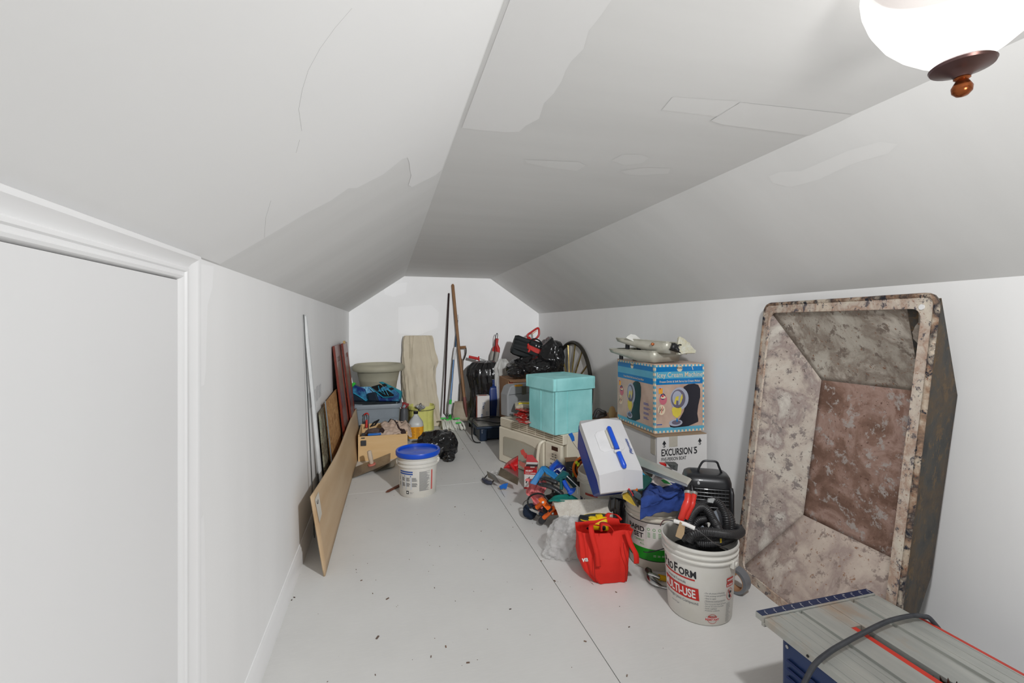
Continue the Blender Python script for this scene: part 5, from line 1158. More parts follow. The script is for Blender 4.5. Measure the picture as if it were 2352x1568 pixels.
single(MB().slab([PD(1478, 787, 3.02), PD(1500, 788.5, 2.96), PD(1560, 806, 2.84), PD(1566, 812, 2.83), PD(1520, 797, 2.9)], CF * .06 + V(0, 0, .004)), 'dark_scraper', mat('dark_blade_steel', (56, 52, 48), .4, .5), 'long dark scraper blade lying along the upper tray', 'scraper', smooth=0)
single(MB().blob(PD(1499, 790, 2.92), (.012, .01, .010), 2, .1, 3, 1), 'copper_cap', mat('copper_cap', (206, 122, 76), .3, .6), 'small copper coloured cap on the upper tray edge', 'cap')
# ---- brown carton with a cable, between cube and boxes, and a low carton under the heater
kc = thing('cardboard_box', 'low brown cardboard box behind the white cooler', 'box', (1.888, 3.57, 0))
MB().box((0, 0, .255), (.285, .36, .51)).build('box_body', kraft, kc, smooth=0, bevel=.003)
single(MB().tube(spline([PD(*p) for p in ((1364, 958, 3.86), (1368, 946, 3.86), (1374, 940, 3.86), (1382, 944, 3.86), (1390, 947, 3.86), (1384, 950, 3.88), (1376, 949, 3.84), (1370, 958, 3.82), (1380, 956, 3.86), (1392, 952, 3.90))], 6), .013, 8), 'cable_coil', mat('dark_grey_cable', (56, 54, 54), .6), 'dark cable coil on the brown box right of the turquoise cube', 'cable')
single(MB().blob(PD(1406, 948, 3.80), (.030, .03, .055), 3, .06, 3, 5), 'work_glove', mat('tan_glove', (196, 158, 112), .8), 'tan glove finger sticking up beside the ice cream box', 'glove', smooth=60)
hbx = single(MB().box((1.655, 2.07, .09), (.20, .20, .18)), 'cardboard_box', kraft, 'low brown carton under the black heater', 'box', smooth=0, bevel=.003)
# ---- black utility heater
hx = FL(1622, 1000, 0); hp_ = PD(1622, 1120, 2.37)
hm = mfrom(CR * math.cos(R(-14)) + CF * math.sin(R(-14)), CF * math.cos(R(-14)) - CR * math.sin(R(-14)), UP, (hp_.x, hp_.y, .182)); he = mthing('fan_heater', 'black portable fan heater with grille, under the EXCURSION box', 'heater', hm)
hbk = mat('satin_black_metal', (34, 35, 38), .32, .2, c2=(42, 43, 46), scale=6, coat=.2)
MB().loft([(0, 0, z, a, b, 0) for z, a, b in ((.0, .108, .085), (.01, .115, .092), (.28, .115, .092), (.322, .113, .090), (.345, .106, .082), (.355, .092, .066), (.358, .07, .045))], 56, sq=5).build('case', hbk, he, smooth=50)
gr_ = MB().box((.01, -.089, .180), (.165, .010, .245)).build('grille_recess', mat('grille_black', (10, 10, 11), .7), he, smooth=0)
for i in range(14): MB().tube([V(-.07, -.094, .065 + i * .0178), V(.0, -.102, .067 + i * .0178), V(.09, -.094, .065 + i * .0178)], .0032, 6).build('grille_bar', hbk, gr_)
for i in range(9): MB().cyl((-.058 + i * .0165, -.097, .06), (-.058 + i * .0165, -.097, .302), .0014, n=5).build('grille_wire', dgr, gr_)
for s in (-1, 1): MB().tube([V(.01 + s * .092, -.085, .05), V(.01 + s * .092, -.108, .07), V(.01 + s * .092, -.108, .285), V(.01 + s * .092, -.085, .305)], .010, 8).build('grille_side', hbk, gr_, smooth=60)
MB().tube(spline([V(-.045, 0, .345), V(-.030, 0, .385), V(-.012, 0, .410), V(.02, 0, .413), V(.05, 0, .410), V(.062, 0, .385), V(.078, 0, .345)], 5), .0055, 8).build('carry_handle', hbk, he)
MB().cyl((-.05, -.085, .325), (-.05, -.094, .322), .006, n=12).build('knob', mw_, he)
# ================================================================ COOLER
L0_ = 46; be = R(15); al = R(L0_); ga = R(18)
dn = -UP * math.cos(be) + CR * math.sin(be)
Lx = dn * math.cos(al) - CF * math.sin(al); Nn = -dn * math.sin(al) - CF * math.cos(al); Uu = CR * math.cos(be) + UP * math.sin(be)
U2 = Uu * math.cos(ga) - Nn * math.sin(ga); N2 = Nn * math.cos(ga) + Uu * math.sin(ga)
cm = mfrom(U2, Lx, N2, PD(1398, 1036, 2.62)); co = mthing('cooler', 'white and blue lunch cooler lying tilted on the tool pile', 'cooler', cm)
cwm = mat('cooler_white', (228, 228, 230), .4, c2=(220, 220, 222), scale=4, coat=.1); cbm = mat('cooler_blue', (34, 58, 150), .4, c2=(40, 66, 158), scale=4)
hx_, hl = .128, .205
def lidsec(y, k, w_, zt_): return [V(-w_, y, .0 if k > 0 else -.03), V(-w_, y, .046 * k if k > 0 else -.02), V(-w_ * .10, y, zt_), V(w_ * .10, y, zt_), V(w_, y, .046 * k if k > 0 else -.02), V(w_, y, .0 if k > 0 else -.03)]
ls = [lidsec(-hl, .6, hx_ * .92, .030), lidsec(-hl + .035, 1, hx_, .080), lidsec(hl - .040, 1, hx_, .080), lidsec(hl + .030, -.9, hx_ * .97, -.012)]
mb = MB(); vs = [v for s in ls for v in s]; fs = []
for j in range(3):
    for i in range(5): fs.append((j * 6 + i, j * 6 + i + 1, (j + 1) * 6 + i + 1, (j + 1) * 6 + i))
    fs.append((j * 6 + 5, j * 6, (j + 1) * 6, (j + 1) * 6 + 5))
fs += [tuple(range(6)), tuple(range(18, 24))]
mb.add(vs, fs); lid_ = mb.build('lid', cwm, co, smooth=40, bevel=.010, seg=4)
MB().hexa([V(-hx_ + .03, -hl + .04, -.20), V(hx_ - .03, -hl + .04, -.20), V(hx_ - .03, hl - .04, -.20), V(-hx_ + .03, hl - .04, -.20)], [V(-hx_ * .97, -hl, -.004), V(hx_ * .97, -hl, -.004), V(hx_ * .97, hl + .030, -.030), V(-hx_ * .97, hl + .030, -.030)]).build('body', cbm, co, smooth=0, bevel=.012)
lz = lambda x: .080 - max(0, abs(x) - .0128) * (.034 / .1152)
for xa, xb in ((-.078, -.014), (.014, .072)):
    cnr = [(xa, -.075), (xa + .018, -.093), (xb - .004, -.093), (xb, -.090), (xb, .040), (xb - .004, .043), (xa + .018, .043), (xa, .025)] if xa < 0 else [(xa, -.090), (xa + .004, -.093), (xb - .018, -.093), (xb, -.075), (xb, .025), (xb - .018, .043), (xa + .004, .043), (xa, .040)]
    MB().slab([V(x, y, lz(x) - .002) for x, y in cnr], (0, 0, .0065)).build('swing_plate', mat('cooler_inset', (236, 236, 238), .35), lid_, smooth=0, bevel=.008, seg=3)
MB().box((-.012, -.025, .086), (.014, .120, .012)).build('plate_edge', mat('cooler_inset_shade', (206, 202, 188), .5), co, smooth=0, bevel=.003)
hb_ = mat('bright_blue_handle', (22, 92, 226), .3, c2=(18, 84, 216), scale=5, coat=.3)
MB().tube([V(.008, -.098, .094), V(.008, -.090, .096), V(.008, .040, .096), V(.008, .048, .096)], [.010, .0135, .0135, .013], 16).build('handle_bar', hb_, lid_, smooth=60)
MB().tube([V(.008, .068, .094), V(.008, .074, .094), V(.010, .150, .092), V(.010, .162, .086)], [.013, .0135, .0145, .009], 16).build('handle_bar', hb_, lid_, smooth=60)
MB().box((.008, .058, .088), (.042, .016, .020)).build('handle_clip', cwm, lid_, smooth=0, bevel=.004)
mb = MB(); sl_ = (.046 - .08) / (hx_ * .90)
def lf(x, y):
    xx = hx_ * .86 - y; return V(xx, .065 - x, .08 + max(0, xx - hx_ * .10) * sl_ + .0062)
put(mb, text2d('Playmate', .026, .02, shear=.3, width=.100), lf)
mb.build('lettering', blup, lid_, smooth=0)
# ================================================================ THINGS IN THE GREEN LABELLED BUCKET
def P3(px, py, t): return PD(px, py, t)
def pl(name, m, label, cat, pts, th, t=None, bevel=.001, **k):
    return single(MB().slab([PD(p[0], p[1], p[2] if len(p) > 2 else t) for p in pts], CF * th if not isinstance(th, Vector) else th), name, m, label, cat, smooth=0, bevel=bevel, **k)
tw = thing('blue_towel', 'dark blue towel draped over the white and green bucket', 'towel', tuple(PD(1525, 1150, 2.42)), world=True)
tmat = mat('royal_blue_terry', (50, 76, 148), .95, c2=(42, 66, 132), scale=6, bump=.5, bscale=160)
def towel(u, v):
    # u left-right, v back-front; drapes over the rim at the front
    px = 1478 + 132 * u + (1 - u) * (-8) * v; tt = 2.66 - .34 * min(v, .62) / .62
    top_ = 1118 - 8 * math.sin(u * PI) + 10 * (u < .1) * (.1 - u) * 10
    py = top_ + (26 + 6 * math.sin(u * 5)) * min(v, .62) / .62 + max(0, v - .62) / .38 * (34 - 24 * max(0, u - .65) / .35 + 3 * math.sin(u * 9))
    p = PD(px, py, tt); f = 1.0
    p.z += .016 * nz(u * 4.2, v * 3.4, 3) + .026 * (0.3 - abs(nz(u * 3.1 + 7, v * 3.6, 1))) * 1.5 + .008 * nz(u * 10, v * 9, 5)
    p -= CF * (.022 * nz(u * 4, v * 4, 9) + .012 * nz(u * 9, v * 8, 2)); return p
MB().grid(towel, 70, 60).build('towel_body', tmat, tw, smooth=80, solid=.006)
def fold(u0, v0, u1, v1, r, k):
    pts = []
    for i in range(9):
        a = i / 8; p = towel(u0 + (u1 - u0) * a, v0 + (v1 - v0) * a + k * math.sin(a * PI)); pts.append(p - CF * .010 + V(0, 0, .006))
    MB().tube(spline(pts, 3), [r * (.35 + .65 * math.sin(PI * min(1, max(0, i / 24)))) for i in range(25)], 10, sq=.7).build('fold', tmat, tw, smooth=80)
fold(.12, .30, .75, .38, .016, .22); fold(.18, .20, .38, .62, .014, -.12); fold(.45, .55, .95, .30, .012, -.1); fold(.25, .45, .62, .62, .015, .12); fold(.55, .15, .98, .20, .012, .1)
al_ = mat('satin_aluminium_bar', (204, 202, 192), .4, .2, c2=(210, 208, 200), scale=5); alh = mat('aluminium_edge', (190, 194, 202), .35, .4)
ab = thing('aluminium_straightedge', 'wide aluminium straightedge slanting behind the blue towel', 'straightedge', tuple(PD(1500, 1080, 2.72)), world=True)
qa = [PD(1441, 1048, 3.0), PD(1587, 1100, 2.50), PD(1581, 1113, 2.47), PD(1448, 1062, 2.95)]
qa = [PD(1455, 1043, 3.0), PD(1589, 1101, 2.22), PD(1580, 1114, 2.19), PD(1446, 1062, 2.95)]
MB().slab(qa, -(qa[1] - qa[0]).cross(qa[3] - qa[0]).normalized() * .012).build('bar_face', al_, ab, smooth=0, bevel=.001)
ed = [PD(1446, 1062, 2.949), PD(1580, 1114, 2.189), PD(1578, 1118, 2.188), PD(1446, 1069, 2.948)]
MB().slab(ed, CF * .02).build('bar_edge', alh, ab, smooth=0)
pl('green_work_glove', mat('green_glove_fabric', (34, 92, 84), .9, c2=(28, 80, 74), scale=10), 'dark green glove between the cooler and the blue towel', 'glove', [(1468, 1096, 2.6), (1474, 1092, 2.6), (1490, 1094, 2.62), (1500, 1101, 2.62), (1497, 1106, 2.55), (1480, 1125, 2.48), (1464, 1128, 2.48), (1463, 1120, 2.5)], .035, bevel=.008)
pl('orange_grip', orn, 'round orange grip peeking out under the dark green glove', 'grip', [(1455, 1118), (1460, 1115), (1465, 1118), (1466, 1129), (1458, 1131), (1454, 1126)], .025, 2.48, bevel=.006)
pl('grey_brush_head', mat('slate_plastic', (78, 92, 100), .5), 'slate grey plastic block in the bucket left of the blue towel', 'tool', [(1456, 1132), (1461, 1129), (1474, 1137), (1471, 1150), (1456, 1140)], .03, 2.44, bevel=.003)
pl('red_marker', mat('glossy_red_marker', (214, 34, 52), .25, coat=.4), 'glossy red handle in the bucket beside the grey block', 'tool', [(1442, 1124, 2.46), (1446, 1121, 2.46), (1456, 1137, 2.42), (1454, 1141, 2.42)], .014, bevel=.003)
pl('taping_knife', mat('knife_blade_steel', (196, 192, 180), .3, .6, c2=(160, 150, 120), scale=10), 'broad steel taping knife blade in the bucket rim corner', 'knife', [(1428, 1134, 2.44), (1461, 1095, 2.58), (1466, 1096, 2.58), (1452, 1118, 2.50), (1440, 1130, 2.44)], .003)
pl('mustard_handle', mat('mustard_plastic', (196, 166, 60), .5), 'mustard yellow handle end at the left inside of the bucket', 'tool', [(1430, 1136, 2.47), (1441, 1129, 2.47), (1452, 1142, 2.42), (1462, 1160, 2.40), (1458, 1162, 2.40), (1431, 1145, 2.45)], .008)
pl('black_rasp', mat('dark_rasp', (44, 42, 40), .5), 'long dark rasp slanting into the bucket', 'tool', [(1441, 1126, 2.45), (1446, 1125, 2.45), (1468, 1160, 2.38), (1466, 1166, 2.38), (1458, 1155, 2.40)], .008)
pl('white_rag', mat('pinkish_white_rag', (224, 212, 208), .9), 'pinkish white rag behind the blue towel', 'rag', [(1497, 1108, 2.58), (1508, 1091, 2.62), (1530, 1102, 2.60), (1546, 1113, 2.55), (1520, 1120, 2.5)], .02, bevel=.006)
pl('green_sponge', mat('leaf_green_sponge', (64, 168, 84), .9), 'small leaf green sponge behind the blue towel', 'sponge', [(1520, 1105, 2.53), (1526, 1102, 2.53), (1534, 1106, 2.52), (1543, 1113, 2.50), (1526, 1110, 2.50)], .02, bevel=.004)
pl('foil_wrapper', mat('crinkled_silver', (150, 152, 156), .3, .6, c2=(90, 92, 96), scale=40), 'crinkled silver wrapper under the aluminium straightedge', 'wrapper', [(1498, 1085, 2.66), (1504, 1080, 2.66), (1528, 1092, 2.60), (1526, 1098, 2.58), (1510, 1094, 2.6)], .012, bevel=.003)
pl('brown_pouch', mat('olive_brown_leather', (104, 96, 84), .7, c2=(130, 122, 108), scale=14), 'brown-grey pouch wedged beside the cooler edge', 'pouch', [(1471, 1075, 2.75), (1480, 1072, 2.75), (1502, 1085, 2.68), (1498, 1096, 2.64), (1485, 1093, 2.64)], .06, bevel=.006)
pl('cyan_strip', mat('cyan_strip', (30, 150, 196), .5), 'narrow cyan strip beside the brown pouch', 'strip', [(1473, 1083, 2.64), (1477, 1085, 2.64), (1484, 1093, 2.62), (1478, 1094, 2.62)], .01)
pl('red_end_cap', mat('bright_red_cap', (216, 40, 34), .4), 'bright red cap resting behind the aluminium straightedge', 'cap', [(1518, 1064), (1531, 1065), (1531, 1072), (1517, 1066)], .03, 2.75, bevel=.002)
pl('dark_battery', mat('charcoal_mottled', (60, 64, 62), .6, c2=(110, 112, 110), scale=40), 'dark mottled block behind the straightedge near the heater', 'block', [(1532, 1065), (1558, 1066), (1556, 1082), (1545, 1078)], .05, 2.72, bevel=.003)
# ================================================================ THINGS IN THE FRONT BUCKET
ho = NT('ribbed_black_hose'); ho.b.inputs['Base Color'].default_value = (.03, .03, .032, 1); ho.b.inputs['Roughness'].default_value = .38; hom = ho.m
hs = MB()
hp1 = [(1560, 1204, 2.03), (1563, 1188, 2.05), (1572, 1172, 2.10), (1584, 1166, 2.13), (1590, 1176, 2.12), (1586, 1192, 2.06), (1582, 1206, 2.02), (1590, 1224, 2.0), (1602, 1226, 2.0)]
hp2 = [(1578, 1222, 2.02), (1582, 1200, 2.03), (1590, 1180, 2.06), (1604, 1166, 2.09), (1618, 1166, 2.10), (1630, 1178, 2.07), (1640, 1196, 2.04), (1650, 1214, 2.0), (1654, 1236, 2.02), (1650, 1246, 2.06)]
hp3 = [(1574, 1168, 2.18), (1590, 1160, 2.2), (1610, 1158, 2.2), (1630, 1154, 2.19), (1643, 1150, 2.17), (1654, 1158, 2.15), (1662, 1172, 2.13), (1668, 1190, 2.11), (1668, 1212, 2.12), (1664, 1230, 2.14)]
hp4 = [(1655, 1168, 2.20), (1668, 1176, 2.18), (1678, 1190, 2.16), (1680, 1206, 2.15), (1675, 1226, 2.14), (1660, 1236, 2.12)]
hp5 = [(1582, 1238, 1.98), (1592, 1226, 1.965), (1612, 1221, 1.96), (1640, 1223, 1.97), (1670, 1227, 2.0), (1692, 1227, 2.06), (1702, 1220, 2.12), (1692, 1212, 2.17), (1672, 1212, 2.18), (1652, 1216, 2.18)]
hp6 = [(1572, 1238, 2.02), (1584, 1232, 2.0), (1600, 1240, 2.0), (1622, 1233, 2.0), (1640, 1238, 2.02), (1664, 1240, 2.05), (1680, 1236, 2.08)]
hp7 = [(1592, 1210, 2.05), (1602, 1196, 2.06), (1618, 1192, 2.08), (1632, 1192, 2.12), (1640, 1204, 2.14), (1632, 1220, 2.14)]
hp8 = [(1584, 1246, 1.99), (1594, 1234, 2.0), (1612, 1236, 2.0), (1630, 1240, 2.0), (1652, 1236, 2.03), (1672, 1230, 2.1)]
hp9 = [(1566, 1232, 2.06), (1570, 1214, 2.07), (1580, 1200, 2.1), (1594, 1194, 2.14), (1612, 1204, 2.14), (1622, 1222, 2.12), (1616, 1240, 2.06)]
hp10 = [(1600, 1246, 1.99), (1620, 1248, 1.985), (1644, 1246, 2.0), (1668, 1240, 2.04), (1684, 1228, 2.1), (1680, 1214, 2.2), (1655, 1206, 2.24), (1620, 1204, 2.24), (1585, 1206, 2.22)]
hose_thing = thing('vacuum_hose', 'ribbed black corrugated hose coiled in the front white bucket', 'hose', (c1.x, c1.y, .15), world=True)
for i, (hp, r_) in enumerate(((hp1, .0185), (hp2, .0185), (hp3, .0185), (hp4, .0185), (hp5, .0195), (hp6, .017), (hp7, .0155), (hp8, .0175), (hp9, .0175), (hp10, .0175))):
    sp = spline([PD(*p) for p in hp], 10); tot = [0]
    for a, b in zip(sp, sp[1:]): tot.append(tot[-1] + (b - a).length)
    n = int(tot[-1] / .0026); pts = []; rs = []; j = 0
    for k_ in range(n):
        s = tot[-1] * k_ / n
        while tot[j + 1] < s: j += 1
        f = (s - tot[j]) / max(1e-6, tot[j + 1] - tot[j]); pts.append(sp[j].lerp(sp[j + 1], f)); rs.append(r_ * (1 if k_ % 3 != 2 else .84))
    MB().tube(pts, rs, 14).build('hose_coil', hom, hose_thing, smooth=60)
MB().slab([PD(1628, 1146, 2.13), PD(1642, 1145, 2.13), PD(1638, 1155, 2.12), PD(1626, 1153, 2.12)], CF * .01).build('paper_tag', mat('grey_paper_tag', (170, 172, 172), .7), hose_thing, smooth=0)
blob_in = single(MB().loft([(c1.x, c1.y, z, r_, r_, 0) for z, r_ in ((.02, .11), (.20, .128), (.255, .125), (.265, .04))], 32, fold=.01, seed=3), 'plastic_scraps', mat('black_liner', (16, 16, 18), .95), 'dark folded liner filling the front bucket under the hose', 'liner')
for lb_, pts, rr_ in (('red pliers handle with silver end in the front bucket, left one', ((1580, 1133, 1.98), (1579, 1150, 1.96), (1571, 1172, 1.95), (1564, 1192, 1.96)), .0135), ('red pliers handle with silver end in the front bucket, right one', ((1594, 1135, 2.02), (1591, 1150, 2.0), (1586, 1165, 1.99), (1574, 1190, 1.99)), .0125)):
    t = thing('cutter_handle', lb_, 'tool handle', tuple(PD(*pts[-1])), world=True, group=None)
    sp = spline([PD(*p) for p in pts], 5); MB().tube(sp, [rr_ * (1.15 if 5 < i < 10 else 1) for i in range(len(sp))], 14, sq=.8).build('grip', mat('hot_red_grip', (226, 52, 40), .35, coat=.2), t, smooth=60)
    d = (sp[0] - sp[1]).normalized(); MB().cyl(sp[0] - d * .003, sp[0] + d * .009, rr_ * 1.12, n=18).build('end_ring', mat('silver_ring', (196, 200, 196), .3, .7), t)
    MB().cyl(sp[0] + d * .0085, sp[0] + d * .0095, rr_ * .6, n=14).build('end_plug', bpy.data.materials['hot_red_grip'], t)
pl('paint_stirrer', mat('pale_wood_stirrer', (206, 176, 138), .7), 'flat pale wooden stick standing in the front bucket', 'stick', [(1563, 1198, 1.925), (1574, 1207, 1.925), (1572, 1226, 1.94), (1565, 1238, 1.95), (1552, 1232, 1.95), (1556, 1218, 1.94)], .006)
for lb_, pts in (('grey translucent plastic sheet between the hose loops, upper', [(1640, 1176, 2.16), (1648, 1168, 2.18), (1655, 1176, 2.17), (1662, 1200, 2.16), (1658, 1210, 2.14), (1644, 1195, 2.14)]), ('grey translucent plastic sheet between the hose loops, lower', [(1600, 1220, 2.06), (1614, 1206, 2.07), (1620, 1212, 2.06), (1606, 1222, 2.05)])):
    pl('plastic_sheet', mat('pale_grey_sheet', (150, 158, 168), .3), lb_, 'sheet', pts, .003)
pl('green_twig', mat('twig_green', (54, 122, 70), .6), 'small green plastic clip inside the front bucket left rim', 'clip', [(1558, 1193), (1563, 1190), (1566, 1196), (1560, 1199)], .01, 1.97)
pl('yellow_tie', mat('yellow_tie', (224, 192, 60), .5), 'small yellow cable tie at the front of the hose', 'tie', [(1655, 1235), (1658, 1236), (1658, 1246), (1654, 1247)], .008, 1.99)
# ---- duct tape roll and hammer
tp = PD(1697, 1352, 2.18); tp.z = .0; a_ = CR * .80 + CF * .6; a_.normalize()
ty = UP.cross(a_); tm = mfrom(UP, ty, a_, FL(1700, 1371) + V(0, 0, .062) + CF * .04)
dtp = mthing('duct_tape', 'roll of grey duct tape standing behind the front bucket', 'tape', tm)
MB().lathe([(.045, -.024), (.060, -.024), (.0605, .024), (.045, .024), (.045, -.024)], 40, capb=False, capt=False).build('tape_roll', mat('duct_tape_silver', (136, 140, 146), .4, .3), dtp, smooth=40)
MB().lathe([(.0425, -.025), (.0455, -.025), (.0455, .025), (.0425, .025), (.0425, -.025)], 40, capb=False, capt=False).build('tape_core', kraft, dtp, smooth=40)
hmr = thing('claw_hammer', 'hammer with chrome head and yellow grip beside the front bucket', 'hammer', tuple(FL(1500, 1345)), world=True)
chr2 = mat('bright_chrome', (180, 180, 178), .15, .95)
MB().tube([PD(1485, 1307, 2.36), PD(1491, 1312, 2.345), PD(1494, 1318, 2.33)], [.013, .0165, .012], 16).build('striking_face', mat('dull_dark_steel', (96, 90, 84), .35, .8), hmr, smooth=60)
MB().tube(spline([PD(1489, 1316, 2.33), PD(1494, 1328, 2.30), PD(1506, 1340, 2.27), PD(1524, 1348, 2.25), PD(1540, 1350, 2.24)], 5), [.008 + .011 * math.sin(PI * min(1, i / 14)) for i in range(21)], 12, sq=.6).build('hammer_head', chr2, hmr, smooth=60)
MB().tube([PD(1490, 1317, 2.32), PD(1500, 1320, 2.31), PD(1515, 1326, 2.30)], .012, 10, sq=.7).build('hammer_neck', chr2, hmr, smooth=60)
MB().tube([PD(1513, 1325, 2.31), PD(1540, 1331, 2.32)], .014, 12).build('yellow_grip', mat('amber_grip', (232, 182, 28), .4), hmr, smooth=60)
# ================================================================ RED TOTE AND THE LOOSE PILE
rdf = mat('red_nonwoven', (222, 40, 26), .75, c2=(208, 32, 20), scale=3, bump=.12, bscale=300)
tb = thing('red_tote_bag', 'bright red cloth tote bag standing on the floor in front of the pile', 'bag', (1.098, 2.172, 0))
rg = []
LV = ((.003, .004, -.010, .080, .088, -8), (.018, .0, -.006, .088, .094, -8), (.062, -.014, 0, .107, .104, -10), (.122, -.016, .0, .119, .098, -12), (.170, -.010, .0, .124, .082, -13), (.215, -.002, .0, .134, .062, -14), (.242, .0, -.004, .144, .048, -14))
for i in range(len(LV) - 1):
    for q in range(4): rg.append(tuple(LV[i][j] + (LV[i + 1][j] - LV[i][j]) * q / 4 for j in range(6)))
rg.append(LV[-1]); rg = [(x, y, z, a, b, R(w_)) for z, x, y, a, b, w_ in rg]
mb = MB(); mb.loft(rg, 110, fold=.013, k=2.2, seed=21, sq=5.5, capt=False)
n_ = 110
for k_ in range(len(mb.v) - n_, len(mb.v)):   # slack top edge: low at the left front, high at the back
    v = mb.v[k_]; v.z += .010 * math.sin(v.x * 22) + (.022 if v.y > .02 else -.002) + .010 * nz(v.x * 14, v.y * 14)
mb.build('bag_body', rdf, tb, smooth=70, solid=.002)
wb_ = WM[tb.name]; rot_ = R(-12)
def tbp(x, y, z): c_, s_ = math.cos(rot_), math.sin(rot_); return V(x * c_ - y * s_, x * s_ + y * c_, z)
def strap(nm, pts, wd, m=rdf):
    mb = MB(); sp = spline(pts, 6); 
    for i, p in enumerate(sp):
        d = (sp[min(i + 1, len(sp) - 1)] - sp[max(i - 1, 0)]).normalized(); o = wd - d * wd.dot(d); mb.v += [p - o / 2, p + o / 2]
        if i: mb.f.append([2 * i - 2, 2 * i - 1, 2 * i + 1, 2 * i]); mb.mi.append(0)
    return mb.build(nm, m, tb, smooth=60, solid=.0022)
wx = tbp(.026, 0, 0.000)
strap('handle_strap', [tbp(-.060, -.122, 0.100), tbp(-.068, -.122, 0.174), tbp(-.088, -.100, 0.259), tbp(-.080, -.07, 0.286), tbp(-.03, -.05, 0.272)], wx)
strap('handle_strap', [tbp(.092, -.090, 0.262), tbp(.108, -.110, 0.204), tbp(.128, -.128, 0.160), tbp(.130, -.129, 0.115)], wx)
strap('handle_strap', [tbp(-.035, -.085, 0.259), tbp(-.030, -.07, 0.289), tbp(.01, -.065, 0.282), tbp(.032, -.075, 0.254)], tbp(.0, .045, 0.000))
strap('handle_strap', [tbp(.03, .06, 0.264), tbp(.045, .06, 0.286), tbp(.08, .055, 0.282), tbp(.105, .04, 0.259)], tbp(.02, -.015, 0.000))
strap('side_seam', [tbp(-.075, -.1245, 0.030), tbp(-.082, -.130, 0.100), tbp(-.080, -.128, 0.170)], tbp(.003, 0, 0.000), mat('red_seam', (170, 24, 16), .8))
strap('side_seam', [tbp(.085, -.108, 0.015), tbp(.088, -.128, 0.100), tbp(.070, -.131, 0.170), tbp(.065, -.122, 0.219)], tbp(.003, 0, 0.000), bpy.data.materials['red_seam'])
mb = MB()
put(mb, text2d('va', .034, .035), lambda x, y: WM[tb.name].inverted() @ (PD(1337, 1290, 2.18) + (PD(1354, 1288, 2.15) - PD(1337, 1290, 2.18)) * (x / .036) + UP * y))
o = mb.build('lettering', whp, tb, smooth=0)
bpy.context.view_layer.update(); body = [c for c in tb.children if c.name.startswith('bag_body')][0]
ev = body.evaluated_get(bpy.context.evaluated_depsgraph_get()); iw = WM[tb.name].inverted()
for v in o.data.vertices:      # lay the letters on the cloth
    w0 = WM[tb.name] @ v.co; dl = iw.to_3x3() @ (w0 - V(0, 0, EYE)).normalized(); ol = iw @ V(0, 0, EYE)
    ok, loc, nrm, _ = ev.ray_cast(ol, dl)
    if ok: v.co = loc - dl * .0025
# clear bags
cf2 = NT('thin_clear_film'); b_ = cf2.b; b_.inputs['Base Color'].default_value = (.93, .93, .92, 1); b_.inputs['Roughness'].default_value = .15; b_.inputs['Alpha'].default_value = .29; cf2.bump(cf2.noise(cf2.coord(), 22, 3, .6, 1), .8, .01)
pb_ = MB(); c = PD(1300, 1235, 2.58)
pb_.blob((c.x, c.y, .085), (.10, .09, .115), 5, .20, 5, 31, zmin=.003); pb_.blob(PD(1322, 1212, 2.52), (.05, .05, .06), 4, .3, 5, 33); pb_.blob(PD(1268, 1268, 2.56) * 1.0, (.045, .04, .035), 4, .3, 5, 36, zmin=.003)
single(pb_, 'plastic_bag', cf2.m, 'crumpled clear plastic bag on the floor left of the red tote', 'bag', smooth=60)
pk_ = MB(); c = PD(1300, 1200, 2.86); pk_.blob((c.x, c.y, .04), (.055, .045, .04), 4, .35, 5, 41, zmin=.003)
single(pk_, 'clear_packaging', cf2.m, 'clear plastic packaging under the big mud pan', 'packaging', smooth=50)
# flashlight / yellow and black tool
yl = thing('yellow_lantern', 'yellow and black lantern behind the red tote', 'lantern', tuple(PD(1365, 1215, 2.50)), world=True)
ymm = mat('lantern_yellow', (240, 208, 24), .35, c2=(232, 198, 20), scale=5, coat=.2)
ax0, ax1 = PD(1332, 1200, 2.50), PD(1400, 1203, 2.44); ax = (ax1 - ax0).normalized()
MB().tube([ax0, ax0 + ax * .004, ax0 + ax * .03, ax0 + ax * .055], [.036, .041, .040, .036], 28).build('black_bezel', bp_, yl, smooth=50)
MB().tube([ax0 + ax * .055, ax0 + ax * .06, ax0 + ax * .15, ax0 + ax * .155], [.034, .037, .036, .03], 28).build('yellow_body', ymm, yl, smooth=50)
dm = Matrix.Translation(PD(1366, 1187.5, 2.50)); MB().lathe([(.001, -.003), (.085, -.003), (.085, .001), (.001, .004)], 36, dm, sq=.55).build('dark_disc', dgr, yl)
MB().lathe([(.085, -.003), (.089, -.002), (.089, .002), (.085, .002), (.085, -.003)], 36, dm, sq=.55, capb=False, capt=False).build('yellow_edge', ymm, yl)
MB().box(PD(1376, 1185, 2.46), (.035, .02, .016)).box(PD(1366, 1187, 2.47), (.07, .014, .006)).build('yellow_lug', ymm, yl, smooth=0, bevel=.002)
MB().box(PD(1384, 1212, 2.41), (.03, .02, .02)).build('black_switch', bp_, yl, smooth=0, bevel=.004)
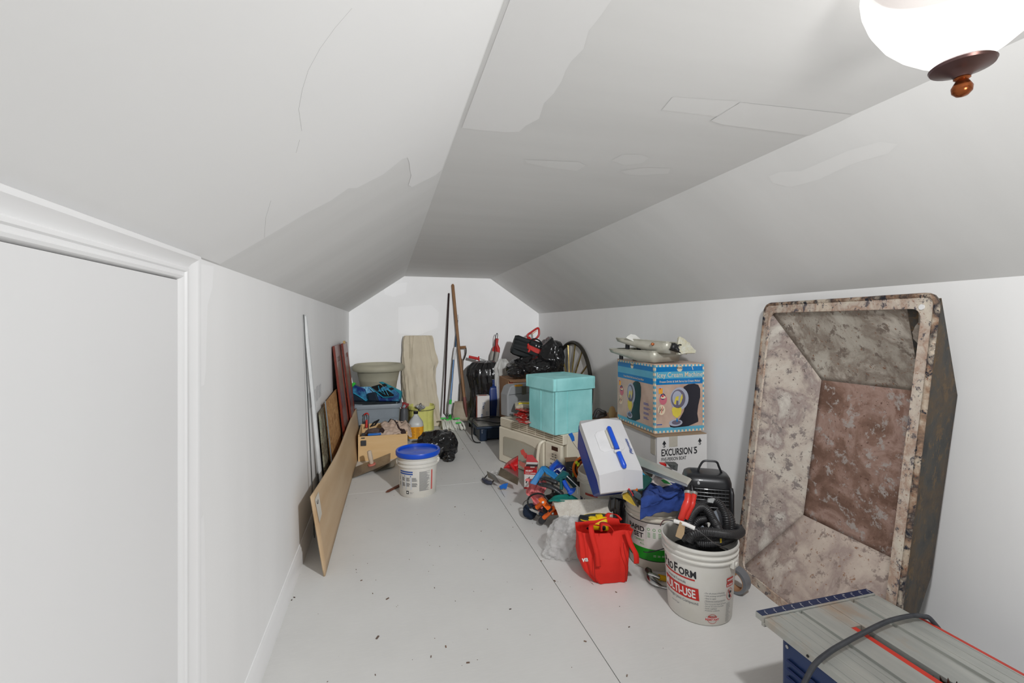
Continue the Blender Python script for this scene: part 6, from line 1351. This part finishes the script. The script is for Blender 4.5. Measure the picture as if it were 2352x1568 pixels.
# mud pan: a long trapezoid trough standing on its side
mpn = thing('mud_pan', 'long plaster-crusted metal mud pan across the front of the pile', 'mud pan', tuple(PD(1340, 1187, 2.72)), world=True)
mm = rust_mat('plaster_spotted_steel', [(222, 217, 204), (226, 221, 210), (214, 207, 194), (228, 223, 212), (212, 204, 192), (246, 246, 244)], 9)
a, b, c, d = PD(1271, 1149, 2.84), PD(1405, 1146, 2.66), PD(1407, 1187, 2.56), PD(1285, 1187, 2.72)
MB().slab([a, b, c, d], CF * .003 + V(0, 0, .0)).build('side_panel', mm, mpn, smooth=0, bevel=.001)
MB().slab([a, b, b + CF * .10 + V(0, 0, -.07), a + CF * .10 + V(0, 0, -.07)], (0, 0, -.003)).build('side_panel', mm, mpn, smooth=0)
MB().slab([b, c, c + CF * .10, b + CF * .10 + V(0, 0, -.07)], CR * .003).build('end_panel', mm, mpn, smooth=0); MB().slab([a, d, d + CF * .09, a + CF * .10 + V(0, 0, -.07)], -CR * .003).build('end_panel', mm, mpn, smooth=0)
MB().tube([a, b], .003, 6).build('rolled_edge', galv, mpn); MB().tube([d, c], .003, 6).build('rolled_edge', galv, mpn)
MB().tube([b, c], .0035, 6).build('rolled_edge', galv, mpn)
bb = MB(); bb.loft([(p.x, p.y, z, .040, .05, 0) for p, z in ((PD(1418, 1170, 2.60), .13), (PD(1418, 1170, 2.60), .20), (PD(1420, 1160, 2.60), .26), (PD(1422, 1150, 2.62), .31))], 40, fold=.018, k=3, seed=12)
single(bb, 'plastic_wrap', bag, 'black crumpled plastic between the mud pan and the bucket', 'wrap', smooth=40)
# teal cloth
def tc_(u, v):
    px = 1260 + 82 * u; top_ = 1150 - 16 * math.sin(min(1, u * 1.15) * PI) ** .8; p = PD(px, top_ + (1150 - top_) * v, 2.90 - .10 * v)
    p.z += .010 * nz(u * 6, v * 3, 2); p -= CF * .010 * nz(u * 8, v * 5, 6); return p
single(MB().grid(tc_, 40, 16), 'teal_cloth', mat('teal_green_cloth', (14, 128, 116), .9, c2=(10, 112, 102), scale=9), 'teal green cloth along the top edge of the mud pan', 'cloth', smooth=80, solid=.004)
# pink cloths
def pk1(u, v):
    a = bilin(PD(1206, 1102, 3.22), PD(1248, 1098, 3.20), PD(1262, 1168, 3.04), PD(1222, 1160, 3.08), u, v)
    a.z += .022 * nz(u * 3.5, v * 4, 3) + .01 * nz(u * 9, v * 9, 2); a -= CF * (.03 * nz(u * 4, v * 3.5, 8) + .012 * nz(u * 10, v * 10, 4)) ; a += CR * .018 * math.sin(v * 9); return a
single(MB().grid(pk1, 36, 44), 'pink_cloth', mat('salmon_pink_cloth', (232, 130, 130), .9, c2=(222, 116, 120), scale=8), 'salmon pink cloth trailing over the tools by the red box', 'cloth', smooth=80, solid=.004)
def pk2(u, v):
    a = bilin(PD(1214, 1156, 3.16), PD(1240, 1150, 3.14), PD(1262, 1184, 3.06), PD(1230, 1176, 3.10), u, v); a.z = max(.006, a.z + .02 * nz(u * 5, v * 5, 1)); a -= CF * .025 * nz(u * 5, v * 5, 5); return a
single(MB().grid(pk2, 26, 26), 'pink_cloth', mat('pale_pink_cloth', (216, 156, 156), .9), 'pale pink cloth lying lower, by the orange tools', 'cloth', smooth=80, solid=.004)
c = PD(1217, 1132, 3.06)
single(MB().blob((c.x, c.y, .05), (.045, .04, .05), 4, .12, 4, 3, zmin=.004), 'navy_pouch', mat('ink_navy_cloth', (18, 34, 56), .8), 'small ink navy pouch beside the pink cloth', 'pouch', smooth=60)
# red and white hammer carton
hA_ = PD(1204, 1123, 3.62); hA_.z = 0
hc_ = mthing('hammer_carton', 'open red and white carton with a hammer picture in front of microwave', 'box', mfrom(V(CR.x, CR.y, 0) * .99 + CF * -.12, CF + CR * .12, UP, (hA_.x, hA_.y, .002)))
cwh = mat('carton_white', (226, 220, 216), .6); crd_ = mat('carton_red', (190, 26, 32), .45, c2=(176, 22, 28), scale=4)
W2, D2, H2 = .102, .19, .155
for nm, c, s in (('front_panel', (W2 / 2, .001, H2 / 2), (W2, .002, H2)), ('back_panel', (W2 / 2, D2, H2 / 2), (W2, .002, H2)), ('side_panel', (.001, D2 / 2, H2 / 2), (.002, D2, H2)), ('side_panel', (W2, D2 / 2, H2 / 2), (.002, D2, H2)), ('bottom_panel', (W2 / 2, D2 / 2, .002), (W2, D2, .002))): MB().box(c, s).build(nm, cwh, hc_, smooth=0)
MB().box((W2 / 2, -.001, .135), (W2, .002, .040)).build('red_band', crd_, hc_, smooth=0); MB().box((W2 / 2, -.001, .006), (W2, .002, .012)).build('red_band', crd_, hc_, smooth=0); MB().box((-.001, D2 / 2, .135), (.002, D2, .040)).build('red_band', crd_, hc_, smooth=0)
put(MB(), text2d('HUSKY', .018, .04, shear=.2, width=.06), lambda x, y: V(.010 + x, -.0024, .137 + y)).build('lettering', whp, hc_, smooth=0)
put(MB(), text2d('CLAW HAMMER', .010, .03, width=.085), lambda x, y: V(.008 + x, -.0024, .122 + y)).build('lettering', whp, hc_, smooth=0)
MB().add([V(x, -.0014, z) for x, z in ((.012, .045), (.014, .062), (.030, .085), (.045, .10), (.043, .082), (.056, .078), (.058, .070), (.040, .070), (.030, .066), (.022, .052), (.018, .042))], [tuple(range(11))]).build('pictured_hammer', blk, hc_, smooth=0)
MB().slab([V(0, D2 * .35, H2), V(W2, D2 * .35, H2), V(W2, .0, H2 + .004), V(0, .0, H2 + .004)], (0, 0, .002)).build('lid_flap', crd_, hc_, smooth=0)
MB().slab([V(0, D2, H2), V(W2, D2, H2), V(W2 * .5, D2 + .02, H2 + .055), V(-.0, D2 + .02, H2 + .055)], (0, .002, 0)).build('lid_flap', crd_, hc_, smooth=0)
MB().slab([V(0, .01, H2), V(0, D2 * .7, H2), V(-.05, D2 * .6, H2 + .03), V(-.045, .02, H2 + .03)], (0, 0, .002)).build('side_flap', mat('carton_pink', (196, 110, 100), .6), hc_, smooth=0)
MB().box((W2 / 2, D2 * .65, H2 - .02), (W2 - .008, D2 * .6, .01)).build('dark_contents', blk, hc_, smooth=0)
MB().box((W2 * .62, D2 * .2, H2 + .0065), (.035, .02, .001)).build('sticker', whp, hc_, smooth=0)
pl('red_sleeve', mat('dusty_red_plastic', (196, 72, 62), .6), 'dusty red flat sleeve leaning up against the microwave window', 'sleeve', [(1195, 1035), (1202, 1031), (1207, 1040), (1210, 1041), (1213, 1050), (1206, 1054), (1201, 1045), (1198, 1044)], .008, 3.84)
# red scoop
sc_ = thing('red_scoop', 'glossy red plastic scoop between the hammer carton and microwave', 'scoop', tuple(PD(1175, 1088, 3.72)), world=True)
rsc = mat('glossy_red_scoop', (206, 20, 26), .3, c2=(190, 16, 22), scale=4, coat=.3)
qa = PD(1158, 1076, 3.78); 
MB().grid(lambda u, v: PD(1157 + 33 * u + 3 * v * 0, (1074 - 28 * u ** .6 if True else 0) * (1 - v) + (1076 + 20 * u) * v, 3.80 - .10 * math.sin(v * PI)), 18, 12).build('scoop_bowl', rsc, sc_, smooth=60, solid=.004)
MB().tube([PD(1168, 1064, 3.74), PD(1174, 1066, 3.68), PD(1184, 1080, 3.68)], [.006, .014, .012], 10).build('handle', rsc, sc_, smooth=60)
pl('steel_float', mat('grimy_steel', (120, 108, 92), .5, .4, c2=(86, 76, 62), scale=8), 'grimy rectangular steel float plate leaning on the red scoop', 'float', [(1150, 1073, 3.68), (1192, 1098, 3.52), (1189, 1114, 3.50), (1144, 1091, 3.62)], .003)
def film(u, v):
    a = bilin(PD(1126, 1068, 4.0), PD(1150, 1054, 4.12), PD(1164, 1056, 4.08), PD(1150, 1076, 3.92), u, v); a.z = .004 + .02 * abs(nz(u * 3, v * 3)) ; return a
single(MB().grid(film, 14, 14), 'clear_film', cf2.m, 'thin clear film sheet on the floor at the microwave corner', 'film', smooth=60, solid=.001)
# float trowel on the floor and its friend the flag
ft = thing('float_trowel', 'dark handled steel float trowel lying near the floor seam', 'trowel', tuple(FL(1128, 1105)), world=True)
p = [FL(1117, 1081, .03), FL(1138, 1091, .03), FL(1149, 1109, .006), FL(1146, 1111, .004), FL(1120, 1092, .004)]
MB().slab([PD(1118, 1081, 3.76), PD(1137, 1091, 3.70), PD(1149, 1109, 3.62), PD(1141, 1106, 3.62), PD(1121, 1096, 3.72)], (0, 0, -.002)).build('blade', mat('thin_steel_blade', (142, 142, 138), .3, .6), ft, smooth=0)
MB().tube([FL(1109, 1100, .018), FL(1114, 1104, .022), FL(1122, 1108, .022), FL(1130, 1109, .020)], [.012, .0165, .0165, .013], 14).build('handle', mat('slate_blue_grip', (56, 60, 76), .5), ft, smooth=60)
MB().tube([FL(1112, 1099, .03), FL(1120, 1089, .035), FL(1138, 1098, .03), FL(1130, 1108, .026)], .006, 8).build('bracket', dgr, ft)
fg = flag('blue marker flag lying on the floor beside the floor seam', [(1147, 1116), (1156, 1111), (1167, 1109), (1163, 1123), (1156, 1121), (1150, 1124)], 3.58, [(1147, 1117, 3.585), (1153, 1130, 3.52), (1162, 1145, 3.42), (1174, 1160, 3.29)])
# blue and teal tools
def bar_tool(name, label, cat, m, segs, extra=()):
    t = thing(name, label, cat, tuple(PD(*segs[0][0][0])), world=True)
    for nm, (pts, r_, sq), mm_ in segs_iter(segs, m): MB().tube(spline([PD(*p) for p in pts], 4) if len(pts) > 2 else [PD(*p) for p in pts], r_, 10, sq=sq).build(nm, mm_, t, smooth=50)
    return t
def segs_iter(segs, m):
    for s in segs: yield s[1], (s[0], s[2], s[3] if len(s) > 3 else 1), s[4] if len(s) > 4 else m
lbl = mat('bright_sky_blue_plastic', (28, 124, 186), .4, c2=(22, 112, 176), scale=6); rbl = mat('royal_blue_plastic', (16, 82, 196), .35, c2=(14, 74, 184), scale=6); tgn = mat('dark_teal_plastic', (14, 92, 96), .4, c2=(12, 84, 88), scale=6)
sg = thing('blue_staple_tool', 'sky blue L shaped tool lying on the pink cloth', 'tool', tuple(PD(1240, 1090, 3.0)), world=True)
MB().slab([PD(1217, 1110, 2.98), PD(1243, 1073, 3.05), PD(1254, 1079, 3.05), PD(1231, 1114, 2.98)], CF * .02).build('long_arm', lbl, sg, smooth=0, bevel=.003)
MB().slab([PD(1243, 1073, 3.05), PD(1252, 1072, 3.06), PD(1272, 1086, 3.03), PD(1300, 1101, 2.98), PD(1287, 1109, 2.97), PD(1255, 1089, 3.02)], CF * .03).build('body', lbl, sg, smooth=0, bevel=.005)
hk_ = thing('hex_key_holder', 'royal blue holder with silver hex keys behind the sky blue tool', 'tool', tuple(PD(1282, 1080, 3.1)), world=True)
MB().slab([PD(1261, 1077, 3.12), PD(1281, 1058, 3.18), PD(1292, 1068, 3.16), PD(1298, 1086, 3.10), PD(1284, 1094, 3.08), PD(1270, 1092, 3.08)], CF * .05).build('holder_body', rbl, hk_, smooth=0, bevel=.006)
MB().blob(PD(1287, 1079, 3.10), (.04, .03, .038), 3, .05, 2, 1).build('holder_barrel', mat('deep_blue_barrel', (14, 44, 140), .35), hk_, smooth=60)
for q in (((1272, 1082, 3.05), (1280, 1076, 3.05), (1291, 1085, 3.03)), ((1283, 1075, 3.04), (1288, 1081, 3.04)), ((1286, 1083, 3.04), (1295, 1073, 3.04)), ((1278, 1086, 3.03), (1284, 1091, 3.03))): MB().tube([PD(*p) for p in q], .003, 6).build('hex_key', mw_, hk_)
tg = thing('teal_clamp', 'dark teal clamp gun in the middle of the tool pile', 'clamp', tuple(PD(1300, 1100, 2.95)), world=True)
MB().slab([PD(1274, 1103, 2.95), PD(1293, 1082, 3.0), PD(1308, 1088, 2.98), PD(1304, 1096, 2.94), PD(1290, 1101, 2.93), PD(1278, 1107, 2.94)], CF * .03).build('head', tgn, tg, smooth=0, bevel=.004)
MB().tube([PD(1288, 1099, 2.95), PD(1290, 1112, 2.92), PD(1289, 1124, 2.90)], [.013, .011, .010], 10, sq=.7).build('grip', tgn, tg, smooth=60)
MB().slab([PD(1304, 1090, 2.99), PD(1311, 1092, 2.98), PD(1326, 1116, 2.93), PD(1318, 1122, 2.92), PD(1300, 1101, 2.95)], CF * .02).build('jaw_bar', mat('blackish_teal', (16, 50, 52), .45), tg, smooth=0, bevel=.002)
MB().tube([PD(1302, 1093, 2.93), PD(1326, 1116, 2.87), PD(1327, 1134, 2.84)], .003, 6).build('steel_rod', mw_, tg)
hb2 = thing('blue_suction_handle', 'royal blue handle with flared foot under the teal clamp', 'tool', tuple(PD(1310, 1120, 2.88)), world=True)
MB().tube([PD(1295, 1104, 2.92), PD(1300, 1115, 2.90), PD(1308, 1127, 2.88)], [.013, .015, .013], 12).build('grip', rbl, hb2, smooth=60)
MB().slab([PD(1303, 1132, 2.87), PD(1308, 1125, 2.87), PD(1324, 1122, 2.88), PD(1320, 1130, 2.86), PD(1310, 1138, 2.85)], CF * .03).build('foot', rbl, hb2, smooth=0, bevel=.004)
def roll(lb, pts, r_, m): 
    t = MB().tube(spline([PD(*p) for p in pts], 6), [r_ * (.6 + .4 * min(1, i / 3, (6 * (len(pts) - 1) - i) / 3 + .01)) * (1 + .12 * nz(i * .9, r_ * 99)) for i in range(6 * (len(pts) - 1) + 1)], 12, sq=.7)
    return single(t, 'wrapped_tool', m, lb, 'tool', smooth=50)
blg = mat('black_wrapped', (34, 36, 38), .25, c2=(52, 54, 56), scale=30, coat=.3)
roll('upper black wrapped tool bundle in the pile', ((1243, 1098, 3.0), (1256, 1099, 2.96), (1270, 1104, 2.94), (1282, 1109, 2.93)), .019, blg)
roll('lower black wrapped tool bundle with silver edge', ((1238, 1112, 2.98), (1254, 1114, 2.93), (1272, 1121, 2.91), (1288, 1132, 2.90), (1292, 1136, 2.9)), .020, blg)
roll('silver foil edged black pack left of the bundles', ((1242, 1104, 3.02), (1246, 1098, 3.02), (1254, 1095, 3.02)), .016, mat('foil_black', (120, 122, 124), .25, .5, c2=(30, 30, 32), scale=40))
c = PD(1276, 1128, 3.08); single(MB().blob((c.x, c.y, .10), (.09, .07, .06), 4, .14, 6, 14, zmin=.003), 'dark_tool_bag', mat('dark_canvas_bag', (36, 34, 34), .8, c2=(54, 48, 44), scale=18), 'dark tool bag at the bottom of the pile', 'bag', smooth=50)
c = PD(1258, 1143, 2.92); single(MB().blob((c.x, c.y, .115), (.028, .02, .018), 4, .3, 6, 4), 'glove', mat('black_red_glove', (24, 22, 22), .5, c2=(150, 50, 34), scale=20, lo=.55, hi=.6), 'black and orange glove next to the teal cloth', 'glove', smooth=50)
# black carton with lettering, orange cord coil
pc = thing('black_carton', 'black printed carton behind the pile, beside the orange cord', 'box', tuple(PD(1315, 1090, 3.15)), world=True)
MB().slab([PD(1301, 1060, 3.25), PD(1330, 1058, 3.2), PD(1332, 1120, 3.05), PD(1299, 1086, 3.15)], CF * .08).build('box_body', blk, pc, smooth=0, bevel=.002)
MB().slab([PD(1300, 1059, 3.25), PD(1330, 1057, 3.2), PD(1330, 1059, 3.2), PD(1300, 1061, 3.25)], CF * .09).build('box_edge', kraft, pc, smooth=0)
for i, (x, y) in enumerate(((1308, 1072), (1307, 1077), (1309, 1082), (1311, 1087))): MB().slab([PD(x, y, 3.16), PD(x + 9, y + 4, 3.13), PD(x + 9, y + 6, 3.13), PD(x, y + 2, 3.16)], CF * .001).build('lettering', gry, pc, smooth=0)
MB().slab([PD(1314, 1086, 3.10), PD(1317, 1085, 3.10), PD(1318, 1094, 3.08), PD(1315, 1096, 3.08)], CF * .002).build('green_mark', mat('olive_green_print', (110, 150, 70), .5), pc, smooth=0)
oc = thing('extension_cord', 'orange and black extension cord coil behind the cooler edge', 'cord', tuple(PD(1330, 1070, 3.05)), world=True)
for k_, (r_, m) in enumerate(((1.0, orn), (.88, blk), (.76, orn), (.64, mat('red_orange_cord', (206, 74, 30), .5)))):
    sp = [PD(1347 + 30 * r_ * math.cos(a), 1076 + 28 * r_ * math.sin(a), 3.10 + .02 * k_) for a in [2 * PI * i / 40 for i in range(40)]]; MB().tube(sp, .0085, 8, closed=True).build('cord_loop', m, oc, smooth=60)
MB().cyl(PD(1322, 1064, 3.05), PD(1327, 1060, 3.05), .010, n=10).build('cable_tie', mat('acid_yellow', (206, 226, 40), .5), oc); MB().cyl(PD(1327, 1070, 3.05), PD(1330, 1063, 3.05), .008, n=10).build('cable_tie', bpy.data.materials['acid_yellow'], oc)
MB().box(PD(1348, 1085, 3.16) + V(0, 0, -.06), (.08, .06, .10)).build('cord_block', blk, oc, bevel=.01)
# orange clamps
oc2 = thing('orange_clamp', 'orange tubular clamp with black knurled cap at the front of the pile', 'clamp', tuple(FL(1246, 1195)), world=True)
om_ = mat('clamp_orange', (246, 108, 24), .35, c2=(238, 98, 18), scale=5, coat=.2)
MB().tube([PD(1249, 1189, 2.92), PD(1262, 1177, 2.90), PD(1276, 1163, 2.87)], .0145, 16).build('tube', om_, oc2, smooth=60)
MB().tube([PD(1243, 1197, 2.95), PD(1247, 1192, 2.93), PD(1250, 1188, 2.92)], [.021, .021, .018], 12).build('knurled_cap', mat('knurled_black', (50, 50, 54), .5), oc2, smooth=20)
MB().slab([PD(1236, 1149, 2.90), PD(1246, 1143, 2.92), PD(1266, 1166, 2.86), PD(1258, 1173, 2.84)], CF * .03).build('block', om_, oc2, smooth=0, bevel=.004)
MB().slab([PD(1258, 1173, 2.84), PD(1266, 1166, 2.86), PD(1269, 1170, 2.86), PD(1262, 1177, 2.84)], CF * .03).build('block_end', bp_, oc2, smooth=0, bevel=.002)
MB().box(PD(1247, 1153, 2.86), (.014, .004, .012)).build('maker_plate', whp, oc2, smooth=0); 
MB().tube([PD(1233, 1165, 2.97), PD(1243, 1157, 2.95), PD(1252, 1146, 2.95)], .0155, 14).build('second_tube', om_, oc2, smooth=60)
MB().tube([PD(1225, 1166, 2.99), PD(1230, 1168, 2.98), PD(1233, 1164, 2.97)], [.014, .016, .016], 12).build('second_cap', bp_, oc2, smooth=60)
MB().slab([PD(1262, 1160, 2.95), PD(1274, 1158, 2.93), PD(1284, 1182, 2.84), PD(1266, 1184, 2.86)], CF * .02).build('base_bracket', mat('burnt_orange', (190, 72, 24), .5), oc2, smooth=0, bevel=.002)
MB().blob(PD(1270, 1179, 2.82), (.009, .009, .009), 2, 0, 1).build('ball', chr2, oc2)
cc_ = single(MB().tube(spline([PD(*p) for p in ((1220, 1167, 2.98), (1213, 1158, 3.0), (1213, 1146, 3.02), (1221, 1137, 3.0), (1235, 1133, 2.96), (1248, 1136, 2.92), (1258, 1148, 2.90))], 6), .0058, 8), 'black_cable', mat('black_tool_cable', (26, 27, 29), .45), 'black cable arching over the pink cloth', 'cable')
sd = thing('silver_screwdriver', 'silver barrelled tool with navy end lying on the floor by the orange clamp', 'screwdriver', tuple(FL(1232, 1180)), world=True)
MB().tube([PD(1217, 1168, 2.99), PD(1222, 1170, 2.985), PD(1236, 1176, 2.96), PD(1240, 1178, 2.95)], [.007, .0115, .0105, .014], 14).build('barrel', mat('shiny_silver', (206, 208, 208), .2, .8), sd, smooth=60)
MB().tube([PD(1241, 1179, 2.95), PD(1248, 1181, 2.93), PD(1256, 1180, 2.92)], .013, 12).build('grip', mat('navy_grip', (22, 34, 56), .5), sd, smooth=60)
wl2 = [FL(x, y, .003) for x, y in ((1240, 1184), (1222, 1178), (1206, 1168), (1201, 1158), (1206, 1150), (1216, 1146))]
single(MB().tube(spline(wl2, 6), .0018, 5), 'thin_wire', mat('thin_grey_wire', (140, 138, 132), .5), 'thin grey wire looping on the floor by the pink cloth', 'wire')
c = PD(1261, 1080, 3.16); single(MB().tube(spline([PD(*p) for p in ((1236, 1112, 3.1), (1237, 1096, 3.18), (1242, 1080, 3.22), (1251, 1072, 3.24), (1262, 1078, 3.24), (1268, 1100, 3.2), (1270, 1140, 3.2))], 5), .008, 8), 'black_hose_loop', mat('dusty_black_rubber', (70, 68, 64), .6), 'dusty black hose loop behind the sky blue tool', 'hose')
